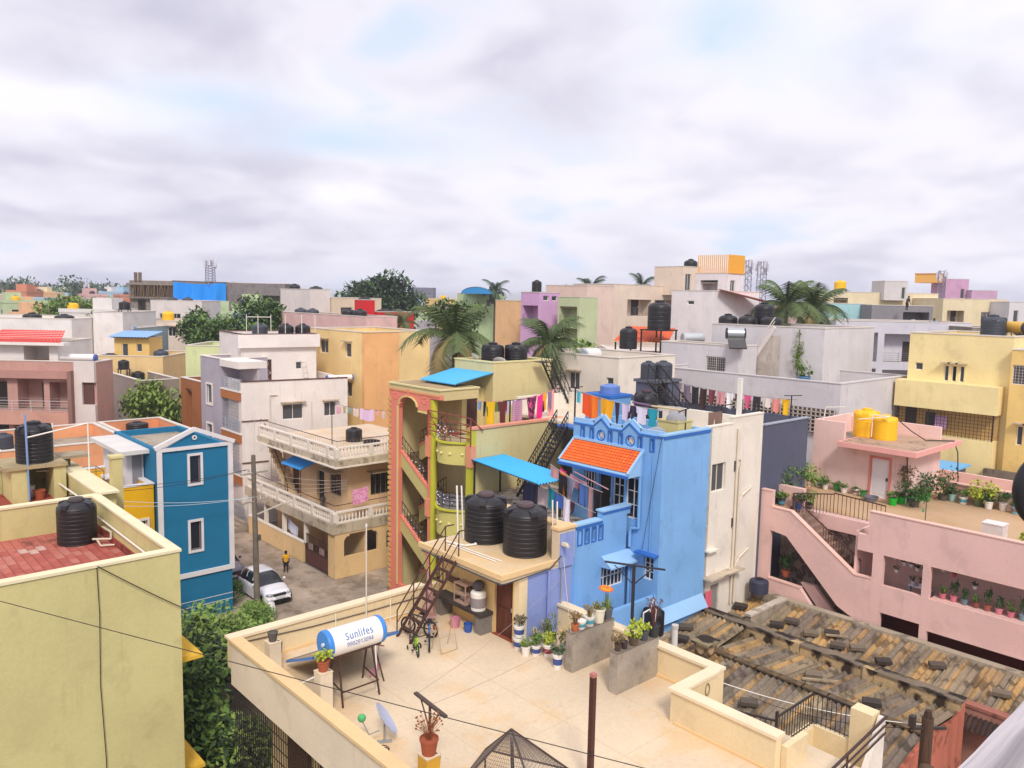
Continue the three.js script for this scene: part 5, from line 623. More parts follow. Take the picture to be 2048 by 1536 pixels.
  const hat = thing('orange_sun_ornament', 'orange face-shaped disc ornament on a stick above the pots', 'ornament', [17.35, 7.575, -14.9]); new MB().cyl(V(0, 0, 0), V(0, .95, 0), .01, .01, 5).build('stick', iron, hat); const hm = M4().makeTranslation(0, .98, 0).multiply(M4().makeRotationX(.15)).multiply(M4().makeScale(.85, 1, .85)); new MB(hm).lathe([[0, .05], [.16, .04], [.21, 0], [.16, -.03], [0, -.04]], V(0, 0, 0), 14).build('disc', P('#f08a1f', .6), hat); const pt = new MB(hm); for (let i = 0; i < 12; i++) { const t = i / 12 * 6.283; pt.bx(Math.cos(t) * .22, 0, Math.sin(t) * .22, .06, .025, .06); } pt.build('petals', P('#e86a14', .6), hat); new MB(hm).bx(-.06, .055, -.03, .03, .012, .03).bx(.06, .055, -.03, .03, .012, .03).bx(0, .055, .06, .1, .012, .02).build('face', P('#8b3510', .6), hat);
  // T post behind the parapet
  const tp = thing('washing_post', 'dark blue iron T post behind the cream parapet', 'post', [18.2, 6, -14.2]); wb(tp).bar(V(17.6, 7.32, -14.1), V(17.6, 9.4, -14.1), .07).build('post', P('#2b2d3a', .6), tp); wb(tp).bar(V(16.9, 9.55, -14.6), V(18.4, 9.25, -13.6), .05).bar(V(17.1, 9.45, -14.4), V(17.6, 8.85, -14.1), .03).bar(V(18.1, 9.3, -13.8), V(17.6, 8.85, -14.1), .03).build('crossbar', P('#2b2d3a', .6), tp);
  // ---- solar heater with its printed drum
  const cv = document.createElement('canvas'); cv.width = 1024; cv.height = 512; const cx = cv.getContext('2d'); cx.fillStyle = '#efeae6'; cx.fillRect(0, 0, 1024, 512); cx.textAlign = 'center'; cx.fillStyle = '#5f7fae'; cx.font = 'bold 138px sans-serif'; cx.fillText('Sunlifes', 530, 285); cx.font = 'bold 92px sans-serif'; cx.fillText('9902913094', 530, 385); cx.strokeStyle = '#8aa6cf'; cx.lineWidth = 6; for (let i = 0; i < 3; i++) { cx.beginPath(); cx.arc(530, 180, 20 + i * 14, Math.PI * 1.15, Math.PI * 1.8); cx.stroke(); }
  const ht = thing('solar_water_heater', 'white drum solar water heater with blue ends on the cream terrace', 'water heater', [10.6, 6.408, -17.6]), hb = () => wb(ht); const ca = V(9.75, 8.02, -17.75), cb = V(11.35, 8.02, -17.75), R = .36;
  const dt = new THREE.CanvasTexture(cv); dt.colorSpace = THREE.SRGBColorSpace; { const n = 40, q = new MB(); for (let i = 0; i < n; i++) { const t0 = i / n * 6.2832, t1 = (i + 1) / n * 6.2832, f = (t, x) => V(x - ht.position.x, 8.02 - 6.408 - Math.cos(t) * R, -17.75 - ht.position.z + Math.sin(t) * R), nn = (t) => V(0, -Math.cos(t), Math.sin(t)); const A = [f(t0, 9.75), nn(t0), 0, t0 / 6.2832], Bb = [f(t0, 11.35), nn(t0), 1, t0 / 6.2832], Cc = [f(t1, 11.35), nn(t1), 1, t1 / 6.2832], D = [f(t1, 9.75), nn(t1), 0, t1 / 6.2832]; for (const z of [A, Bb, Cc, A, Cc, D]) q.v(...z); } const m = new THREE.MeshPhysicalMaterial({ map: dt, roughness: .35, clearcoat: .4, clearcoatRoughness: .3 }); dt.repeat.set(1, 2.4); dt.offset.set(0, -.28); dt.wrapT = THREE.ClampToEdgeWrapping; q.build('drum', m, ht); }
  for (const [x, s] of [[9.75, -1], [11.35, 1]]) { const e = hb(); e.xf(e.m.clone().multiply(M4().makeTranslation(x, 8.02, -17.75).multiply(M4().makeRotationZ(-s * Math.PI / 2)))); e.lathe([[R * 1.02, -.08], [R * 1.03, .02], [R * .96, .06], [0, .08]], V(0, 0, 0), 40); e.build('end_cap', P('#3b86d6', .45), ht); } { const e = hb(); e.xf(e.m.clone().multiply(M4().makeTranslation(9.66, 8.02, -17.75).multiply(M4().makeRotationZ(Math.PI / 2)))); e.lathe([[.05, 0], [.05, .06], [0, .06]], V(.06, 0, .1), 10); e.build('outlet', P('#cfd6df', .4), ht); }
  hb().bar(V(10.0, 6.41, -17.3), V(10.05, 7.72, -17.6), .04).bar(V(11.1, 6.41, -17.3), V(11.05, 7.72, -17.6), .04).bar(V(10.15, 6.41, -18.4), V(10.1, 7.72, -17.9), .04).bar(V(11.25, 6.41, -18.4), V(11.1, 7.72, -17.9), .04).bar(V(10.02, 6.8, -17.35), V(11.1, 6.8, -17.35), .03).bar(V(10.02, 6.8, -17.35), V(10.14, 6.8, -18.3), .03).bar(V(11.1, 6.8, -17.35), V(11.22, 6.8, -18.3), .03).bar(V(11.6, 6.41, -17.85), V(11.55, 7.2, -18.2), .03).bar(V(9.85, 7.7, -17.55), V(11.3, 7.7, -17.55), .05).bar(V(9.85, 7.7, -17.95), V(11.3, 7.7, -17.95), .05).build('stand', ironBrown, ht);
  const col = hb(); const c0 = V(9.55, 7.55, -18.1), c1 = V(12.1, 7.62, -17.9), c2 = V(12.4, 6.6, -20.2), c3 = V(9.9, 6.55, -20.3), up = V(0, .09, .04); col.quad(c0.clone().add(up), c1.clone().add(up), c2.clone().add(up), c3.clone().add(up)).quad(c3, c2, c1, c0); const fm = hb(); for (const [p, q] of [[c0, c1], [c1, c2], [c2, c3], [c3, c0]]) fm.quad(p, q, q.clone().add(up).add(V(0, .012, 0)), p.clone().add(up).add(V(0, .012, 0))).quad(q, p, p.clone().add(up), q.clone().add(up)); col.build('collector', P('#4a3d38', .22), ht); fm.build('collector_frame', P('#3b7fd0', .45), ht);
  hb().tube([V(9.66, 7.8, -17.6), V(9.6, 7.4, -17.55), V(8.98, 6.9, -18.2)], .025, 6).tube([V(11.1, 7.7, -17.5), V(11.12, 6.45, -17.45)], .022, 6).build('pipe', pvc, ht);
  // pillars with pots along the left parapet
  for (const [x, z, hh, c, lb] of [[9.5, -20.25, .9, '#eedcc0', 'cream pillar stub near the far terrace corner'], [9.5, -17.4, 1.1, '#eedcc0', 'cream pillar stub in front of the solar heater'], [9.65, -13.1, .8, '#e6b23c', 'yellow pillar stub at the bottom of the photo']]) { const t = thing('pillar_stub', lb, 'pillar', [x, 6.408, z]); new MB().box(-.17, 0, -.17, .17, hh, .17).build('shaft', M(c, 'plaster'), t); new MB().box(-.18, hh, -.18, .18, hh + .03, .18).build('top', M('#e9d6b6', 'plaster'), t); new MB().tube([V(.2, hh - .35, .1), V(.22, hh - .02, .1), V(.1, hh + .05, .1)], .018, 5).build('rebar', ironBrown, t); }
  pot([9.5, 7.34, -20.25], .14, .26, 'empty grey cement pot on the far pillar stub', { m: M('#6f6a66', 'concrete'), kind: 'none' }); pot([9.5, 7.54, -17.4], .16, .28, 'terracotta pot of yellow green succulent on the middle pillar stub', { plant: leafYellow, ph: .32, pr: .24, seed: 5 }); pot([9.65, 7.24, -13.1], .2, .36, 'terracotta pot of dry orange stalks on the yellow pillar stub', { plant: P('#9a5a32', .8), kind: 'dry', ph: .5, pr: .32, seed: 8 });
  const tb = thing('clothes_post', 'brown iron T post behind the dry flower pot', 'post', [10.1, 6.4, -13.6]); wb(tb).bar(V(10.05, 6.41, -13.62), V(10.05, 7.95, -13.62), .045).bar(V(10.1, 8.0, -14.25), V(10.02, 7.98, -13.0), .09, .05).bar(V(10.05, 7.4, -13.62), V(10.08, 7.95, -14.0), .025).bar(V(10.05, 7.4, -13.62), V(10.03, 7.95, -13.25), .025).build('post', P('#4b3a33', .6), tb);
  for (const [a2, b2, lb2] of [[V(10.1, 8.0, -14.2), V(17.6, 8.2, -17.0), 'far thin clothes wire over the cream terrace'], [V(10.06, 8.0, -13.6), V(17.5, 7.7, -15.0), 'near thin clothes wire over the cream terrace']]) { const c = thing('clothes_wire', lb2, 'wire', a2.toArray()); wb(c).sag(a2, b2, .18, .006, 12, 4).build('wire', P('#a5938a', .6), c); }
  // dish lying on the terrace, with its green feed
  { const t = thing('satellite_dish', 'grey satellite dish on the cream terrace with a green feed cap', 'dish', [9.85, 6.408, -15.35], -.5); const m = M4().makeTranslation(.1, .55, 0).multiply(M4().makeRotationZ(-.95)); const q = new MB(m), pr = []; for (let i = 0; i <= 8; i++) { const s = i / 8; pr.push([s * .42, s * s * .09]); } for (let i = 8; i >= 0; i--) { const s = i / 8; pr.push([s * .418, s * s * .09 - .014]); } q.lathe(pr, V(0, 0, 0), 28); q.build('reflector', P('#aeb4cc', .5), t); new MB().tube([V(.0, .3, 0), V(-.25, .28, .1), V(-.4, .62, .12)], .014, 6).build('feed_arm', greyPipe, t); const fg = new MB(M4().makeTranslation(-.42, .72, .12)); fg.geo(new THREE.SphereGeometry(.1, 10, 8)); fg.build('feed_cap', P('#4fae6a', .6), t); new MB().cyl(V(.12, 0, 0), V(.12, .5, 0), .025, .025, 7).bx(.12, .012, 0, .35, .024, .12).build('mount', greyPipe, t); const lp = new MB(M4().makeTranslation(0, .03, .35).multiply(M4().makeRotationX(1.5))); lp.geo(new THREE.TorusGeometry(.2, .01, 4, 22)).geo(new THREE.TorusGeometry(.14, .01, 4, 20), M4().makeTranslation(.05, .03, .01)); lp.build('cable_loop', iron, t); }
  // children's bicycles, scooter, clothes rack
  const bike = (pos, turn, R2, fc, lb, train) => { const t = thing('bicycle', lb, 'bicycle', pos, turn); for (const x of [-R2 * 1.5, R2 * 1.5]) { const wm = new MB(M4().makeTranslation(x, R2, 0)); wm.geo(new THREE.TorusGeometry(R2 * .9, R2 * .12, 6, 22)); const wh = wm.build('wheel', P('#232225', .8), t); const s = new MB(M4().makeTranslation(x, R2, 0)); for (let i = 0; i < 8; i++) { const a = i * .785; s.cyl(V(0, 0, 0), V(Math.cos(a) * R2 * .88, Math.sin(a) * R2 * .88, 0), .004, .004, 3, false); } s.cyl(V(0, 0, -.04), V(0, 0, .04), .02, .02, 6); s.build('spokes', steel, wh); } const f = new MB(), L = R2 * 1.5; f.cyl(V(-L, R2, 0), V(-L * .35, R2 * 2.4, 0), .02, .02, 6).cyl(V(-L, R2, 0), V(-.02, R2 * .95, 0), .02, .02, 6).cyl(V(-.02, R2 * .95, 0), V(-L * .38, R2 * 2.6, 0), .022, .022, 6).cyl(V(-.02, R2 * .95, 0), V(L * .62, R2 * 2.3, 0), .025, .025, 6).cyl(V(-L * .35, R2 * 2.2, 0), V(L * .62, R2 * 2.4, 0), .022, .022, 6); f.build('frame', P(fc, .4), t); new MB().cyl(V(L, R2, 0), V(L * .58, R2 * 2.9, 0), .02, .02, 6).build('fork', P(fc, .4), t); new MB().tube([V(L * .5, R2 * 3.05, -.24), V(L * .6, R2 * 2.95, -.1), V(L * .6, R2 * 2.95, .1), V(L * .5, R2 * 3.05, .24)], .016, 6).build('handlebar', iron, t); new MB().box(-L * .62, R2 * 2.62, -.07, -L * .12, R2 * 2.8, .07).build('saddle', P('#1f1e20', .7), t); new MB().cyl(V(0, R2 * .95, -.1), V(0, R2 * .95, .1), .02, .02, 6).bx(.1, R2 * .7, .12, .1, .02, .06).bx(-.1, R2 * 1.2, -.12, .1, .02, .06).build('pedals', iron, t); if (train) for (const z of [-.2, .2]) new MB(M4().makeTranslation(-L, .07, z)).geo(new THREE.TorusGeometry(.055, .016, 5, 12)).build('training_wheel', P('#2a2a2a', .8), t); return t; };
  bike([13.3, 6.408, -18.75], -2.0, .19, '#9fcf1f', 'lime green child bicycle with training wheels on the terrace', true); bike([13.9, 6.408, -18.9], -2.2, .27, '#3d6fb8', 'blue and black child bicycle beside the green one', false); bike([14.1, 6.408, -19.7], 2.0, .27, '#33363c', 'dark bicycle behind the two child bicycles', false);
  const sc = thing('kick_scooter', 'pink child kick scooter under the solar heater', 'scooter', [11.75, 6.408, -18.5], .6); new MB().box(-.3, .07, -.06, .25, .1, .06).build('deck', P('#d78fa8', .5), sc); for (const x of [-.33, .3]) new MB(M4().makeTranslation(x, .055, 0)).geo(new THREE.TorusGeometry(.04, .02, 6, 14)).build('wheel', P('#c87a96', .6), sc); new MB().cyl(V(.28, .08, 0), V(.2, .68, 0), .018, .018, 7).build('stem', P('#c9c3c6', .4), sc); new MB().cyl(V(.2, .68, -.17), V(.2, .68, .17), .018, .018, 7).build('handlebar', P('#d78fa8', .5), sc);
  const rk = thing('clothes_rack', 'thin metal clothes rack beside the bicycles', 'rack', [14.1, 6.408, -18.4]); new MB().tube([V(-.3, 0, .25), V(-.3, .9, 0), V(.3, .9, 0), V(.3, 0, .25)], .012, 5).tube([V(-.3, 0, -.25), V(-.3, .9, 0)], .012, 5).tube([V(.3, 0, -.25), V(.3, .9, 0)], .012, 5).cyl(V(-.3, .02, .25), V(.3, .02, .25), .01, .01, 5).build('frame', P('#b59f7e', .5), rk); new MB().cyl(V(-.28, .45, .12), V(.28, .45, .12), .008, .008, 5).build('crossbar', P('#b59f7e', .5), rk);
  // cable along the back parapet, conduits
  const cb2 = thing('parapet_cable', 'grey cable clipped along the inside of the back parapet', 'cable', [12, 6.9, -21.2]); wb(cb2).tube([V(9.1, 7.1, -21.19), V(11.2, 6.98, -21.19), V(13, 6.95, -21.19), V(15.3, 6.95, -21.19)], .018, 6).build('cable', P('#5d524e', .6), cb2); const cd = thing('wall_conduit', 'white conduits fixed inside the back parapet', 'conduit', [12.9, 6.5, -21.2]); wb(cd).tube([V(12.0, 6.42, -21.18), V(12.0, 7.2, -21.18)], .02, 6).tube([V(14.0, 6.42, -21.18), V(14.0, 7.2, -21.18)], .02, 6).tube([V(12.0, 6.56, -21.15), V(15.3, 6.56, -21.15)], .016, 6).build('conduit', pvc, cd);
  const fp = thing('flag_pole', 'slender white pole rising beside the solar heater', 'pole', [12.98, 6.408, -21.0]); new MB().cyl(V(0, 0, 0), V(0, 3.4, 0), .025, .022, 8).build('pole', P('#d9cfc2', .5), fp); new MB().cyl(V(0, 3.4, 0), V(0, 3.48, 0), .035, .03, 8).build('cap', pvc, fp);
  // brown post and net pyramid nearest the camera
  const bp = thing('brown_post', 'reddish brown square steel post at the bottom of the photo', 'post', [12.39, 6.408, -10.92]); new MB().box(-.055, 0, -.055, .055, 2.52, .055).build('shaft', M('#5a3029', 'dirty', { roughness: .6 }), bp); new MB().box(-.058, 2.52, -.058, .058, 2.6, .058).build('cap', P('#b5736a', .7), bp);
  const nt = thing('net_frame', 'pyramid frame of thin tubes covered with wire mesh, bottom centre', 'frame', [10.2, 6.408, -11.1]), ap = V(0, 2.05, 0), cs = [V(-1.1, .9, -.5), V(.4, .9, -1.25), V(1.25, .9, .45), V(-.3, .9, 1.2)]; const f1 = new MB(); for (let i = 0; i < 4; i++) { f1.cyl(ap, cs[i], .022, .022, 6).cyl(cs[i], cs[(i + 1) % 4], .02, .02, 6).cyl(cs[i], cs[i].clone().setY(0), .022, .022, 6); } f1.build('tubes', P('#4b3c37', .6), nt); new MB().cyl(V(.05, 0, .1), ap, .04, .035, 8).build('mast', P('#33262a', .6), nt); const ms = new MB(); for (let i = 0; i < 4; i++) { const p = cs[i], q = cs[(i + 1) % 4]; for (let k = 1; k < 20; k++) { const t = k / 20; ms.cyl(ap.clone().lerp(p, t), ap.clone().lerp(q, t), .005, .005, 3, false); const m2 = p.clone().lerp(q, t); ms.cyl(m2, ap.clone().lerp(t < .5 ? q.clone().lerp(p, 0) : p, 0).lerp(m2, .02), .005, .005, 3, false); } } ms.build('mesh', P('#7d6f66', .6), nt);
}

// ================= white and grey house behind the lane =================
{
  const white = M('#efe5de', 'plaster'), grey = M('#b0a9b5', 'plaster'), orange = M('#b5713f', 'clean'), brown = P('#5a3a35', .6), mesh = P('#8d8f98', .5), rail = P('#aab0bc', .5);
  const g = thing('white_grey_house', 'white three storey house with grey corner and orange balcony bands', 'house', [23.8, 0, -55.3]), w = () => wb(g);
  const Bd = new House('', '', { into: g, rot: -.139, x0: 24.91, x1: 33.0, z0: -63.24, z1: -55.24, h: 10.53, par: .9, m: white, floor: M('#d8cec6', 'terrace') });
  const x = (u) => 24.91 + u; Bd.win('S', x(2.99), 7.6, x(4.55), 8.75, { n: 2, fr: P('#e6dfd8', .5), gl: glassGrey, shade: .35, shadeM: M('#d8c8b8', 'dirty') }); Bd.win('S', x(6.2), 7.66, x(7.15), 8.75, { n: 2, fr: P('#e6dfd8', .5), gl: glassGrey, shade: .35, shadeM: M('#d8c8b8', 'dirty') }); Bd.win('S', x(3), 4.5, x(4.55), 5.7, { n: 2, gl: glassGrey, shade: .35 });
  for (const y of [7.72, 4.65]) Bd.win('S', x(.08), y, x(1.82), y + 1.4, { n: 3, gl: glassGrey, grille: .13, gm: mesh, fr: brown, name: 'barred_opening' });
  Bd.build(); { const q = Bd.mb('S'); q.box(0, 10.53, -.25, 8.1, 10.6, .05); q.build('coping', brown, g); const p = Bd.mb('S'); p.tube([V(2.6, 9.5, .06), V(2.05, 9.5, .06), V(2.05, 3, .06)], .05, 7); p.build('drain_pipe', M('#ddd0c6', 'clean'), g); const p2 = Bd.mb('S'); p2.tube([V(5.2, 8.9, .04), V(5.2, 4, .04)], .025, 6); p2.build('conduit', M('#ddd0c6', 'clean'), g); for (const y of [7.66, 4.6]) Bd.mb('S').box(-.02, y, 0, 1.9, y + .07, .08).build('ledge', brown, g); }
  // balconies towards the lane
  w().box(24.6, 0, -59, 25.5, 10.4, -55.5).build('balcony_back', M('#b8afb0', 'plaster'), g);
  for (const [y, k] of [[9.12, 0], [6.05, 1], [2.95, 2]]) { w().box(23.78, y, -59.0, 24.7, y + .62, -55.34).build('balcony_band', orange, g); w().box(23.74, y + .62, -59.0, 24.7, y + .72, -55.3).build('balcony_sill', white, g); const r = w(); for (let j = 0; j < 6; j++) r.bx(23.84, y + .82 + j * .15, -57.2, .02, .05, 3.5); for (let j = 0; j <= 6; j++) r.bx(23.84, y + 1.15, -58.95 + j * .6, .03, .9, j % 2 ? .12 : .03); r.build('balcony_rail', rail, g); if (k) { const m = w(); for (let z = -58.9; z < -55.4; z += .16) m.bx(23.9, y + 1.9, z, .018, 2.4, .018); for (let j = 0; j < 9; j++) m.bx(23.9, y + .8 + j * .27, -57.2, .02, .018, 3.5); m.build('balcony_mesh', mesh, g); } }
  w().box(23.75, 11.45, -59.0, 25.9, 11.95, -55.6).build('porch_slab', white, g); w().box(25.2, 9.8, -59, 25.4, 11.45, -55.7).build('porch_wall', M('#c2b8bc', 'plaster'), g);
  const col = new House('', '', { into: g, x0: 23.8, x1: 27.5, z0: -62.9, z1: -58.9, h: 11.95, par: .3, m: grey, cop: white }); col.win('W', -61.7, 8.35, -60.65, 9.85, { n: 1, surround: white, sw: .12, gl: glassGrey }); col.win('W', -61.75, 5.25, -60.7, 6.75, { n: 1, surround: white, sw: .12, gl: glassGrey }); col.win('W', -61.8, 2.2, -60.75, 3.7, { n: 1, surround: white, sw: .12, gl: glassGrey }); col.build();
  // penthouse
  const T = new House('', '', { into: g, rot: -.139, x0: 26.6, x1: 32.6, z0: -66.0, z1: -59.6, y0: 9.6, h: 13.7, par: .9, m: M('#efe6e2', 'clean'), cop: brown }); T.door('S', 28.1, 9.65, 28.95, 11.75, { m: P('#54332b', .6) }); T.win('S', 30.9, 10.9, 31.4, 11.5, { n: 1, gl: glassGrey }); T.build(); T.mb('S').box(-.3, 3.1, -.2, 6.2, 4.1, .35).build('fascia', M('#efe6e2', 'clean'), g);
  const dg = T.mb('S'); dg.xf(dg.m.clone().multiply(M4().makeTranslation(1.92, 1.1, -.06))); dg.geo(new THREE.TorusGeometry(.25, .02, 5, 16)).bar(V(-.25, -.8, 0), V(.2, .8, 0), .03).bar(V(-.25, .5, 0), V(.28, -.7, 0), .03); dg.build('door_motif', P('#d8c2b4', .5), g);
  const ld = thing('white_ladder', 'white ladder leaning on the white penthouse wall', 'ladder', [30.6, 9.6, -58.8]); const q = new MB(); for (const s of [-.2, .2]) q.bar(V(s, 0, .5), V(s, 3.1, -.6), .04); for (let i = 1; i < 10; i++) q.bar(V(-.2, 3.1 * i / 10, .5 - 1.1 * i / 10), V(.2, 3.1 * i / 10, .5 - 1.1 * i / 10), .03); q.build('frame', P('#cfc6c0', .5), ld); new MB().bx(0, .03, .5, .5, .05, .05).build('foot', P('#8d8580', .5), ld);
  heater([32.1, 9.62, -55.9], -.139, 2.1, .22, 'long white solar heater drum on the white house terrace', { cap: P('#4a62a8', .5), panel: false, legH: .55, far: true });
  const chr = thing('plastic_chair', 'grey plastic chair on the white house terrace', 'chair', [29.6, 9.62, -56.6], 2.6); new MB().box(-.22, .38, -.22, .22, .42, .22).build('seat', P('#a5a19e', .6), chr); new MB().box(-.22, .42, -.22, .22, .85, -.18).build('backrest', P('#a5a19e', .6), chr); for (const [a, b] of [[-1, -1], [1, -1], [-1, 1], [1, 1]]) new MB().bar(V(a * .2, 0, b * .2), V(a * .2, .38, b * .2), .04).build('leg', P('#a5a19e', .6), chr);
  tank([28.6, 13.0, -62.6], .62, 1.5, 'grey tank at the left on the white penthouse roof', { m: tankGrey, lid: tankGrey, far: true }); tank([30.4, 13.0, -61.6], .62, 1.5, 'dark tank in the middle of the white penthouse roof', { far: true }); tank([31.7, 13.0, -61.2], .62, 1.5, 'dark tank at the right on the white penthouse roof', { far: true });
  const pf = thing('pipe_frame', 'white pipe frame round the tanks of the white penthouse', 'pipes', [29.5, 12.8, -61]); const pb = wb(pf); for (const [a, b] of [[27.2, -62], [27.9, -61.4], [28.9, -61.2], [30, -60.9], [31.3, -60.6], [32.4, -60.4]]) pb.cyl(V(a, 12.8, b), V(a, 15.2, b), .03, .03, 5); pb.build('upright', pvc, pf); wb(pf).cyl(V(27.2, 15.0, -62), V(28.9, 15.0, -61.2), .03, .03, 5).build('crossbar', pvc, pf);
}

// ================= cream and slate house behind the blue one =================
{
  const cream = M('#efe7d9', 'plaster'), slate = M('#575b70', 'plaster');
  const h = new House('slate_cream_house', 'tall house with a cream side wall and a slate blue wall beyond', { x0: 29.88, x1: 34.3, z0: -33, z1: -20.0, h: 11.45, par: .95, m: cream, floor: M('#e3d6c3', 'terrace'), only: ['S', 'N', 'E'] });
  h.win('S', 30.2, 8.45, 31.28, 9.75, { n: 2, gl: glassGrey, fr: P('#e3dcd2', .5) }); h.win('S', 31.95, 9.1, 32.55, 9.7, { n: 1, gl: glassGrey, louv: P('#8d8a86', .5) }); h.win('S', 30.0, 5.85, 30.65, 6.95, { n: 2, gl: glassGrey, sill: .25, louv: P('#7d4a40', .6) }); h.win('S', 31.95, 6.45, 32.6, 7.0, { n: 1, gl: glassGrey, louv: P('#8d8a86', .5) }); h.door('S', 30.5, 2.6, 31.2, 4.1, { m: P('#8d8a84', .5) }); h.build(); const g = h.g;
  h.shade('S', 29.95, 32.4, 4.55, .5, M('#ddcfbd', 'dirty')); wb(g).box(31.72, 11.45, -20.22, 34.3, 11.72, -20.0).build('raised_parapet', cream, g);
  wb(g).box(29.88, 11.45, -20.24, 31.72, 11.5, -19.97).box(31.7, 11.72, -20.24, 34.32, 11.78, -19.97).build('coping', M('#f0e7da', 'clean'), g);
  wb(g).box(34.3, 0, -20.15, 38.7, 11.12, -20.0).build('slate_wall', slate, g); wb(g).box(34.3, 10.2, -33, 38.7, 10.3, -20.15).build('slate_roof', M('#d3c9ba', 'terrace'), g); wb(g).box(38.5, 10.3, -33, 38.7, 11.12, -20.15).box(31, 10.4, -33.1, 38.7, 11.3, -32.9).build('slate_parapet', slate, g); wb(g).box(34.28, 11.12, -20.2, 38.75, 11.18, -19.95).build('slate_coping', P('#9a9fae', .6), g);
  for (const [a, y] of [[32.1, 11.2], [32.35, 9.4]]) wb(g).tube([V(a, y, -19.92), V(a, 2.9, -19.92)], .06, 8).build('drain_pipe', M('#e6d9c6', 'clean'), g); for (const y of [8.0, 5.0]) wb(g).tube([V(32.35, y - .3, -19.92), V(32.6, y, -19.92), V(33.4, y + .3, -19.92)], .06, 8).build('pipe_elbow', M('#e6d9c6', 'clean'), g);
  const wp = thing('white_post', 'tall white square post at the edge of the cream roof', 'post', [32.3, 10.5, -20.1]); new MB().box(-.09, 0, -.09, .09, 2.95, .09).build('shaft', pvc, wp); new MB().box(-.1, 2.95, -.1, .1, 3.0, .1).build('cap', pvc, wp);
  cloth('laundry', 'pink cloth in the doorway at the foot of the cream wall', 'laundry', V(30.0, 4.0, -19.9), V(30.4, 4.0, -19.85), .8, fabric('#d65f74'), { seed: 201 });
  tank([33.5, 3.3, -19.3], .45, .7, 'dark blue drum in the gap beside the pink house', { m: P('#35374d', .6), far: true });
  // slate stair room with steel stair, tanks and long washing line
  const sr = thing('slate_stair_room', 'dark slate stair room on the cream house roof', 'room', [36, 10.3, -30]); wb(sr).box(33.9, 10.3, -27.5, 34.1, 12.6, -26.2).box(34.1, 10.3, -27.5, 36, 12.6, -27.3).box(35, 10.3, -27.3, 36, 12.6, -26.2).build('wall', slate, sr); wb(sr).box(33.8, 12.6, -27.6, 36.1, 12.75, -26.1).build('slab', M('#6b6f7f', 'concrete'), sr); wb(sr).box(34.1, 10.3, -26.4, 35, 11.0, -26.2).build('low_wall', slate, sr);
  tank([35.2, 12.75, -26.7], .5, 1.0, 'slate grey tank on the dark stair room, front', { m: tankGrey, lid: tankGrey, far: true }); tank([34.3, 12.75, -27.0], .42, 1.0, 'slate grey tank on the dark stair room, rear', { m: tankGrey, lid: tankGrey, far: true });
  const st = thing('steel_stair', 'black steel stair beside the slate stair room', 'stair', [36, 10.3, -27.5]), sb = wb(st), a = V(35.9, 10.35, 0), b = V(32.9, 12.75, 0); for (const z of [-25.9, -25.2]) { sb.bar(V(a.x, a.y, z), V(b.x, b.y, z), .07, .1).bar(V(a.x, a.y + .95, z), V(b.x, b.y + .95, z), .05); for (let i = 0; i <= 5; i++) { const p = a.clone().lerp(b, i / 5); sb.bar(V(p.x, p.y, z), V(p.x, p.y + .95, z), .035); } } sb.build('stringers', iron, st); for (let i = 1; i < 14; i++) { const p = a.clone().lerp(b, i / 14); wb(st).bx(p.x, p.y, -25.55, .24, .03, .66).build('tread', iron, st); }
  const ln = thing('washing_line', 'long washing line above the slate parapet', 'washing line', [37, 10.3, -25]); const pA = V(37.6, 12.6, -29.5), pB = V(38.6, 12.0, -20.6); wb(ln).bar(V(38.5, 10.3, -20.9), V(38.5, 12.2, -20.9), .05).bar(V(38.1, 12.2, -21.1), V(39, 12.2, -20.6), .04).build('post', iron, ln); wb(ln).sag(pA, pB, .25, .012).build('line', P('#8d8488', .6), ln); const at = (u) => { const p = pA.clone().lerp(pB, u); p.y -= u * (1 - u); return p; };
  [['#b56f80', 'rect', .9, 'dotted pink towel'], ['#4a2530', 'shirt', 1.1, 'maroon shirt'], ['#6f5560', 'rect', .8, 'dusky purple cloth'], ['#8f7f86', 'shirt', .8, 'grey patterned shirt'], ['#75687a', 'rect', .9, 'grey violet cloth'], ['#2c2930', 'rect', 1.0, 'black cloth'], ['#3d2b2b', 'rect', 1.1, 'dark brown cloth'], ['#7a3f47', 'drape', .8, 'wine red cloth'], ['#c98b92', 'rect', .7, 'pale rose cloth'], ['#e6e1e4', 'shirt', .85, 'white shirt'], ['#2d2b3a', 'shirt', .9, 'navy shirt'], ['#d85a86', 'shirt', .7, 'bright pink blouse'], ['#332c33', 'pants', .9, 'black trousers'], ['#d9cfc8', 'rect', .5, 'off white towel'], ['#d98a80', 'rect', .7, 'salmon towel'], ['#f0b818', 'shirt', .85, 'yellow T-shirt']].forEach(([c, s, hh, nm], i) => cloth('laundry', nm + ' on the long line above the slate parapet', 'laundry', at(.02 + i * .059), at(.068 + i * .059), hh, fabric(c), { shape: s, seed: 220 + i, group: 'laundry above the slate parapet' }));
  dish([33.8, 10.5, -24.6], .45, 2.3, .9, 'satellite dish on the cream roof behind the washing');
}

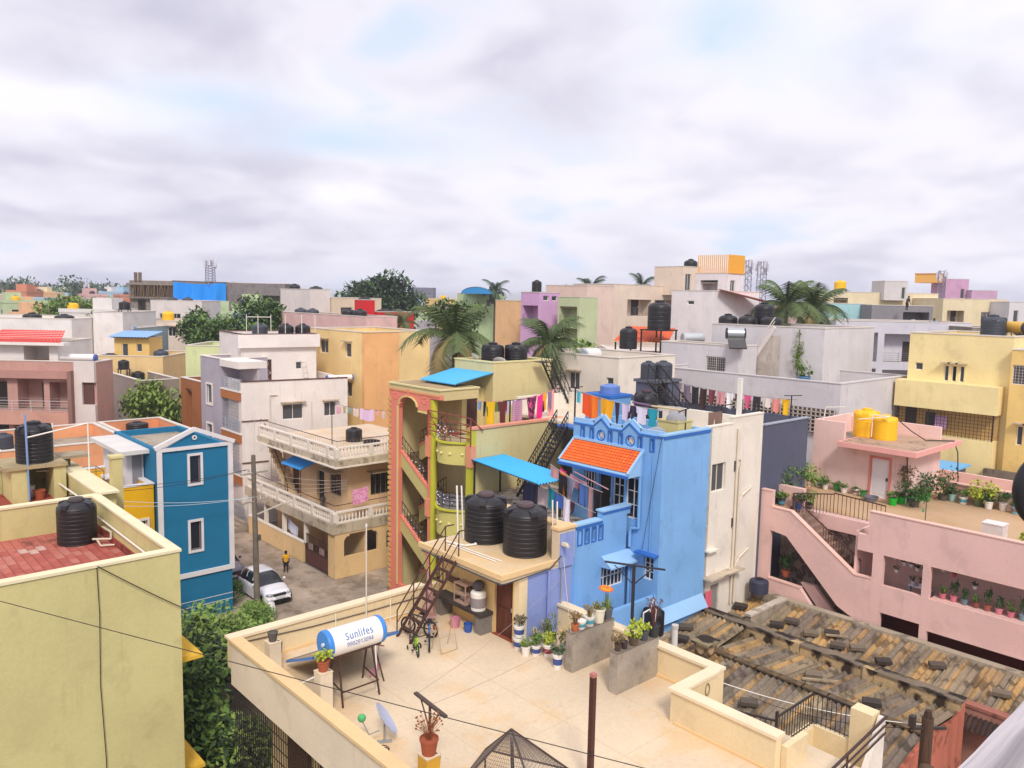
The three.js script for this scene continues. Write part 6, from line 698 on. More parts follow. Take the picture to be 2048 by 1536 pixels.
// ================= long pink house with the outside stair =================
{
  const pink = M('#efc5bb', 'plaster'), pale = M('#f0c3b4', 'clean'), X = 34.5, dark = pink;
  const h = new House('pink_house', 'long pink house with outside stair and roof garden, right', { x0: X, x1: 47, z0: -21.05, z1: 2, h: 8.0, par: .95, m: pink, noroof: true }); const g = h.g, w = () => wb(g);
  // facade outline with the stair well opening on its upper left
  h.out.W = [[0, 0], [23.05, 0], [23.05, 8.0], [6.3, 8.0], [6.3, 6.95], [5.85, 6.95], [5.85, 6.22], [6.55, 6.22], [6.55, 5.05], [5.8, 5.0], [2.62, 7.2], [1.65, 7.22], [1.65, 8.0], [0, 8.0]];
  h.hole('W', -14.05, 4.9, -12.42, 6.24); h.hole('W', -12.12, 4.87, 1.5, 6.26); h.hole('W', -14.04, 2.2, -12.4, 3.69); h.hole('W', -12.1, 1.7, 1.5, 3.5); h.holes.W.push([[1.62, 3.72], [3.3, 3.66], [4.6, 2.2], [5.6, 2.2], [5.75, 3.1], [5.1, 3.4], [2.45, 6.0], [1.62, 6.11]]); h.hole('W', -19.4, 2.0, -17.9, 2.74); h.build();
  const rm = M('#cdab86', 'terrace'); w().box(36.6, 6.9, -20.83, 46.78, 7.05, 1.78).box(X + .22, 6.9, -14.8, 36.6, 7.05, 1.78).box(X + .22, 6.9, -20.83, 36.6, 7.05, -19.3).build('roof', rm, g);
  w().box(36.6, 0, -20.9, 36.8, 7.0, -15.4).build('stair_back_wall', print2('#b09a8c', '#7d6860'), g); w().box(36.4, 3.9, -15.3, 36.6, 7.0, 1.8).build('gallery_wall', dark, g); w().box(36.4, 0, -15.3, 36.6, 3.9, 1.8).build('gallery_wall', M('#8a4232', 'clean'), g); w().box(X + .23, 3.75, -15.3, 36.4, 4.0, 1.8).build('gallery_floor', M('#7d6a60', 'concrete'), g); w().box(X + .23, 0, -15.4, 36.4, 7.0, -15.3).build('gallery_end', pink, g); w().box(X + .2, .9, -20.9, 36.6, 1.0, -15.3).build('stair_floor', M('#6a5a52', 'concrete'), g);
  w().box(X + 1.6, 6.35, -19.2, 36.6, 7.02, -15.3).build('landing_beam', pink, g);
  // flights: solid sloping walls
  const fl = (pts, n0, n1, mt) => { const s = wb(g); s.xf(s.m.clone().multiply(M4().makeBasis(V(0, 0, 1), V(0, 1, 0), V(-1, 0, 0)).setPosition(n1, 0, 0))); s.extr(pts, null, n1 - n0); s.build('stair_wall', mt || pink, g); }; fl([[-18.0, 3.8], [-17.3, 3.8], [-14.7, 1.2], [-15.6, 1.2]], X + .5, X + .72); fl([[-17.4, 4.2], [-15.3, 3.4], [-15.3, 2.8], [-17.4, 3.6]], X + 1.4, X + 1.6);
  const cp = wb(g); for (const [a, b] of [[[-21.05, 8.0], [-19.4, 8.0]], [[-19.4, 7.24], [-18.43, 7.22]], [[-18.43, 7.22], [-15.25, 5.03]], [[-15.25, 5.03], [-14.5, 5.06]], [[-19.43, 3.73], [-17.75, 3.68]], [[-14.75, 8.02], [2, 8.02]]]) cp.bar(V(X + .11, a[1] + .02, a[0]), V(X + .11, b[1] + .02, b[0]), .28, .05); cp.build('coping', pale, g);
  const st = w(); for (let i = 0; i < 12; i++) st.box(X + .3, 4.2 + i * .24, -15.4 - i * .27, X + 1.5, 4.44 + i * .24, -15.13 - i * .27); st.build('stair_steps', M('#a5877a', 'concrete'), g);
  for (const [z0, y0, z1, y1] of [[-18.6, 7.05, -17.2, 7.15], [-17.2, 7.15, -14.8, 7.08]]) { const q = w(); const xa = z0 < -18 ? X + .5 : X + 1.7, xb = X + 1.7; q.bar(V(xa, y0 + .95, z0), V(xb, y1 + .9, z1), .05); for (let i = 0; i <= 12; i++) { const t = i / 12; const x = xa + (xb - xa) * t, z = z0 + (z1 - z0) * t, y = y0 + (y1 - y0) * t; q.bar(V(x, y, z), V(x, y + .92, z), .022); } q.build('roof_railing', ironBrown, g); }
  const q2 = w(); q2.bar(V(X + .5, 8.0, -18.6), V(X + .5, 7.1, -18.6), .06).bar(V(X + .45, 7.75, -18.5), V(X + .45, 5.6, -15.2), .05); for (let i = 0; i <= 14; i++) { const t = .45 + .55 * i / 14; q2.bar(V(X + .45, 7.75 - 2.15 * t, -18.5 + 3.3 * t), V(X + .45, 7.05 - 2.05 * t, -18.5 + 3.3 * t), .02); } q2.build('stair_railing', ironBrown, g);
  w().box(X + 1.6, 7.05, -20.8, X + 1.9, 8.0, -18.7).build('inner_parapet', pink, g);
  // small plant on the stair, pots and hanging planters in the gallery
  pot([35.2, 3.8, -18.9], .2, .3, 'dark potted shrub on the pink house stair landing', { plant: leafDark, ph: .9, pr: .35, seed: 2 });
  const gp = ['#c9707f', '#d47a86', '#6d7f8a', '#8a4a44', '#9b5a46', '#d8808c', '#cf7482', '#7d9aa5', '#8fa6ae', '#b5734a', '#88a4ae', '#c27a70'];
  gp.forEach((c, i) => pot([X + .5, 4.9, -11.75 + i * .42], .14, .22, ['first', 'second', 'third', 'fourth', 'fifth', 'sixth', 'seventh', 'eighth', 'ninth', 'tenth', 'eleventh', 'twelfth'][i] + ' pot from the left on the pink gallery sill', { m: P(c, .6), plant: i % 3 ? leafDark : leafMid, ph: .35 + (i * 37 % 10) * .05, pr: .18, seed: i + 40, group: 'pots on the pink gallery sill' }));
  w().box(X + .24, 4.6, -12.1, X + .75, 4.88, 1.5).build('gallery_sill', dark, g);
  const hp = [[-13.8, 6.0], [-13.4, 5.85], [-13.1, 5.85], [-12.85, 5.75], [-12.55, 5.7], [-11.85, 6.0], [-11.4, 5.9], [-13.7, 5.45], [-10.6, 5.6]]; hp.forEach(([z, y], i) => { const t = thing('hanging_planter', ['1st', '2nd', '3rd', '4th', '5th', '6th', '7th', '8th', '9th'][i] + ' white hanging planter from the left in the pink gallery', 'planter', [X + .6, y, z], 0, 'hanging planters in the pink gallery'); new MB().lathe([[0, 0], [.07, 0], [.1, .15], [.08, .15], [0, .12]], V(0, 0, 0), 10).build('pot', i === 6 ? P('#c9506a', .6) : P('#d8cfd0', .6), t); const b = put('foliage', smallBush[i % 3], leafDark, t); b.scale.set(.45, .4, .45); b.position.y = .2; new MB().cyl(V(0, .15, 0), V(0, 6.3 - y, 0), .005, .005, 4, false).build('cord', iron, t); });
  const bench = thing('plant_bench', 'white slatted bench of pots inside the pink gallery window', 'bench', [X + 1.0, 4.0, -12.8]); new MB().box(-.15, .92, -.5, .15, .97, .5).build('top', P('#c9c6cc', .6), bench); for (const z of [-.45, .45]) new MB().box(-.12, 0, z - .03, .12, .92, z + .03).build('leg', P('#9b989e', .6), bench); [-.35, 0, .3].forEach((z, i) => pot([X + 1.0, 4.97, -12.8 + z], .1, .16, ['left', 'middle', 'right'][i] + ' small white pot on the gallery bench', { m: P('#c9c6cc', .6), plant: leafDark, ph: .3, pr: .13, seed: i + 60 }));
  // roof room
  const RX = 41.3, R = new House('roof_room', 'pink stair room with white door on the roof garden', { x0: RX, x1: 45.5, z0: -21.0, z1: -15.95, y0: 7.05, h: 9.72, par: .02, m: M('#f2cec6', 'plaster') }, 'room');
  R.door('W', -17.75, 7.07, -16.85, 9.1, { m: P('#e6e0e2', .5), fr: M('#e08a7c', 'clean'), handle: iron }); R.build(); const r = R.g, k = () => wb(r);
  k().box(RX, 9.72, -21.0, RX + .2, 10.72, -19.3).box(RX + .2, 9.72, -21.0, 45.5, 10.72, -20.8).box(45.3, 9.72, -20.8, 45.5, 10.55, -15.95).build('tank_parapet', M('#f2cec6', 'plaster'), r); k().box(RX - 1.0, 9.6, -19.2, 46.3, 9.86, -15.2).build('slab', M('#eeaea6', 'clean'), r); k().box(RX - .85, 9.86, -19.05, 46.1, 9.87, -15.35).build('slab_top', M('#cfae98', 'dirty'), r);
  tank([43.2, 9.87, -19.0], .66, 1.55, 'bright yellow tank, left of two on the pink roof room', { m: tankYellow, lid: tankYellow }); tank([43.0, 9.87, -17.9], .6, 1.35, 'bright yellow tank, right of two on the pink roof room', { m: tankYellow, lid: tankYellow });
  const tp = thing('tank_pipes', 'white pipes looping round the yellow tanks', 'pipes', [42.3, 9.9, -18.6]); wb(tp).tube([V(42.3, 10, -18.3), V(42.3, 11.2, -18.3), V(42.3, 11.2, -17.4), V(42.0, 10.9, -18.9)], .03, 6).tube([V(41.5, 10.7, -20.6), V(41.5, 11.4, -20.5), V(41.8, 11.5, -19.5)], .03, 6).build('pipe', pvc, tp);
  const hs = thing('black_hose', 'black hose running from the yellow tanks over the slab edge', 'hose', [44, 9.9, -16.5]); wb(hs).tube([V(43.2, 11, -17.4), V(43.6, 10.4, -16.8), V(44, 9.95, -16.2), V(44.8, 9.92, -15.7), V(45.4, 9.9, -15.3), V(45.5, 9.3, -15.1), V(45.6, 7.6, -15)], .03, 6).build('hose', iron, hs);
  // roof garden
  w().box(44.3, 7.05, -15.2, 44.5, 7.85, 2).build('garden_wall', M('#c99786', 'plaster'), g); w().box(44.25, 7.85, -15.2, 44.55, 7.92, 2).build('garden_coping', pale, g);
  const G = []; const add = (n, f) => { for (let i = 0; i < n; i++) G.push(f(i)); };
  add(7, (i) => [40.9 + (i % 2) * .25, -21.0 + 3.1 * (i / 6), .17, .3, ['#2f9a4a', '#e6e1da', '#e6e1da', '#2f9a4a', '#e6e1da', '#e6e1da', '#2f9a4a'][i], leafMid, [.3, .25, .5, .25, .2, .12, .1][i], 'beside the pink roof room wall', i]);
  add(5, (i) => [40.4 + i * .62, -16.2 + i * .16, .22, .36, '#16b02a', leafMid, .4, 'of the green tubs by the white roof door', i]);
  add(10, (i) => [43.75 - (i % 2) * .2, -14.6 + i * .58, .2, .38, ['#9fc9bf', '#e6e1da', '#5f7a4a', '#e6e1da', '#d9d2c8', '#7aa9b5', '#e0c6a6', '#e6e1da', '#dcdfe2', '#12b020'][i], [leafDark, leafMid, leafMid, leafDark, leafDark, leafMid, leafMid, leafMid, leafYellow, leafMid][i], [.5, .45, .3, .4, .65, .4, .5, .45, .75, .45][i], 'along the garden wall of the pink roof', i]);
  add(8, (i) => [35.9 + (i % 3) * .5, -20.6 + i * .3, .18, .28, ['#d97a5c', '#c98a6a', '#9aa58a', '#5a5f6a', '#b5b03a', '#3f4a44', '#2f5a9a', '#3a3a40'][i], [leafMid, leafDark, leafMid, leafMid, leafYellow, leafMid, leafDark, leafPale][i], .35 + .35 * ((i * 7) % 5) / 4, 'at the slate wall corner of the pink roof', i]);
  const ord = ['first', 'second', 'third', 'fourth', 'fifth', 'sixth', 'seventh', 'eighth', 'ninth', 'tenth'];
  G.forEach(([x, z, rr, hh, c, pl, ph, where, i], n) => pot([x, 7.06, z], rr, hh, ord[i] + ' pot ' + where, { m: P(c, .55), plant: pl, ph, pr: .24 + ph * .22, seed: n + 70, band: n % 4 === 1 ? bucketBand[n % 3] : null, group: 'pots of the pink roof garden' }));
  const bush = (x, z, s, m, lb, seed) => { const t = thing('roof_bush', lb, 'bush', [x, 7.06, z]); put('foliage', leaves(520, .55 * s, .5 * s, .55 * s, .17, seed, { lumps: 7, hollow: .1 }), m, t).position.y = .55 * s; new MB().cyl(V(0, 0, 0), V(.05, .6 * s, 0), .03, .015, 6).build('stem', bark, t); new MB().lathe([[0, 0], [.2, 0], [.26, .3], [.22, .3], [0, .26]], V(0, 0, 0), 12).build('pot', P('#5d5a52', .7), t); };
  bush(37.0, -20.3, 2.0, leafMid, 'leafy green bush against the slate wall', 301); bush(38.2, -20.2, 1.9, leafMid, 'second green bush by the slate wall, nearer the pink room', 302); bush(39.4, -20.6, 1.8, leafPale, 'pale upright bush between slate wall and pink room', 303); bush(41.0, -15.4, 1.6, leafDark, 'dark climbing bush at the right corner of the white door', 304); bush(43.6, -15.0, 2.0, leafDark, 'big dark bush behind the green tubs', 305); bush(43.9, -13.3, 1.5, leafYellow, 'round light green bush at the garden wall', 306); bush(35.9, -8.9, 1.0, leafYellow, 'yellow green bush at the pink parapet, far right', 307); bush(36.4, -8.4, .9, leafPale, 'grey green bush at the pink parapet, far right', 308); bush(43.8, -10.2, 1.6, leafPale, 'tall pale plant trained up the garden wall', 309);
  const cr = thing('wall_creeper', 'brown hanging creeper on the corner of the pink roof room', 'creeper', [41.25, 7.3, -16.0]); put('foliage', leaves(420, .35, .85, .5, .13, 311, { hollow: .05, droop: .5 }), leafM('#6b5a3a'), cr).position.y = 1.2; new MB().tube([V(0, 0, 0), V(.05, 1, .1), V(0, 2.1, 0)], .03, 5).build('stem', bark, cr);
  const bl = thing('grey_basin', 'grey plastic basin in front of the white roof door', 'basin', [40.4, 7.06, -17.3]); new MB().lathe([[0, 0], [.3, 0], [.36, .22], [.32, .22], [.27, .03], [0, .03]], V(0, 0, 0), 20).build('body', P('#6e6f78', .6), bl); new MB().lathe([[.33, .19], [.39, .19], [.39, .22], [.33, .22]], V(0, 0, 0), 20).build('rim', P('#7b7c85', .6), bl);
  const pb = thing('white_block', 'white masonry block on the pink roof terrace', 'block', [37.6, 7.06, -10.8]); new MB().box(-.35, 0, -.4, .35, .78, .4).build('body', M('#e3d8d4', 'plaster'), pb); new MB().box(-.37, .78, -.42, .37, .82, .42).build('top', M('#ece2de', 'plaster'), pb);
  const pl = thing('planter_stand', 'thin black plant stand on the pink roof', 'stand', [37.6, 7.06, -13.6]); new MB().cyl(V(0, 0, 0), V(0, 1.35, 0), .018, .018, 6).tube([V(-.35, 1.1, 0), V(0, 1.35, 0), V(.35, 1.1, 0)], .012, 5).build('pole', iron, pl); new MB(M4().makeTranslation(0, .05, 0).multiply(M4().makeRotationX(Math.PI / 2))).geo(new THREE.TorusGeometry(.3, .015, 5, 20)).build('base_ring', iron, pl); const tg = new MB(M4().makeTranslation(-.3, .85, 0)); tg.geo(new THREE.ConeGeometry(.07, .22, 6)); tg.build('bird_feeder', P('#3c8a4a', .6), pl);
  const hz = thing('garden_hose', 'blue garden hose lying along the pink roof', 'hose', [36.5, 7.08, -13]); wb(hz).tube([V(36.2, 7.09, -14.6), V(36.0, 7.09, -13.6), V(36.5, 7.09, -12.8), V(36.4, 7.09, -11.5), V(36.8, 7.09, -10), V(36.5, 7.09, -8.4)], .022, 5).build('hose', P('#4a4f8f', .6), hz);
  const sp = thing('low_plants', 'low green ground cover along the inside of the pink parapet', 'plants', [35.2, 7.06, -11.6]); put('foliage', leaves(500, .3, .22, 2.4, .11, 320, { lumps: 14, hollow: .02 }), leafPale, sp).position.y = .3; new MB().box(-.2, 0, -2.3, .2, .18, 2.3).build('trough', M('#a5735c', 'dirty'), sp);
}
function print2(a, b) { const A = new THREE.Color(a).convertLinearToSRGB(), C = new THREE.Color(b).convertLinearToSRGB(); const t = tex(512, 2.2, (u, v) => { const k = step(.47, .53, fbm(u * 16 + Math.sin(v * 25.13) * .5, v * 7, 4, 7, 14)), n = fbm(u * 60, v * 60, 2, 60, 3); return [A.r * (1 - k) + C.r * k + (n - .5) * .2, A.g * (1 - k) + C.g * k + (n - .5) * .2, A.b * (1 - k) + C.b * k + (n - .5) * .2]; }); return new THREE.MeshStandardMaterial({ map: t, roughness: .7 }); }

// ================= old sheds with corrugated asbestos roofs =================
{
  const old = M('#d8b98a', 'old', { bumpScale: .02 }), salmon = M('#d8806a', 'dirty'), asb = ['#bba892', '#c6b092', '#ad9a88', '#cfb794'].map((c) => M(c, 'asbestos', { bumpScale: .012, side: THREE.DoubleSide })), conc = M('#c4b7a6', 'dirty');
  const sheets = (t, x0, y0, x1, y1, z0, z1, wdt, seed, name = 'roof_sheet') => { const r = rng(seed); const n = Math.round((z1 - z0) / wdt), ww = (z1 - z0) / n; for (let i = 0; i < n; i++) { const za = z0 + i * ww, lift = r() * .02 + (i % 2) * .012, sx = (r() - .5) * .16; const o = corr(t, name, V(x1, y1 + lift, za - .02), V(x1, y1 + lift, za + ww + .03), V(x0 + sx, y0 + lift, za - .02), V(x0 + sx, y0 + lift, za + ww + .03), asb[(r() * 4) | 0], .25, .065); o.userData.n = undefined; } };
  const a = thing('asbestos_shed', 'old shed with a ridged grey asbestos roof beside the cream stair', 'shed', [25, 0, -13]), w = () => wb(a);
  sheets(a, 21.3, 2.0, 26.7, 3.05, -17.3, -9.2, 1.0, 401); sheets(a, 29.75, 2.72, 26.72, 3.05, -17.3, -9.2, 1.0, 402); const rg = w(); for (let z = -17.2; z < -9.3; z += .95) rg.bar(V(26.7, 3.14, z), V(26.7, 3.14, Math.min(z + 1.0, -9.2)), .3, .07); rg.build('ridge_cap', M('#8d7c68', 'asbestos'), a);
  w().box(21.6, 0, -9.45, 29.7, 2.05, -9.3).build('end_wall', salmon, a); { const q = wb(a); q.xf(q.m.clone().multiply(M4().makeTranslation(0, 0, -9.3))); q.extr([[21.6, 0], [30.3, 0], [30.3, 3.1], [29.6, 2.6], [26.7, 2.92], [21.6, 1.92]], null, .16); q.build('gable_wall', salmon, a); } w().box(21.6, 0, -17.2, 21.8, 1.9, -9.5).build('front_wall', M('#c79a86', 'dirty'), a);
  w().box(29.85, 0, -20.9, 30.3, 3.1, -9.15).build('boundary_wall', old, a); for (const z of [-12.4, -15.4]) w().box(29.78, 2.4, z - .2, 30.36, 3.2, z + .2).build('wall_pier', old, a); w().box(29.8, 3.1, -20.95, 30.35, 3.18, -9.1).build('wall_top', M('#8f7f6b', 'old'), a);
  // rear lean-to by the blue house
  const b = thing('asbestos_leanto', 'small asbestos lean-to between blue house and chimney', 'shed', [26, 0, -18.8]), k = () => wb(b); sheets(b, 24.2, 2.35, 29.7, 3.1, -20.2, -17.6, .9, 403); k().box(21.3, 0, -20.9, 29.8, 2.2, -20.3).build('back_wall', old, b); { const q = wb(b); q.xf(q.m.clone().multiply(M4().makeTranslation(0, 0, -20.6))); q.extr([[24.2, 2.2], [29.85, 2.2], [29.85, 3.75], [27, 3.1], [24.2, 2.7]], null, .2); q.build('gable', old, b); } k().box(24.0, 2.1, -17.62, 29.7, 2.45, -17.4).build('kerb', conc, b);
  const ch = thing('brick_chimney', 'weathered square chimney with flat cap among the asbestos roofs', 'chimney', [26.35, 2.3, -17.35]); new MB().box(-.32, 0, -.3, .32, 1.2, .3).build('stack', old, ch); new MB().box(-.45, 1.2, -.42, .45, 1.3, .42).build('cap', M('#a3906f', 'old'), ch);
  const vp = thing('vent_pipe', 'white vent pipe with a capped top beside the parapet', 'pipe', [23.2, 2, -16.6]); new MB().cyl(V(0, 0, 0), V(0, 3.2, 0), .11, .11, 14).build('pipe', P('#ded8d2', .5), vp); new MB().cyl(V(0, 3.2, 0), V(0, 3.32, 0), .13, .13, 14).build('cap', P('#c9c2bc', .5), vp); new MB().box(-.6, -2, -.6, .6, .02, .6).build('base', conc, vp);
  sheets(b, 18.8, 2.0, 24.2, 2.6, -18.6, -16.3, .9, 404);
  // second row along the pink house
  const c = thing('asbestos_row', 'long low shed row with mossy asbestos roof along the pink house', 'shed', [32.7, 0, -13]), v = () => wb(c); sheets(c, 31.35, 2.42, 34.0, 2.98, -18.0, -7.6, 1.05, 405); v().box(34.0, 0, -20.9, 34.4, 3.12, -7.4).build('rear_parapet', conc, c); v().box(31.0, 0, -18.2, 31.25, 2.55, -7.5).build('front_wall', M('#c08a7c', 'dirty'), c); v().box(30.95, 2.55, -18.2, 31.35, 2.66, -7.5).build('front_kerb', M('#b5776a', 'dirty'), c); v().box(31.0, 0, -18.4, 34.0, 3.1, -18.15).build('end_parapet', conc, c); v().box(30.9, 3.1, -18.45, 34.0, 3.2, -18.1).build('end_coping', M('#e0d6cb', 'dirty'), c);
  // lower eave strip between the two rows
  const eave = ['#6b4a40', '#5a4038'].map((x) => M(x, 'asbestos', { side: THREE.DoubleSide })); for (let i = 0; i < 10; i++) corr(c, 'eave_sheet', V(30.95, 2.3, -17.8 + i), V(30.95, 2.3, -16.78 + i), V(30.4, 1.95, -17.8 + i), V(30.4, 1.95, -16.78 + i), eave[i % 2], .16, .045);
  v().box(31.2, 0, -7.55, 31.4, 2.5, -3).build('lane_wall', M('#c9a0a4', 'dirty'), c); v().box(31.14, .02, -7.3, 31.2, 2.1, -5.6).build('grey_door', P('#5a5a52', .6), c); for (const [z0, z1] of [[-7.2, -6.3], [-5.2, -4.4]]) v().box(31.12, 2.15, z0, 31.2, 2.45, z1).build('vent_shade_panel', roomShade, c); v().box(30.8, 2.5, -7.6, 34.2, 3.0, -3).build('lane_parapet', salmon, c);  // vents are solid panels on the wall, interior shade painted as dark brown
  const d = thing('asbestos_outhouse', 'tumbledown tiled outhouse roof behind the two shed rows', 'shed', [32, 0, -19.8]), u = () => wb(d); sheets(d, 30.5, 2.2, 33.9, 2.7, -20.8, -18.6, .7, 406); u().box(30.4, 0, -21.0, 34, 2.4, -20.85).build('wall', old, d); u().box(30.3, 2.4, -21.05, 30.7, 3.0, -18.5).build('coping', M('#e6dcd2', 'dirty'), d);
  // loose blocks and boards weighing the sheets down
  const r = rng(77); const blocks = [[31.9, 2.63, -17.4], [32.5, 2.76, -17.0], [32.1, 2.68, -15.9], [32.6, 2.78, -15.2], [31.9, 2.63, -14.6], [32.2, 2.7, -13.9], [31.9, 2.63, -12.7], [32.8, 2.82, -11.0], [32.4, 2.74, -8.6], [27.0, 2.82, -19.0], [27.9, 2.94, -19.4], [27.9, 2.98, -13.6], [27.4, 3.03, -11.2], [24.6, 2.72, -14.3], [31.5, 2.5, -19.3], [32.5, 2.65, -19.6]], bm = [M('#4c4340', 'dirty'), M('#6b5f57', 'dirty'), M('#8c7f70', 'dirty')];
  blocks.forEach(([x, y, z], i) => { const where = i < 9 ? 'on the mossy shed row' : i < 11 ? 'on the small lean-to' : i < 14 ? 'on the ridged shed roof' : 'on the outhouse roof'; const n = i < 9 ? i : i < 11 ? i - 9 : i < 14 ? i - 11 : i - 14; const t = put('loose_block', new MB().box(-.16, 0, -.3, .16, .15, .3).geom(), bm[i % 3]); t.position.set(x, y + .05, z); t.rotation.y = .3 + r() * .5; t.rotation.z = .14; tag(t, ['first', 'second', 'third', 'fourth', 'fifth', 'sixth', 'seventh', 'eighth', 'ninth'][n] + ' loose block from the left weighing down sheets ' + where, 'block', 'loose blocks on the shed roofs'); });
  for (const [x, y, z, L, ry, lb] of [[27.6, 3.1, -13.2, 1.3, .7, 'rough pale timber lying on the ridged shed roof'], [32.4, 2.9, -14.9, .9, .7, 'white board lying on the mossy shed row'], [30.9, 2.75, -18.9, 1.2, 1.2, 'white plank among debris of the outhouse']]) { const t = put('loose_board', new MB().box(-.06, 0, -L / 2, .06, .06, L / 2).geom(), M('#c6b69f', 'wood')); t.position.set(x, y, z); t.rotation.y = ry; tag(t, lb, 'board'); }
  tank([25.6, 3.4, -19.4], .44, 1.15, 'black tank beside the T post below the blue wall', {}); const bs = thing('tank_stand', 'blue corrugated ledge under the low black tank', 'ledge', [25, 2.2, -19.2]); corr(bs, 'sheet', V(22.6, 3.3, -20), V(25.1, 3.3, -20), V(22.6, 3.1, -18.8), V(25.1, 3.1, -18.8), P('#4f86c6', .5), .18); wb(bs).box(25.15, 0, -19.85, 26.05, 3.28, -18.95).build('pier', old, bs); wb(bs).box(25.1, 3.28, -19.9, 26.1, 3.4, -18.9).build('slab', conc, bs);
  const tp = thing('tank_pipes', 'white pipes beside the low black tank', 'pipes', [25, 3.4, -19.2]); wb(tp).tube([V(24.8, 3.2, -19.3), V(24.8, 4.5, -19.3), V(25.2, 4.55, -19.3)], .03, 6).tube([V(25.15, 3.4, -18.95), V(25.15, 4.7, -18.95)], .03, 6).tube([V(25.1, 4.5, -19.2), V(25.7, 4.8, -19.5), V(25.9, 4.5, -19.5)], .025, 6).build('pipe', pvc, tp);
}

// ================= town behind: houses on the street grid and on the turned grid (42 degrees) =================
const TURN = -42.1 * Math.PI / 180, cf = (D, X) => [.6704 * D + .7420 * X, -.7420 * D + .6704 * X];
const shadeCream = M('#d9c7b4', 'dirty'), railGrey = P('#7d7a80', .5);
// win: [face, u0, u1, y0, y1, n, style]; loggia style adds a recess with rail
function bg(name, label, [x0, z1, w, d, h], color, { rot = 0, win = [], par = .9, cop = '#e2d8cf', map = 'plaster', tanks = [], group, y0 = 0 } = {}) {
  let ox = x0, oz = z1 - d; if (rot) { ox = x0 - Math.sin(rot) * d; oz = z1 - Math.cos(rot) * d; }
  const h1 = new House(name, label, { x0: ox, x1: ox + w, z0: oz, z1: oz + d, y0, h, par, m: M(color, map), cop: M(cop, 'clean'), rot, group });
  for (const [f, u0, u1, ya, yb, n, st] of win) { const base = f === 'W' ? oz : ox, L = (u1 - u0) / n; for (let i = 0; i < n; i++) { const a = base + u0 + L * i + (n > 1 ? L * .18 : 0), b = base + u0 + L * (i + 1) - (n > 1 ? L * .18 : 0); if (st === 'log') { h1.niche(f, a, ya, b, yb, 1.4, M(color, map)); h1.door(f, a + (b - a) * .55, ya + .01, a + (b - a) * .85, ya + 2.0, { hole: false, depth: 1.4, m: P('#3a2e2a', .6) }); h1.rail(f, a, ya, b, .9, { m: railGrey, bars: 0, rails: 4, out: -.03 }); } else if (st === 'dark') { h1.niche(f, a, ya, b, yb, 1.8, M(color, map)); } else h1.win(f, a, ya, b, yb, { n: b - a > .9 ? 2 : 1, gl: i % 2 ? glassDark : glassGrey, shade: st === 'sh' ? .4 : 0, shadeM: shadeCream, grille: st === 'gr' ? .18 : 0, gm: P('#cfc4bd', .5) }); } }
  h1.build();
  tanks.forEach(([u, v, r, hh, c, lb, lift]) => { const p = V(u, h - y0 - par + (lift || 0), v).applyMatrix4(M4().makeRotationY(rot)).add(V(ox, y0, oz)); tank(p.toArray(), r, hh, lb, { far: true, m: c || tankBlack, lid: c || tankBlack }); if (lift) { const s = thing('tank_stand', 'steel stand under the ' + lb, 'stand', [p.x, p.y - lift, p.z]); for (const [a, b] of [[-1, -1], [1, -1], [-1, 1], [1, 1]]) new MB().bar(V(a * r * .8, 0, b * r * .8), V(a * r * .8, lift - .05, b * r * .8), .08).build('leg', iron, s); new MB().box(-r, lift - .05, -r, r, lift, r).build('platform', iron, s); } }); return h1;
}
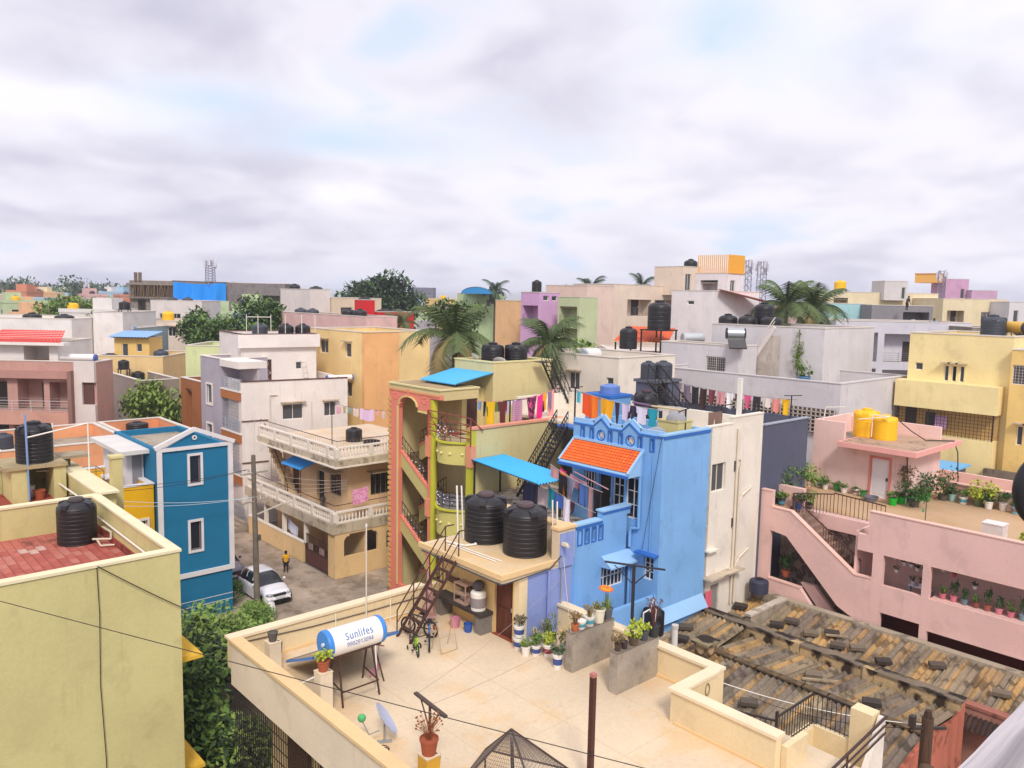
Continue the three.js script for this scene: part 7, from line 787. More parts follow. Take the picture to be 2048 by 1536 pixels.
// -- left: brown-pink modern house with red tiled roof
{
  const [x, z] = cf(62, -46), H = bg('terracotta_roof_house', 'brown pink house with railed balconies and a red tiled roof, far left', [x, z, 13.6, 2.6, 11.3], '#c2968b', { rot: TURN, win: [['S', 7.4, 9.45, 7.5, 9.9, 1, 'log'], ['S', 9.9, 11.6, 7.5, 9.7, 1, 'log'], ['S', 2.6, 6.6, 7.5, 9.9, 1, 'log'], ['S', 7.0, 9.4, 4.2, 6.4, 1, 'log'], ['S', 2.6, 6.6, 4.2, 6.4, 1, 'log'], ['S', 9.9, 11.6, 4.2, 6.4, 1, 'log']] });
  const s = () => H.mb('S'); s().box(0, 10.0, 0, 11.95, 10.6, .5).build('upper_band', M('#b88a80', 'plaster'), H.g); s().box(0, 6.4, 0, 11.9, 7.4, .7).build('balcony_band', M('#cc9a88', 'plaster'), H.g); s().box(11.7, 6.3, -.02, 12.0, 10.6, .75).build('fin', M('#8e6a62', 'plaster'), H.g); s().box(12.0, 4, -.02, 13.58, 8.0, .3).box(12.0, 9.75, -.02, 13.58, 11.4, .3).box(12.0, 8, -.02, 12.6, 9.75, .3).build('white_corner', M('#dfd3ce', 'plaster'), H.g); s().box(12.6, 8.05, -.02, 13.4, 9.7, .1).build('door', P('#5b3a34', .6), H.g); H.rail('S', H.x0, 7.4, H.x0 + 11.7, .9, { out: .66, m: P('#c8c3c4', .4), bars: 0, rails: 4 });
  const [px, pz] = cf(63, -41.5), T = bg('tiled_roof_room', 'white roof room under the red tiles, far left', [px, pz, 5.6, 5, 12.75], '#ece4df', { rot: TURN, y0: 10.4, par: .05, win: [['S', 2.9, 4.9, 10.6, 12.4, 1, 'dark']] });
  const tm = ['#e0433c', '#d63a36', '#e8524a'].map((c) => M(c, 'clean', { side: THREE.DoubleSide })); for (let r = 0; r < 7; r++) { const a = 1 - r / 7, b = 1 - (r + 1) / 7; const e = (k, v) => { const q = V(-.7 + k * 6.9 + (k < .5 ? 1 : -1) * (1 - v) * .9, 2.3 + (1 - v) * .85, 5.7 - (1 - v) * 2.4); return q; }; const o = new MB(T.O), A = e(0, b), Bq = e(1, b), C = e(0, a), D = e(1, a), n = 22; o.surf(n * 4, 1, (u, v) => { const p = A.clone().lerp(Bq, u).lerp(C.clone().lerp(D, u), v); p.y += Math.abs(Math.sin(u * n * Math.PI)) * .05 + v * .03; return p; }); o.build('tile_course', tm[r % 3], T.g); }
  T.mb('S').box(-.9, 2.12, -.2, 6.5, 2.35, .75).build('eave', M('#efe8e4', 'clean'), T.g);
  const [hx, hz] = cf(63.5, -34.8); heater([hx, 10.42, hz], TURN, 3.2, .3, 'long white solar heater drum on the brown pink house', { cap: P('#4a5fae', .5), panel: false, legH: .8, far: true });
}
const L2 = [
  ['white_block', 'large plain white block behind the red tiled roof', 82, -60, 14.8, 10, 13.85, '#f0eae6', { tanks: [[6, 9, .9, 1.1, 0, 'wide black tank at the left edge on the white block'], [10.2, 9, .9, 1.5, 0, 'tall black tank on the white block'], [13.3, 8.6, .95, 1.4, 0, 'black tank at the right corner of the white block']] }],
  ['white_block', 'white annex with a pipe beside the large white block', 86, -45.1, 3.2, 8, 14.5, '#efe9e6', { tanks: [[2, 5, .6, .9, 0, 'black tank on the white annex', 1.2]] }],
  ['pale_blue_house', 'pale grey blue house with outside stair on the left', 88, -48.4, 6.6, 9, 12.7, '#b3c4cc', { win: [['S', 3.2, 5.6, 9.9, 11.2, 3, 'sh']], tanks: [[5.4, 8, .55, 1.3, P('#6f93bf', .5), 'pale blue tank, left of the pair on the blue roof'], [6.2, 8.4, .5, 1.3, P('#6f93bf', .5), 'pale blue tank, right of the pair on the blue roof']] }],
  ['yellow_base_house', 'low yellow cream house under the little blue roofed cottage', 78, -40.8, 6.6, 8, 10.5, '#e8c890', { tanks: [[.9, 7, .8, 1.1, 0, 'wide black tank left of the yellow cottage'], [5.9, 6.8, .7, 1.6, tankGrey, 'grey tank right of the yellow cottage']] }],
  ['yellow_cottage', 'small yellow roof cottage with pale blue roof', 80, -39.9, 3.5, 3, 12.2, '#f0c878', { y0: 9.6, win: [['S', .75, 1.35, 10.2, 11.6, 1], ['S', 2.2, 2.75, 10.8, 11.6, 1]], par: .05 }],
  ['cream_left_house', 'cream house below the blue tarpaulin', 105, -50, 6.9, 9, 13, '#e6d3c2', { win: [['S', 3, 6, 11, 12.2, 2, 'sh']], tanks: [[4.4, 8, .75, 1.7, tankYellow, 'bright yellow tank on the cream house by the trees', .5]] }],
  ['pale_blue_house', 'small pale blue roof room left of the cream house', 100, -50.2, 2.5, 5, 14.1, '#a9bfc6', { win: [['S', .6, 1.8, 11.6, 12.6, 1]] }],
  ['green_wall_house', 'pale green house behind the brown stair tower', 70, -28.7, 3, 6, 12.2, '#d6dfa8', {}],
  ['white_far_house', 'white house with grey tanks below the scaffolding', 125, -56.5, 8, 8, 15.4, '#ddd4d0', { tanks: [[3, 7, .8, 1.5, tankGrey, 'grey tank on the white house under the scaffolding'], [5.4, 7, .8, 1.5, tankGrey, 'second grey tank on the white house under the scaffolding']], win: [['S', 1, 7, 12, 13.4, 3]] }],
  ['lavender_apartment', 'pale lavender apartment block with deep railed balconies', 80, 32.2, 13.5, 8, 15.3, '#d6d3dd', { win: [['S', .6, 4.25, 11.3, 14.2, 1, 'log'], ['S', 4.9, 9.5, 11.3, 14.1, 1, 'log'], ['S', .6, 4.25, 8.0, 10.6, 1, 'log'], ['S', 4.9, 9.5, 8.0, 10.5, 1, 'log'], ['S', 4.9, 9.5, 4.8, 7.3, 1, 'log']] }],
  ['cyan_house', 'pale cyan house behind the right hand palms', 95, 37.3, 4.4, 6, 17.0, '#a9d3d6', { win: [['S', .5, 4, 13.2, 14.6, 1, 'dark']] }],
  ['grey_shed_house', 'dark grey louvred house top behind the lavender block', 92, 41, 7, 6, 16.9, '#8d8a8e', { win: [['S', 3.6, 6.6, 15.2, 16.2, 1, 'dark']], par: .2 }],
  ['cream_right_house', 'wide cream house on the skyline at right', 112, 43.5, 15.5, 8, 18.6, '#ecdcb8', { win: [['S', 1, 3, 16.4, 17.8, 1, 'dark'], ['S', 12.6, 13.4, 14.6, 17.4, 1]], tanks: [[2.6, 6, .8, 1.4, tankYellow, 'yellow tank on the skyline cream house', 1.2], [9, 5, .7, .8, 0, 'small black tank on the skyline cream house']] }],
  ['white_stair_head', 'white stair head on the skyline cream house', 111, 51, 3.2, 4, 20.2, '#d9d3d2', { y0: 17.6, win: [['S', 2.4, 2.9, 17.8, 19.4, 1]] }],
  ['cream_balcony_house', 'cream house with balcony and grilled window, right skyline', 104, 55.5, 8.2, 8, 17.9, '#ead9b4', { win: [['S', .6, 2.8, 14.6, 16.4, 1, 'log'], ['S', 5, 6.6, 14.9, 16.3, 1, 'gr']], tanks: [[3, 6, .8, 1.0, 0, 'flat black tank on the cream balcony house']] }],
  ['pink_tower_house', 'lilac pink tower with orange top on the right skyline', 170, 91, 4.8, 6, 22.6, '#cfa0c0', { win: [['S', 3.2, 4, 18.6, 20.6, 1]] }],
  ['pink_tower_house', 'lower lilac pink wing right of the tower', 168, 95.4, 5.4, 6, 20.3, '#cda6c2', {}],
  ['white_edge_house', 'white house at the extreme right skyline', 100, 61.6, 5, 8, 17.6, '#dfdbdc', { win: [['S', .6, 1.2, 14.4, 16.6, 1], ['S', 2, 3, 15, 16, 1]] }],
  ['block_wall_house', 'unplastered grey block house at the right edge', 76, 43.5, 7, 6, 15.0, '#a19892', { map: 'concrete', par: .6 }],
  ['orange_shed_house', 'white house with a sloping orange roof over its terrace', 68, 8.3, 7, 8, 12.6, '#f2e9e6', { win: [['S', 4.0, 5.4, 11.0, 12.3, 1, 'dark']] }],
  ['grey_construction', 'unfinished grey concrete building with bamboo props', 150, -71.6, 19, 10, 18.7, '#9d948e', { map: 'concrete', win: [['S', 1, 8, 13.2, 15.2, 3, 'dark'], ['S', .6, 8.6, 15.7, 17.9, 1, 'dark']], par: .3 }],
  ['grey_block_building', 'long grey block building behind the trees', 142, -50.3, 10, 9, 18.5, '#8f878c', { map: 'concrete', win: [['S', 6, 9, 14.8, 16.4, 1, 'dark']], par: .3 }],
  ['far_tower', 'distant unfinished tower block on the horizon', 420, -55, 13, 14, 21, '#77758a', { win: [['S', 1, 12, 17, 18.6, 5], ['S', 1, 12, 14, 15.6, 5]], par: .5 }],
];
for (const [n, lb, D, X, w, d, h, c, o] of L2) { const [x, z] = cf(D, X); bg(n, lb, [x, z, w, d, h], c, { rot: TURN, ...o }); }
const L3 = [
  ['orange_terrace_house', 'low orange walled house with a concrete roof, nearer the teal gable', [9, -56.9, 7.7, 8.6, 6.9], '#f0a878', { tanks: [[1.4, 2.2, .6, 1.1, tankGrey, 'grey tank under netting on the orange house'], [3.4, 2.0, .5, 1.1, tankGrey, 'upright dark drum on the orange house']] }],
  ['orange_terrace_house', 'low orange walled house with pink parapet, beyond the teal gable', [16.9, -57.2, 4.6, 8.4, 6.9], '#eb9d6f', { tanks: [[2.6, .9, .8, .9, 0, 'wide black tank on the far corner of the orange house']] }],
  ['taupe_house', 'plain taupe house with a flat walled roof', [22.6, -73.9, 3.4, 10.9, 9.0], '#a08f88', { win: [['W', 4.2, 4.7, 6.0, 6.5, 1]], tanks: [[1, 3, .5, .9, 0, 'black tank on a stand at the taupe house', 1.3], [2.4, 2.6, .6, 1.0, 0, 'low black tank on the taupe house']] }],
  ['brown_stair_tower', 'narrow brown and orange stair tower left of the grey corner', [24.6, -64.5, 2.2, 5, 9.6], '#a8683c', { win: [['W', 1, 2.4, 3, 8.8, 1, 'dark']] }],
  ['yellow_orange_house', 'tall yellow and orange house behind the palm', [33.4, -54.7, 6.6, 8.3, 14.0], '#f6d698', { win: [['W', 1.6, 3.0, 12.0, 13.1, 1, 'sh'], ['W', 5.8, 6.7, 11.9, 13.05, 1, 'sh'], ['W', 6.0, 6.8, 8.7, 9.9, 1, 'sh']] }],
  ['pink_long_house', 'long pale pink house behind the white penthouse', [45.4, -73.6, 4, 19.7, 14.6], '#e6bdb8', { win: [['W', 9.2, 12, 11.2, 12.6, 2]], tanks: [[1.4, 2.5, .75, 1.5, tankGrey, 'grey tank at the left on the pale pink house'], [1.4, 5.5, .75, 1.5, tankGrey, 'grey tank second from left on the pale pink house'], [1.6, 13.5, .8, 1.7, 0, 'black tank third on the pale pink house'], [1.8, 15.6, .8, 1.7, 0, 'black tank at the right on the pale pink house']] }],
  ['red_block_house', 'small bright red roof block in front of the big tree', [50.4, -82.4, 1.7, 1.8, 16.3], '#d8262c', { tanks: [[.8, 1, .8, 1.3, 0, 'black tank on the bright red block']] }],
  ['red_block_house', 'low bright red parapet right of the red block', [52.3, -82.0, 5.2, 5, 14.9], '#d62a30', { tanks: [[1.8, 3.4, .9, 1.3, 0, 'black tank behind the red parapet, left'], [3.8, 3.4, .9, 1.3, 0, 'black tank behind the red parapet, right']] }],
  ['white_complex', 'white house with tall stair head left of the big tree', [53.1, -100.2, 3, 9, 17.5], '#e6dcd6', { tanks: [[1.6, 7.6, .9, 1.4, 0, 'black tank on the white stair head'], [1, 2.4, .8, 1.7, 0, 'black tanks behind the white stair head']] }],
  ['cream_complex', 'cream house with two brown windows left of the big tree', [56.2, -99.8, 8, 9, 16.4], '#e3cfb4', { win: [['S', .8, 6.6, 13.6, 15.1, 2]], tanks: [[3, 7, .6, 1.0, 0, 'small black tank on the cream complex']] }],
  ['peach_house', 'plain peach house wall right of the first palm', [58.3, -63.3, 3, 4.2, 16.6], '#ecc08e', {}],
  ['lilac_house', 'lilac house with shaded balcony in the middle distance', [55.5, -57.6, 2.9, 2.7, 17.5], '#d5a9d3', { win: [['W', .25, 2.5, 14.4, 16.2, 1, 'log'], ['S', .3, 2.7, 16.7, 17.2, 2]], tanks: [[1.4, .8, .5, 1.2, 0, 'black tank on a frame above the lilac house', 1.0]] }],
  ['pale_green_house', 'pale green house with balcony beside the lilac house', [56.3, -52.9, 2.6, 2.9, 17.1], '#c5cfa4', { win: [['W', .25, 2.6, 14.5, 16.2, 1, 'log'], ['W', .25, 2.7, 12.0, 14.1, 1, 'log']] }],
  ['green_dome_house', 'pale green house with a blue barrel roof', [82.7, -100.5, 6, 5, 17.4], '#b9cf9e', { win: [['S', 2.2, 3, 15.4, 16.6, 1]] }],
  ['cream_gable_house', 'big plain cream house wall with peeling top', [60.5, -55.8, 4.2, 6, 18.3], '#e6cdbf', {}],
  ['cream_long_house', 'long cream house with balcony strip behind the orange roof', [66.5, -57.5, 15, 6, 18.6], '#e9d6c4', { win: [['S', 2.4, 6.6, 15.2, 17.0, 1, 'log'], ['S', 7.2, 11.5, 15.2, 17.0, 1, 'log'], ['S', 2.4, 11.5, 12.2, 13.6, 2, 'log']] }],
  ['cream_roof_block', 'cream roof block on top of the long cream house', [75, -54.7, 3.4, 4, 20.8], '#e9d5c2', { y0: 17.6, win: [['S', .5, 1.6, 18, 20, 1]], tanks: [[4.2, 2, .8, 2, 0, 'black tank beside the cream roof block']] }],
  ['white_tall_house', 'white house with a sloping red canopy right of centre', [68.3, -46.1, 8.6, 5, 18.0], '#f1e9ea', { win: [['W', 2, 2.8, 16.6, 17, 1], ['S', 4.6, 5.2, 13.6, 15, 1]] }],
  ['white_roof_tower', 'white roof tower with a yellow railing on top', [72.8, -47.4, 3, 4, 19.9], '#ece4e6', { y0: 17.1, win: [['W', .6, 2.8, 17.4, 19.2, 1, 'dark'], ['S', .5, 1.4, 17.4, 19.2, 1]] }],
  ['grey_terrace_house', 'long pale grey house wall behind the slate parapet', [47.5, -22.6, 10, 14, 12.1], '#d8d3d7', { par: 1.0, cop: '#d8d2d4' }],
  ['grey_middle_house', 'grey wall with a grilled window above the long terrace', [51.05, -32.0, 2.4, 7, 13.75], '#d8d3d7', { y0: 11.1, win: [['W', 4.2, 5.9, 11.7, 12.9, 1, 'gr']], par: .3 }],
  ['grey_upper_house', 'upper grey house with tanks left of the palms', [54.6, -27.4, 8, 9.4, 15.2], '#dcd7da', { y0: 11.1, tanks: [[1, .8, .75, 1.75, 0, 'black tank, left of the low row on the grey upper house'], [1, 2.6, .75, 1.75, 0, 'black tank, middle of the low row on the grey upper house'], [1, 4.6, .8, 1.75, 0, 'black tank, right of the low row on the grey upper house'], [2.6, 3.0, .8, 1.9, 0, 'tall black tank behind the low row on the grey upper house', .8]] }],
  ['cream_back_house', 'cream wall with a sunken doorway behind the blue roof', [39.6, -33.6, 6, 8, 13.2], '#f0e6d8', { win: [['W', 3.6, 4.6, 10.8, 12.0, 1, 'sh'], ['W', 7.0, 7.6, 11, 11.9, 1]] }],
  ['lavender_white_house', 'lavender white wall right of the lime penthouse', [41.2, -38.3, 6, 5, 12.7], '#e9e1e8', { tanks: [[.9, 3, .7, .8, 0, 'low black tank on the lavender white house']] }],
  ['yellow_right_house', 'large pale yellow house with grilled balcony at the right edge', [56, -15.9, 8, 6.2, 15.15], '#f9e5a8', { win: [['W', .45, .95, 12.7, 13.2, 1], ['W', 2.2, 3.6, 12.1, 13.15, 3, 'sh']] }],
];
for (const [n, lb, b, c, o] of L3) bg(n, lb, b, c, o);
// -- details of some of them
{
  { const o = (D, X, y) => { const [x, z] = cf(D, X); return V(x, y, z); }, t = thing('cottage_roof', 'pale blue sheet roof of the little yellow cottage', 'roof', o(80, -38, 12.2).toArray()); corr(t, 'sheet', o(83.2, -40.2, 12.75), o(83.2, -36.2, 12.75), o(79.3, -40.2, 12.3), o(79.3, -36.2, 12.3), P('#86b0dc', .5), .3, .04); wb(t).bar(o(79.6, -40, 12.25), o(79.6, -36.4, 12.25), .1).build('eave_beam', iron, t); }
  const bx = (name, label, cat, parts) => { const p0 = parts[0][1]; const t = thing(name, label, cat, [p0[0], p0[1], p0[2]]); for (const [pn, b, m] of parts) wb(t).box(...b).build(pn, m, t); return t; };
  bx('stair_shaft', 'orange painted stair shaft of the tall yellow house', 'wall', [['panel', [33.4, 0, -54.7, 36.6, 14.0, -54.3], M('#f6bb7e', 'plaster')], ['cap', [33.35, 14.0, -54.75, 36.65, 14.08, -54.25], M('#e9d6b4', 'clean')]]);
  // yellow right house: cantilevered balcony with mesh, lower floors
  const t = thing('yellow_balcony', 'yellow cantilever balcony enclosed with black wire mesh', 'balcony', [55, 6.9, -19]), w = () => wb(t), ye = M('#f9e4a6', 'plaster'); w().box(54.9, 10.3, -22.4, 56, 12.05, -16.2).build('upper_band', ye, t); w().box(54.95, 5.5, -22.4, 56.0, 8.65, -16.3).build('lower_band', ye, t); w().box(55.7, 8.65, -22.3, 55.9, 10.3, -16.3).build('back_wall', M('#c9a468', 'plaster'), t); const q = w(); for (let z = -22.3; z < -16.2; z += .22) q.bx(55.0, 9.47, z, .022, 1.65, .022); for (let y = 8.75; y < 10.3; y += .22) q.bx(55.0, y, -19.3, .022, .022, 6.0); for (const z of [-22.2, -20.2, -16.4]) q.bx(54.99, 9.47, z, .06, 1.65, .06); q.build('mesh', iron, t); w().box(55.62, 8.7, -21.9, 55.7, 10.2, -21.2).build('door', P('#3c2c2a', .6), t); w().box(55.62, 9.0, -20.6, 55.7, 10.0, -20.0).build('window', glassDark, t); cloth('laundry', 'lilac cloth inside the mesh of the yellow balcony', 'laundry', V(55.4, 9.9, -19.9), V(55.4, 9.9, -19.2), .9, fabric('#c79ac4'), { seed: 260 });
  bg('yellow_corner_house', 'yellow wing with barred balcony at the extreme right', [55.4, -10, 8, 5.8, 14.4], '#f3cf82', { win: [['W', .1, 3.2, 12.3, 13.5, 1, 'gr'], ['W', .5, 1.6, 8.6, 9.8, 2, 'sh']] });
  { const [x, z] = cf(56.5, 33); tank([59.5, 14.6, -18.2], .75, 1.9, 'dark tank on the yellow house roof', { m: tankGrey, lid: tankGrey }); heater([60, 14.3, -17.0], 1.1, 1.5, .38, 'yellow drum solar heater on the yellow house roof', { drum: P('#e0b04a', .5), cap: P('#2a2a30', .5), legH: 1.0 }); bx('blue_shed_roof', 'light blue sheet roof behind the roof garden', 'roof', [['sheet', [48.9, 7.3, -18.8, 53.0, 7.42, -16.8], P('#6fb4e6', .5)], ['support', [49.2, 0, -18.6, 52.8, 7.3, -17.0], M('#6b6870', 'plaster')]]); bx('grey_low_roof', 'cream flat roof with grey parapet behind the roof garden', 'roof', [['slab', [48.5, 6.2, -16.6, 55, 6.5, -5], M('#d8cbb6', 'terrace')], ['front_parapet', [47.3, 0, -16.7, 48.5, 7.0, -5], M('#8d8a94', 'plaster')], ['rear_parapet', [54.6, 6.5, -16.6, 54.95, 7.0, -5], M('#7d7068', 'dirty')]]); }
  // grey terrace: stair, lattice band, creeper, heater
  const s = thing('grey_stair', 'white outside stair climbing the grey upper house', 'stair', [54, 11.1, -32]); for (let i = 0; i < 12; i++) wb(s).box(53.6, 11.2, -33.2 + i * .2, 54.5, 11.5 + i * .28, -33.0 + i * .2).build('step', M('#d6cdc7', 'concrete'), s); wb(s).bar(V(53.55, 11.7, -33), V(53.55, 15.2, -30.7), .12, .3).build('stringer', M('#e6dcd8', 'clean'), s); wb(s).bar(V(53.5, 12.5, -33), V(53.5, 15.9, -30.7), .06).bar(V(53.5, 12.2, -33), V(53.5, 15.6, -30.7), .04).build('handrail', P('#e6dcd4', .5), s);
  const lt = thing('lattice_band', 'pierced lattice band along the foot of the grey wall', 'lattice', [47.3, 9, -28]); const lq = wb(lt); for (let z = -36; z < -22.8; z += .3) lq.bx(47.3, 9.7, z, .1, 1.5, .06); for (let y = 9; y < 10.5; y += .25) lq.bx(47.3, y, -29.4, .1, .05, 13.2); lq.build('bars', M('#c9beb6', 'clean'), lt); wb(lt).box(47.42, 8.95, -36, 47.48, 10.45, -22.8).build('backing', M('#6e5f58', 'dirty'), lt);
  const cr = thing('wall_creeper', 'green creeper hanging down the grey house corner', 'creeper', [54.4, 11.1, -29.2]); put('foliage', leaves(300, .3, 2.0, .4, .2, 340, { hollow: .02 }), leafPale, cr).position.y = 2.2; new MB().tube([V(0, 0, 0), V(0, 4, 0)], .03, 4).build('stem', bark, cr); pot([53.6, 11.1, -28.2], .4, .7, 'blue tub of leafy shrub on the grey terrace', { m: P('#4f7fb0', .5), plant: leafMid, ph: 1.1, pr: .6, seed: 4 });
  heater([51.9, 13.45, -32.9], -.9, 1.3, .4, 'silver drum solar heater on the grey middle house', { drum: P('#bcc2c8', .3, { metalness: .5 }), cap: P('#2b2c30', .5), legH: .8, far: true }); heater([43.2, 11.9, -39.4], .2, 1.9, .5, 'cream drum solar heater above the lavender white wall', { drum: P('#e3dcd6', .5), cap: P('#aab4bf', .5), legH: .5, panel: false, far: true }); tank([49.4, 13.1, -41], .7, 1.8, 'black tank on a stand behind the cream back house', { far: true }); bg('cream_mid_house', 'cream flat roof below the tank right of the second palm', [47, -39, 6, 8, 12.3], '#efe6de', {});
  const ac = cf(66, 12); tank([ac[0], 14.6, ac[1]], .95, 2.4, 'tall black tank on an iron stand above the orange roof', { far: true }); const sd = thing('tank_stand', 'iron stand with air conditioners under the tall black tank', 'stand', [ac[0], 12, ac[1]]); for (const [a, b] of [[-1, -1], [1, -1], [-1, 1], [1, 1]]) new MB().bar(V(a, -.6, b), V(a, 2.5, b), .1).build('leg', iron, sd); new MB().box(-1.1, 2.5, -1.1, 1.1, 2.6, 1.1).build('platform', iron, sd); bg('white_mid_house', 'white flat roofed house under the tall black tank', [ac[0] - 3, ac[1] + 3, 6, 6, 12.2], '#ece4e2', {}); const hh = cf(65, 14.6); heater([hh[0], 12.0, hh[1]], -.5, 1.7, .4, 'silver solar heater right of the tall black tank', { drum: P('#c6c9cc', .35, { metalness: .4 }), cap: P('#b5b8bb', .4), legH: 1.6, far: true });
  const oc = (D, X, y) => { const [x, z] = cf(D, X); return V(x, y, z); }; const rs = thing('orange_sheet_roof', 'sloping orange corrugated roof on posts right of the palms', 'roof', oc(66, 10, 12).toArray()); corr(rs, 'sheet', oc(70, 10.2, 14.7), oc(70, 14.2, 14.6), oc(66, 8.3, 13.6), oc(66, 12.8, 13.5), M('#e0633a', 'clean'), .3, .03); for (const [D, X] of [[66.2, 8.5], [66.2, 12.6], [69.8, 10.3]]) wb(rs).bar(oc(D, X, 11.6), oc(D, X, 13.5), .1).build('post', iron, rs); const rc = thing('red_canopy', 'sloping red canopy on the white house by the yellow railing', 'canopy', [74, 17, -44]); corr(rc, 'sheet', V(68.6, 18.15, -45.4), V(70.5, 18.2, -47), V(76.5, 16.6, -42.5), V(78, 16.7, -45), M('#e08068', 'clean'), .3, .03); wb(rc).bar(V(77, 11, -43.5), V(77, 16.6, -43.5), .1).build('post', iron, rc);
  const yr = thing('yellow_railing', 'yellow slatted enclosure on the white roof tower', 'railing', [74.3, 19.9, -49]), yq = wb(yr); for (let i = 0; i < 16; i++) { yq.bx(72.9, 20.9, -51.2 + i * .25, .06, 1.9, .1); yq.bx(72.9 + i * .19, 20.9, -47.4, .1, 1.9, .06); } yq.build('slats', P('#f0b13c', .5), yr); wb(yr).box(72.8, 19.9, -51.3, 72.95, 20.0, -47.3).box(72.95, 19.9, -47.45, 75.8, 20.0, -47.3).build('base_rail', P('#e0a236', .5), yr); const yt = cf(170, 91); bx('slatted_crown', 'orange slatted top of the lilac pink tower', 'railing', [['band', [yt[0] - 1, 21.8, yt[1] - 6, yt[0] + 3, 23.6, yt[1] - 1], P('#f0b55a', .5)], ['cap', [yt[0] - 1.1, 23.6, yt[1] - 6.1, yt[0] + 3.1, 23.8, yt[1] - .9], P('#d89a48', .5)]]);
  // barrel roof, tarpaulin, props, lattice masts
  const br = thing('barrel_roof', 'bright blue barrel vault roof on the pale green house', 'roof', [82.5, 17.4, -103]); new MB(M4().makeRotationY(TURN)).surf(24, 2, (u, v) => { const a = Math.PI * (1 - u); return V(2 + Math.cos(a) * 2.4, Math.sin(a) * 1.1, v * 6); }).build('vault', P('#2f95d8', .5, { side: THREE.DoubleSide }), br); const eb = new MB(M4().makeRotationY(TURN)); for (let i = 0; i < 24; i++) { const a = (k) => Math.PI * k / 24; eb.tri(V(2, 0, 5.9), V(2 + Math.cos(a(i)) * 2.35, Math.sin(a(i)) * 1.05, 5.9), V(2 + Math.cos(a(i + 1)) * 2.35, Math.sin(a(i + 1)) * 1.05, 5.9)); } eb.build('end_panel', P('#2a86c4', .5, { side: THREE.DoubleSide }), br);
  const tp = thing('blue_tarpaulin', 'huge bright blue tarpaulin hung over the unfinished building', 'tarpaulin', oc(149, -63, 11).toArray()); new MB().surf(26, 12, (u, v) => { const p = oc(149 - .35 * Math.sin(u * 17 + v * 2) - .25 * Math.sin(u * 41) * v, -63 + 9.6 * u, 18.6 - .35 * Math.sin(u * 3.1) - v * (7.2 - 1.2 * Math.sin(u * 5 + .5))); return p.sub(tp.position); }).build('sheet', P('#0f8ff0', .45, { side: THREE.DoubleSide }), tp); wb(tp).cyl(oc(149.2, -63.3, 18.75), oc(149.2, -53, 18.6), .07, .07, 5).build('top_pole', bark, tp);
  const pr = thing('bamboo_props', 'rows of bamboo props under the unfinished slab', 'scaffold', oc(149, -68, 12).toArray()), pq = wb(pr), rr = rng(31); for (let i = 0; i < 30; i++) { const X = -71.3 + i * .28; pq.cyl(oc(149.6 - rr() * .8, X + (rr() - .5) * .3, 15.6), oc(149.3, X + (rr() - .5) * .5, 18), .06, .05, 4, false); } pq.build('bamboo_poles', M('#a98d6c', 'wood'), pr); for (const y of [15.55, 18.05]) wb(pr).bar(oc(149.5, -71.9, y), oc(149.5, -62.8, y), .5, .3).build('slab_edge', M('#a89e96', 'concrete'), pr); for (const X of [-70.4, -69.6]) wb(pr).bar(oc(150, X, 18.6), oc(150, X, 20.2), .5, .5).build('column_stub', M('#8e7a72', 'concrete'), pr);
  const mast = (D, X, y0, y1, w, lb) => { const o = oc(D, X, y0), t = thing('lattice_mast', lb, 'mast', o.toArray()), H = y1 - y0, q = new MB(); for (const [a, b] of [[-1, -1], [1, -1], [1, 1], [-1, 1]]) q.bar(V(a * w, 0, b * w), V(a * w * .8, H, b * w * .8), .1); const n = 10; for (let i = 0; i < n; i++) { const y = H * i / n, yb = H * (i + 1) / n; for (const [a, b, c, d] of [[-1, -1, 1, -1], [1, -1, 1, 1], [1, 1, -1, 1], [-1, 1, -1, -1]]) q.bar(V(a * w, y, b * w), V(c * w, yb, d * w), .06).bar(V(a * w, yb, b * w), V(c * w, yb, d * w), .05); } q.build('lattice', P('#8f8da0', .6), t); const an = new MB(); for (let i = 0; i < 6; i++) { const a = i * 1.05; an.bx(Math.cos(a) * w * 1.5, H * (.86 + .05 * (i % 3)), Math.sin(a) * w * 1.5, .3, 1.4, .3); } an.build('antennas', P('#d9d6e0', .5), t); };
  mast(150, -56.5, 18, 22.6, .7, 'telecom mast with white antennas behind the blue tarpaulin'); mast(150, 43.2, 13, 24.6, .7, 'left of two telecom masts on the right skyline'); mast(150, 46, 13, 24.4, .7, 'right of two telecom masts on the right skyline'); mast(165, 87.4, 14, 24, .6, 'telecom mast leaning against the lilac pink tower'); mast(260, -138, 12, 18.5, .5, 'thin far mast among the trees at left');
  const wr = [[1806, 17.3, 'standing worker in dark clothes on the grey roof, right'], [1808, 15.2, 'crouching worker in pale shirt on the lavender roof'], [1826, 15.2, 'bending worker in light blue shirt on the lavender roof']]; globalThis.workers = wr.map(([px, y, lb], i) => [oc(90 - i * 2, (px - 1024) / 1600 * 90, y - (i ? 1 : .9)), lb]);
}
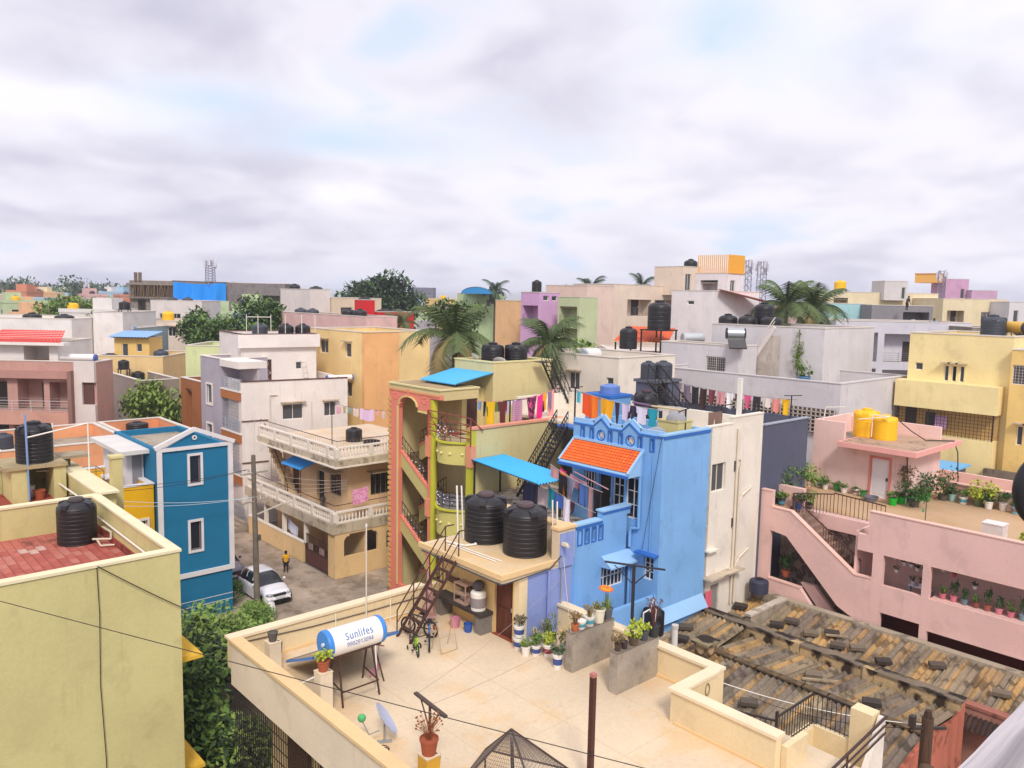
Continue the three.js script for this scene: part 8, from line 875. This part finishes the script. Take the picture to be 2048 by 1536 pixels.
// -- distant small houses, too far to tell apart one by one
{
  const r = rng(404), cols = [['cream', '#ead9b4'], ['white', '#e4dedb'], ['pink', '#dfb4b0'], ['yellow', '#ecd28c'], ['pale blue', '#a8c4d8'], ['peach', '#e6bb92'], ['grey', '#b0aab0'], ['green', '#bfcfa6'], ['terracotta', '#cf8a6c']]; let n = 0; const cell = {}, wg = {};
  for (let i = 0; i < 1600 && n < 290; i++) {
    const left = r() < .55, D = left ? 120 + r() * 330 : 125 + r() * 260, k = left ? -.66 + r() * .36 : -.3 + r() * .95, X = k * D, w = 5 + r() * 5, d = 5 + r() * 4, h = Math.min(9 + r() * 6 + (D > 220 ? 1.5 : 0), 16.2); const key = Math.round(D / 11) + '_' + Math.round(X / 9); if (cell[key]) continue; cell[key] = 1; const [x, z] = cf(D, X), [cn, c] = cols[(r() * 9) | 0];
    const t = thing('far_house', 'small far-off ' + cn + ' house in the hazy background', 'house', [x, 0, z], r() < .5 ? 0 : TURN, 'far ' + cn + ' houses'); new MB().box(0, 0, -d, w, h - .6, 0).build('wall', M(c, 'plaster'), t); const p = new MB(); p.box(-.1, h - .6, -d - .1, .2, h, .1).box(w - .2, h - .6, -d - .1, w + .1, h, .1).box(.2, h - .6, -.2, w - .2, h, .1).box(.2, h - .6, -d - .1, w - .2, h, -d + .2); p.build('parapet', M(c, 'clean'), t); if (r() < .6) { const b = new MB(), u = r() * (w - 4), hh = 2.3; b.box(u, h - .6, -d * .8, u + 3, h + hh - .6, -d * .3); b.build('stair_head', M(c, 'plaster'), t); } const m = r() < .5 ? 2 : 3; for (let j = 0; j < m; j++) { const u = w * (j + .5) / m; new MB().box(u - .6, h - 3.4, -.05, u + .6, h - 2, .03).build('window', glassDark, t); new MB().box(-.03, h - 3.4, -d * (j + .5) / m - .5, .05, h - 2, -d * (j + .5) / m + .5).build('window', glassDark, t); }
    if (r() < .7) { const tt = tank([x + Math.cos(t.rotation.y) * (w * .3), h - .6, z - Math.sin(t.rotation.y) * w * .3 - 1.5], .8, 1.6, 'tiny far-off ' + (n % 9 === 4 ? 'yellow' : 'black') + ' rooftop tank in the hazy background', { far: true, m: n % 9 === 4 ? tankYellow : tankGrey, lid: tankGrey, group: n % 9 === 4 ? 'far yellow rooftop tanks' : 'far black rooftop tanks' }); } n++;
  }
}
// ================= trees and palms =================
function tree(pos, H, rx, ry, n, size, m, label, seed, group) { const t = thing('tree', label, 'tree', pos, seed, group), r = rng(seed); put('crown', leaves(n * .7 | 0, rx, ry, rx, size, seed, { lumps: 16, hollow: .12 }), m, t).position.y = H - ry; put('crown', leaves(n * .3 | 0, rx, ry, rx, size * 1.15, seed, { lumps: 16, hollow: .3 }), m === leafFar ? leafDark : m === leafDark ? leafMid : leafPale, t).position.y = H - ry + .15; const q = new MB(); q.cyl(V(0, 0, 0), V(0, H - ry * 1.2, 0), .05 * rx + .1, .04 * rx + .06, 8); for (let i = 0; i < 5; i++) { const a = i * 1.3 + r(); q.cyl(V(0, H - ry * 1.5, 0), V(Math.cos(a) * rx * .5, H - ry * .6, Math.sin(a) * rx * .5), .04 * rx, .015 * rx, 5); } q.build('trunk', bark, t); return t; }
const at2 = (D, X, y = 0) => { const [x, z] = cf(D, X); return [x, y, z]; };
tree(at2(97, -37), 15.6, 3.4, 3.6, 5000, .5, leafDark, 'round green tree right of the blue tarpaulin', 501); tree(at2(92, -34.5), 13.4, 2.8, 2.6, 3000, .45, leafDark, 'lower green tree in front of the round one', 502); tree(at2(101, -32), 17.2, 3.6, 4.4, 6000, .5, leafDark, 'tall green tree behind the white penthouse tanks', 503); tree(at2(92, -29.5), 13.2, 3.2, 2.4, 3000, .45, leafDark, 'dark low tree crown above the white penthouse', 504); tree(at2(150, -27), 20.3, 6.6, 4.6, 8000, .7, leafFar, 'huge dark rain tree on the skyline left of centre', 505); tree(at2(152, -21.5), 20.6, 5.0, 4.6, 6000, .7, leafFar, 'right half of the huge dark tree on the skyline', 506); tree(at2(70, -31.5), 9.6, 2.6, 3.0, 4200, .4, leafPale, 'light green tree beside the taupe house', 507); tree(at2(66, -34.5), 7.6, 1.6, 3.0, 2000, .35, leafMid, 'slim green tree left of the taupe house', 508); tree(at2(128, -72), 15.6, 6, 3.6, 6000, .6, leafMid, 'broad green tree left of the scaffolding', 509); tree(at2(150, -78), 15.4, 6, 3, 4000, .6, leafDark, 'dark broad tree further left of the scaffolding', 510); tree(at2(112, -58), 13, 2.6, 3, 2400, .5, leafDark, 'narrow tree between the pale houses at left', 511); tree(at2(118, -8.5), 17.0, 4.2, 3, 3200, .6, leafDark, 'dark tree behind the yellow stand tank', 512); tree(at2(66, 5.6), 13.8, 2.6, 1.7, 2400, .4, leafMid, 'leafy tree behind the second palm', 513); tree(at2(140, -4), 18.6, 3.6, 3, 2600, .7, leafFar, 'dark tree right of the blue barrel roof', 514);
{ const r = rng(611); for (let i = 0; i < 26; i++) { const k = i < 16 ? -.66 + i * .013 + r() * .02 : -.42 + (i - 16) * .11; const D = i < 16 ? 330 + r() * 220 : 420; const t = tree(at2(D, k * D), i < 16 ? 18 + r() * 4 - k * 0 : 15 + r() * 3, 9 + r() * 5, 5 + r() * 2, 900, 1.5, leafFar, 'dark far-off tree on the horizon', 620 + i, 'trees on the horizon'); } }
function palm(pos, H, R, n, label, seed, m = leafM('#54653a'), dead = 2) {
  const t = thing('coconut_palm', label, 'palm', pos, seed * 1.3), r = rng(seed); const q = new MB(); for (let i = 0; i < 8; i++) q.cyl(V(Math.sin(i * .3) * .1, H * i / 8, 0), V(Math.sin((i + 1) * .3) * .1, H * (i + 1) / 8, 0), .22 - i * .008, .215 - i * .008, 9, false); q.build('trunk', M('#7a6a5a', 'wood'), t);
  const fg = palm.g ||= [0, 1, 2].map((v) => { const f = new MB(), rr = rng(v + 5); let px = 0, py = 0, an = .75 - v * .3; const N = 22; for (let i = 0; i < N; i++) { const st = 1 / N, nx = px + Math.cos(an) * st, ny = py + Math.sin(an) * st; f.cyl(V(px, py, 0), V(nx, ny, 0), .012 * (1 - i / N) + .004, .011 * (1 - i / N) + .003, 4, false); if (i > 2) for (const s of [-1, 1]) for (let k = 0; k < 2; k++) { const L = (.30 * Math.sin((i + 1) / N * 2.6) + .07) * (.8 + .4 * rr()), o = V(px + (nx - px) * k * .5, py + (ny - py) * k * .5, 0), d = V(.45 * Math.cos(an), -.45 - .35 * rr(), s * (.75 + .2 * rr())).normalize(), e = o.clone().addScaledVector(d, L), w = V(Math.cos(an), Math.sin(an), 0).multiplyScalar(.013); f.tri(o.clone().sub(w), o.clone().add(w), e); } px = nx; py = ny; an -= .045 + .022 * v + i * .0018; } return f.geom(); });
  for (let i = 0; i < n; i++) { const lev = i / n, o = put('frond', fg[lev < .35 ? 0 : lev < .7 ? 1 : 2], i >= n - dead ? leafM('#8f7c4d') : m, t); o.position.set(Math.sin(2.4) * .1, H, 0); o.rotation.set(0, i * 2.4 + r() * .4, (lev < .35 ? .5 : lev < .7 ? .1 : -.35) + (r() - .5) * .3, 'YXZ'); const s = R * (.85 + .3 * r()); o.scale.set(s, s, s); }
  const c = new MB(); for (let i = 0; i < 7; i++) { c.xf(M4().makeTranslation(Math.cos(i) * .3, H - .25, Math.sin(i) * .3)); c.geo(new THREE.SphereGeometry(.14, 7, 5)); } c.build('coconuts', P('#6f6a35', .7), t); return t;
}
palm(at2(50, -3.6), 14.4, 3.5, 20, 'big coconut palm behind the lime penthouse', 1, leafM('#566539'), 4); palm(at2(56, 2.6), 13.8, 3.0, 22, 'second coconut palm right of the black penthouse tanks', 2); palm(at2(69, 23.4), 16.7, 3.7, 21, 'left coconut palm of the tall pair at right', 3); palm(at2(74, 27.6), 16.4, 3.6, 21, 'right coconut palm of the tall pair at right', 4); palm(at2(95, -13.2), 13.6, 2.6, 14, 'small palm below the big dark tree', 5);
[[120, 8.5, 17.5, 'far palm on the skyline left of the cream wall'], [108, 10.4, 18.3, 'far palm touching the top of the cream wall'], [130, -3, 18, 'far palm right of the barrel roof'], [120, 19, 18.9, 'far palm behind the long cream house'], [300, -164, 16.5, 'lone far palm on the left horizon']].forEach(([D, X, y, lb], i) => palm(at2(D, X), y, i === 4 ? 4 : 2.8, 14, lb, 20 + i, leafFar, 0));

// ================= lane: cars, boy, poles, cables, yard =================
function car(pos, turn, paint, label, o = {}) {
  const t = thing('parked_car', label, 'car', pos, turn), L = o.L || 3.95, W = (o.W || 1.72) / 2, S = o.S || 0; // front towards +z
  const pl = (k, a) => { for (let i = 0; i + 1 < a.length; i++) if (k <= a[i + 1][0]) { const u = (k - a[i][0]) / (a[i + 1][0] - a[i][0]); return a[i][1] + (a[i + 1][1] - a[i][1]) * sm(clamp(u)); } return a[a.length - 1][1]; };
  const top = [[0, .55], [.015, .78], [.05, .92], [.3, .97 + S * .4], [.62, .96 + S * .4], [.70, .93 + S * .4], [.92, .80 + S * .4], [.975, .66 + S * .3], [1, .42]], wid = [[0, .80], [.06, .95], [.3, 1], [.75, 1], [.93, .9], [1, .7]];
  const p = .42, body = new MB().surf(40, 26, (v, u) => { const k = u, a = v * Math.PI, c = Math.cos(a), s = Math.sin(a), w = W * pl(k, wid), h = pl(k, top), y0 = .2; return V(-Math.sign(c) * Math.pow(Math.abs(c), p) * w, y0 + (h - y0) * Math.pow(s, p * .8), (k - .5) * L); });
  const pm = new THREE.MeshPhysicalMaterial({ color: srgb(paint), roughness: .35, clearcoat: 1, clearcoatRoughness: .08 }); body.build('body', pm, t);
  new MB().box(-W * .8, .18, -L * .49, W * .8, .3, L * .48).build('underbody', P('#1c1c1e', .8), t);
  const ct = [[.03, .9], [.12, 1.36 + S], [.24, 1.48 + S], [.45, 1.5 + S], [.56, 1.4 + S], [.72, .92 + S * .4]], cw = [[.03, .72], [.2, .76], [.56, .76], [.72, .82]]; const cab = (v, u, e = 0) => { const k = .03 + .69 * u, a = v * Math.PI, c = Math.cos(a), s = Math.sin(a), h = pl(k, ct); const y0 = .85 + S * .4, yy = Math.pow(s, .36); return V(-Math.sign(c) * Math.pow(Math.abs(c), .5) * W * pl(k, cw) * (1.16 - .2 * yy) + 0, y0 + Math.max(.01, h - y0) * yy + e, (k - .5) * L); };
  new MB().surf(32, 22, (v, u) => cab(v, u)).build('windows', new THREE.MeshStandardMaterial({ color: 0x30343a, roughness: .08 }), t);
  new MB().surf(20, 14, (v, u) => cab(.27 + v * .46, .13 + u * .58, .012)).build('roof', pm, t); const pi = new MB(); for (const v of [.17, .83]) for (const u of [.14, .42, .70]) { const a = cab(v < .5 ? .02 : .98, u), b = cab(v < .5 ? .3 : .7, u); const m = cab(v, u, 0); pi.tube([a, cab(v < .5 ? .1 : .9, u), m, b], .03, 5); } pi.build('pillars', pm, t);
  for (const s of [-1, 1]) for (const z of [-.318, .325]) { const g = new THREE.Group(); g.name = 'wheel'; t.add(g); g.position.set(s * W * .93, .31, z * L); const ty = new MB(M4().makeRotationY(Math.PI / 2)); ty.geo(new THREE.TorusGeometry(.235, .085, 10, 26)); ty.build('tyre', P('#1a1a1b', .85), g); const rm = new MB(M4().makeRotationZ(Math.PI / 2)); rm.lathe([[.2, -.06], [.2, .06], [.16, .05], [.05, .07], [0, .07]], V(0, 0, 0), 18).lathe([[0, -.07], [.05, -.07], [.16, -.05], [.2, -.06]], V(0, 0, 0), 18); rm.build('rim', P('#8d8f93', .35, { metalness: .7 }), g); }
  for (const s of [-1, 1]) { const hl = new MB(M4().makeTranslation(s * W * .66, .68 + S * .35, L * .462).multiply(M4().makeRotationY(s * .5))); hl.geo(new THREE.SphereGeometry(.15, 12, 8), M4().makeScale(1.35, .62, .5)); hl.build('headlight', P('#b9bcc4', .15), t); new MB(M4().makeTranslation(s * W * .74, .42, L * .472).multiply(M4().makeRotationY(s * .4))).bx(0, 0, 0, .2, .12, .05).build('fog_lamp', P('#22232a', .4), t); const mr = new MB(M4().makeTranslation(s * (W * 1.06), 1.0 + S * .4, L * .14)); mr.geo(new THREE.SphereGeometry(.1, 10, 8), M4().makeScale(1, .8, .7)); mr.build('mirror', pm, t); new MB(M4().makeTranslation(s * W * .72, .85, -L * .485)).bx(0, 0, 0, .22, .16, .06).build('tail_light', P('#8e1b1e', .3), t); }
  new MB().box(-.36, .6 + S * .3, L * .44, .36, .7 + S * .35, L * .492).build('grille', P('#2a2b31', .4), t); new MB().box(-W * .56, .33, L * .46, W * .56, .45, L * .497).build('air_intake', P('#17181b', .6), t); new MB().box(-.26, .47, L * .49, .26, .58, L * .507).build('number_plate', P('#d9d9d6', .5), t); new MB().cyl(V(0, 1.48 + S, -L * .2), V(0, 1.66 + S, -L * .25), .008, .005, 4).build('aerial', iron, t); return t;
}
car([19.0, 0, -41.45], 0, '#eceaf0', 'white hatchback parked beside the lamp pole in the lane'); car([18.45, 0, -46.3], .02, '#6c6478', 'purple grey car behind the white hatchback, half hidden by the teal house', { L: 4.4, W: 1.8, S: .16 }); car([23.3, 0, -33.2], Math.PI, '#46504a', 'dark green car tucked under the pink stair house', {});
// people: one continuous body from capsules, clothes as inflated shells
function person(pos, turn, label, { H = 1.38, skin = '#4a3028', shirt = '#f0b41c', pants = '#2e2a2c', bend = 0 } = {}) {
  const t = thing('person', label, 'person', pos, turn), k = H / 1.38, b = bend, J = { hip: [0, .70, 0], ch: [0, 1.0 - b * .1, b * .25], nk: [0, 1.13 - b * .18, b * .38], hd: [0, 1.28 - b * .24, b * .48] }; for (const s of [-1, 1]) { J['s' + s] = [s * .13, 1.08 - b * .16, b * .36]; J['e' + s] = [s * .19, .86 - b * .2, b * .5 - .01]; J['w' + s] = [s * .18, .66 - b * .2, .05 + b * .55]; J['f' + s] = [s * .185, .57 - b * .2, .07 + b * .57]; J['h' + s] = [s * .07, .66, 0]; J['k' + s] = [s * .085, .36, .015 + b * .08]; J['a' + s] = [s * .085 + s * (s > 0 ? .03 : 0), .06, -.01]; J['t' + s] = [s * .09 + s * (s > 0 ? .035 : 0), .025, .12]; }
  const bones = [['hip', 'ch', .095, .115], ['ch', 'nk', .11, .045], ['nk', 'hd', .045, .05]]; const limbs = [], legs = []; for (const s of [-1, 1]) { limbs.push(['ch', 's' + s, .07, .05], ['s' + s, 'e' + s, .046, .036], ['e' + s, 'w' + s, .034, .024], ['w' + s, 'f' + s, .026, .018]); legs.push(['h' + s, 'k' + s, .078, .05], ['k' + s, 'a' + s, .052, .032], ['a' + s, 't' + s, .034, .026]); }
  const cap = (x, y, z, [a, c, r0, r1], e) => { const A = J[a], C = J[c], dx = C[0] - A[0], dy = C[1] - A[1], dz = C[2] - A[2], u = clamp(((x - A[0]) * dx + (y - A[1]) * dy + (z - A[2]) * dz) / (dx * dx + dy * dy + dz * dz)); return Math.hypot(x - A[0] - dx * u, y - A[1] - dy * u, z - A[2] - dz * u) - (r0 + (r1 - r0) * u) - e; };
  const field = (bs, e, cut, head) => (x, y, z) => { let d = 9; for (const q of bs) { const c = cap(x, y, z, q, e), h = clamp(.5 + .5 * (d - c) / .035); d = d * (1 - h) + c * h - .035 * h * (1 - h); } if (head) { const hy = (y - J.hd[1]) / 1.25, hd = Math.hypot(x, hy, z - J.hd[2]) - .078 - head; d = Math.min(d, hd); const ns = Math.hypot(x, y - J.hd[1] + .01, z - J.hd[2] - .085) - .018; if (head < .005) d = Math.min(d, ns, Math.hypot(Math.abs(x) - .08, y - J.hd[1], z - J.hd[2]) - .022); } return cut ? Math.max(d, cut(x, y, z)) : d; };
  const grid = (name, f, mat) => { const n = 44, nx = 22, lo = [-.3, -.02, -.24], hi = [.3, 1.46, .62], st = [(hi[0] - lo[0]) / nx, (hi[1] - lo[1]) / n, (hi[2] - lo[2]) / 30], q = new MB(), id = (i, j, l) => f(lo[0] + i * st[0], lo[1] + j * st[1], lo[2] + l * st[2]); const val = []; for (let l = 0; l <= 30; l++) for (let j = 0; j <= n; j++) for (let i = 0; i <= nx; i++) val.push(id(i, j, l)); const at = (i, j, l) => val[(l * (n + 1) + j) * (nx + 1) + i], T = [[0, 5, 1, 6], [0, 1, 2, 6], [0, 2, 3, 6], [0, 3, 7, 6], [0, 7, 4, 6], [0, 4, 5, 6]], CO = [[0, 0, 0], [1, 0, 0], [1, 1, 0], [0, 1, 0], [0, 0, 1], [1, 0, 1], [1, 1, 1], [0, 1, 1]]; const nrm = (p) => { const e = .004, g = V(f(p.x + e, p.y, p.z) - f(p.x - e, p.y, p.z), f(p.x, p.y + e, p.z) - f(p.x, p.y - e, p.z), f(p.x, p.y, p.z + e) - f(p.x, p.y, p.z - e)); return g.lengthSq() ? g.normalize() : V(0, 1, 0); }; for (let l = 0; l < 30; l++) for (let j = 0; j < n; j++) for (let i = 0; i < nx; i++) { const c = CO.map(([a, b2, d]) => [i + a, j + b2, l + d, at(i + a, j + b2, l + d)]); if (c.every((z) => z[3] > 0) || c.every((z) => z[3] <= 0)) continue; for (const tt of T) { const v = tt.map((z) => c[z]), ins = v.filter((z) => z[3] <= 0), out = v.filter((z) => z[3] > 0); if (!ins.length || !out.length) continue; const X = (a, b2) => { const u = a[3] / (a[3] - b2[3]); return V(lo[0] + (a[0] + (b2[0] - a[0]) * u) * st[0], lo[1] + (a[1] + (b2[1] - a[1]) * u) * st[1], lo[2] + (a[2] + (b2[2] - a[2]) * u) * st[2]); }; const tri = (a, b2, d) => { const N = nrm(a), fn = b2.clone().sub(a).cross(d.clone().sub(a)); const L2 = fn.dot(N) < 0 ? [a, d, b2] : [a, b2, d]; for (const p of L2) q.v(p.clone().multiplyScalar(k), nrm(p), 0, 0); }; if (ins.length === 1) tri(X(ins[0], out[0]), X(ins[0], out[1]), X(ins[0], out[2])); else if (out.length === 1) tri(X(ins[0], out[0]), X(ins[1], out[0]), X(ins[2], out[0])); else { const a = X(ins[0], out[0]), b2 = X(ins[0], out[1]), c2 = X(ins[1], out[0]), d = X(ins[1], out[1]); tri(a, b2, c2); tri(b2, d, c2); } } } q.build(name, mat, t); };
  grid('body', field([...bones, ...limbs, ...legs], 0, null, .001), P(skin, .7)); grid('shirt', field([...bones.slice(0, 2), ...limbs.filter((q) => q[0] === 'ch' || q[0][0] === 's')], .013, (x, y, z) => Math.max(y - J.nk[1] - .0, .66 - y, (Math.abs(x) > .12 && bend === 0 ? .9 : .66) - y)), fabric(shirt)); grid('shorts', field([['hip', 'ch', .09, .09], ...legs.filter((q) => q[0][0] === 'h')], .016, (x, y) => Math.max(y - .70, .38 - y)), fabric(pants)); grid('hair', field([], 0, (x, y, z) => Math.max(J.hd[1] + .01 - y - (z < J.hd[2] ? .06 : 0), 0 - 1), .012), P('#151113', .8)); return t;
}
person([21.65, .006, -44.2], 2.6, 'boy in a yellow shirt and dark shorts standing in the lane');
globalThis.workers.forEach(([p, lb], i) => person(p.toArray(), i * 2 + 1, lb, { H: 1.7, shirt: ['#3a3a48', '#cfc8c2', '#a9b8d0'][i], pants: ['#2b2a30', '#4a4550', '#3a3c4a'][i], bend: i ? .8 : .3 }));
delete globalThis.workers;
// utility poles
const poleM = M('#8d8277', 'concrete');
{ const t = thing('utility_pole', 'weathered concrete utility pole beside the white hatchback', 'pole', [17.55, 0, -39.2]); new MB().cyl(V(0, 0, 0), V(-.1, 8.6, 0), .17, .11, 10).build('shaft', poleM, t); for (const y of [7.7, 6.2]) new MB().bar(V(-.9, y, .3), V(.8, y - .1, -.3), .08).build('crossarm', P('#a89c90', .6), t); const q = new MB(); for (const y of [7.7, 6.2]) for (const u of [-.8, -.3, .3, .7]) q.cyl(V(u, y, -u * .35), V(u, y + .2, -u * .35), .045, .03, 7); q.build('insulators', P('#e0d8d0', .4), t); new MB().bar(V(-.05, 5.4, 0), V(1.3, 5.9, .4), .06).bx(1.5, 5.92, .46, .5, .1, .18).build('street_light', P('#c9bfae', .5), t); new MB().bx(.1, 4.2, .12, .16, .3, .14).build('meter_box', P('#5a524c', .6), t); }
{ const t = thing('utility_pole', 'short brown pole with crossarm and box in the lane at lower right', 'pole', [21.7, 0, -7.4]); new MB().cyl(V(0, 0, 0), V(0, 6.2, 0), .19, .15, 10).build('shaft', M('#6b5244', 'wood'), t); new MB().cyl(V(0, 6.2, 0), V(0, 6.4, 0), .12, .08, 10).build('cap', M('#5d483c', 'wood'), t); new MB().bar(V(-.5, 6.0, -.2), V(.6, 5.8, .25), .07).bx(-.5, 6.2, -.2, .16, .3, .14).build('crossarm', P('#3c322e', .6), t); new MB().cyl(V(-.1, 4.9, .1), V(-.75, 4.4, .35), .2, .26, 10).build('lamp_hood', M('#6e5546', 'dirty'), t); }
const wire = (a, b, drop, r, label, c = iron, group) => { const t = thing('overhead_wire', label, 'wire', a.toArray(), 0, group); wb(t).sag(a, b, drop, r, 16, 4).build('strand', c, t); };
wire(V(1.87, 11.22, -18.52), V(10.36, 9.37, -6.81), .02, .009, 'long black wire crossing the lime wall and the cream terrace'); wire(V(5.25, 10.25, -20.8), V(7.49, 8.52, -20.8), .03, .013, 'black wire from the lime parapet to the cream terrace corner');
for (let i = 0; i < 4; i++) wire(V(17.0 + i * .2, 7.9 - (i > 1 ? 1.5 : 0), -39.1), V(9.6, 8.2 - i * .28, -38.6), .25, .012, ['topmost', 'second', 'third', 'lowest'][i] + ' of four wires in front of the teal house', i > 1 ? P('#cfd6dc', .5) : iron); for (let i = 0; i < 4; i++) wire(V(17.4, 7.8 - i * .4, -39.2), V(24.0, 6.0 - i * .15, -41.0), .2, .009, ['topmost', 'second', 'third', 'lowest'][i] + ' of four wires from the pole to the cream house', P('#c9bdb4', .5)); wire(V(17.4, 6.2, -39.2), V(23.3, 9.0, -52), .2, .01, 'wire from the pole to the far balustrade', P('#b9ada6', .5));
wire(V(21.7, 6.0, -7.4), V(17.9, 6.9, -11.3), .2, .012, 'white wire from the short pole to the cream parapet', pvc); wire(V(21.7, 5.9, -7.4), V(24, 3.4, -14), .3, .01, 'black wire over the ridged shed roof', iron); wire(V(26.45, 11.3, -20.0), V(26.4, 6.45, -20.75), .02, .012, 'black wire running down the blue wall', iron); wire(V(34.4, 8.3, -21), V(34.3, 11.2, -19.9), .05, .012, 'black wire from slate wall to the pink house corner', iron); wire(V(15.9, 7.6, -14.9), V(17.6, 8.9, -16.9), .1, .008, 'pale wire from the cement fin wall to the stair-head room', P('#d8c8b6', .5));
// yard trees and verge
tree([8.35, 0, -25.0], 5.6, 1.7, 2.6, 9000, .24, leafDark, 'dark leafy tree squeezed between lime wall and cream terrace', 701); tree([10.2, 0, -28.5], 4.8, 2.4, 2.2, 9000, .24, leafDusk, 'dark leafy tree behind the cream terrace corner', 702); tree([12.4, 0, -32.6], 3.8, 2.2, 1.7, 8000, .2, leafMid, 'green bushy tree in the yard below the teal house', 703); tree([8.0, 0, -31.5], 5.0, 1.5, 2.2, 5000, .22, leafMid, 'leafy tree close behind the lime house corner', 704); tree([9.6, 0, -23.2], 3.6, 1.5, 1.6, 5000, .2, leafDusk, 'dark shrub under the balcony grille', 705);
[[16.2, -36.6, 1.2, leafMid, 'green verge shrub by the lane below the teal house'], [14.6, -36.2, 1.3, leafPale, 'pale verge shrub under the teal wall'], [17.0, -38.2, .8, leafPale, 'little yellow green weed clump at the pole'], [16.9, -41.5, .9, leafMid, 'weed clump beside the white hatchback'], [15.0, -33.8, 1.4, leafMid, 'spreading verge bush behind the cream parapet'], [23.0, -62, 1.2, leafMid, 'bush at the far end of the lane']].forEach(([x, z, s, m, lb], i) => { const t = thing('verge_bush', lb, 'bush', [x, 0, z]); put('foliage', leaves(1500, s * 1.1, s * .75, s * 1.1, .15, 720 + i, { lumps: 9, hollow: .05 }), m, t).position.y = s * .7; new MB().cyl(V(0, 0, 0), V(0, s * .7, 0), .04, .02, 5).build('stem', bark, t); });
{ const t = thing('white_sack', 'white plastic sack leaning on the foot of the utility pole', 'sack', [18.0, 0, -38.7], .4); new MB().lathe([[0, 0], [.3, .02], [.34, .3], [.26, .65], [.12, .8], [.16, .92], [.0, .9]], V(0, 0, 0), 12, true).build('bag', P('#e6e2e2', .6), t); new MB().lathe([[.13, .77], [.15, .8], [.13, .83]], V(0, 0, 0), 10).build('tie', P('#9aa0a5', .6), t); }
tag(B(7.3, 0, -39, 15.2, .012, -21.5).build('yard', M('#7d6d58', 'street')), 'bare yard under the trees', null, null, 'structure'); tag(B(15.2, 0, -39.2, 17.2, .12, -30).build('pavement', M('#b3a290', 'concrete')), 'cracked verge along the lane', null, null, 'structure');
{ const st = thing('lane_steps', 'rough stone steps at the far gate of the lane', 'steps', [22.5, 0, -55]); for (let i = 0; i < 4; i++) wb(st).box(22.2 + i * .32, 0, -56.6, 22.52 + i * .32, .16 * (i + 1), -53.8).build('step', M('#b0a294', 'concrete'), st); }
// the photographer's own roof: parapet at the lower right, black ring hanging beside it
{ const t = thing('own_parapet', 'pale lavender parapet top in the lower right corner', 'parapet', [4, 15, -.4]); wb(t).box(1.0, 6, -.548, 9, 15.97, -.2).build('wall', M('#d6cfdc', 'plaster'), t); const r = rng(3), q = wb(t); q.surf(60, 6, (u, v) => V(1 + u * 8, 15.995 - (v < .02 ? .05 : 0) + .012 * fbm(u * 60, v * 4, 3), -.2 - v * .352 - .012 * fbm(u * 90, 3, 3))); q.build('plaster_top', M('#dcd6e2', 'dirty', { bumpScale: .01 }), t); const k = thing('black_ring', 'blurred black ring at the right edge of the photo', 'ring', [2.262, 16.56, -.52]); const m = M4().makeRotationY(-.74); new MB(m).geo(new THREE.TorusGeometry(.09, .02, 12, 36)).build('ring', P('#1c1a1e', .5), k); new MB().cyl(V(0, .09, 0), V(.14, .3, .04), .016, .02, 8).build('hanger', P('#6f6a70', .5), k); new MB().bx(-.03, .085, -.03, .035, .05, .035).build('clip', P('#8d888c', .5), k); new MB().cyl(V(.14, .3, .04), V(.14, -.56, .04), .018, .018, 8).build('bracket', P('#6f6a70', .5), k); }

scene.fog = new THREE.FogExp2(new THREE.Color(.80, .82, .90), 0.0004);
renderer.render(scene, camera);
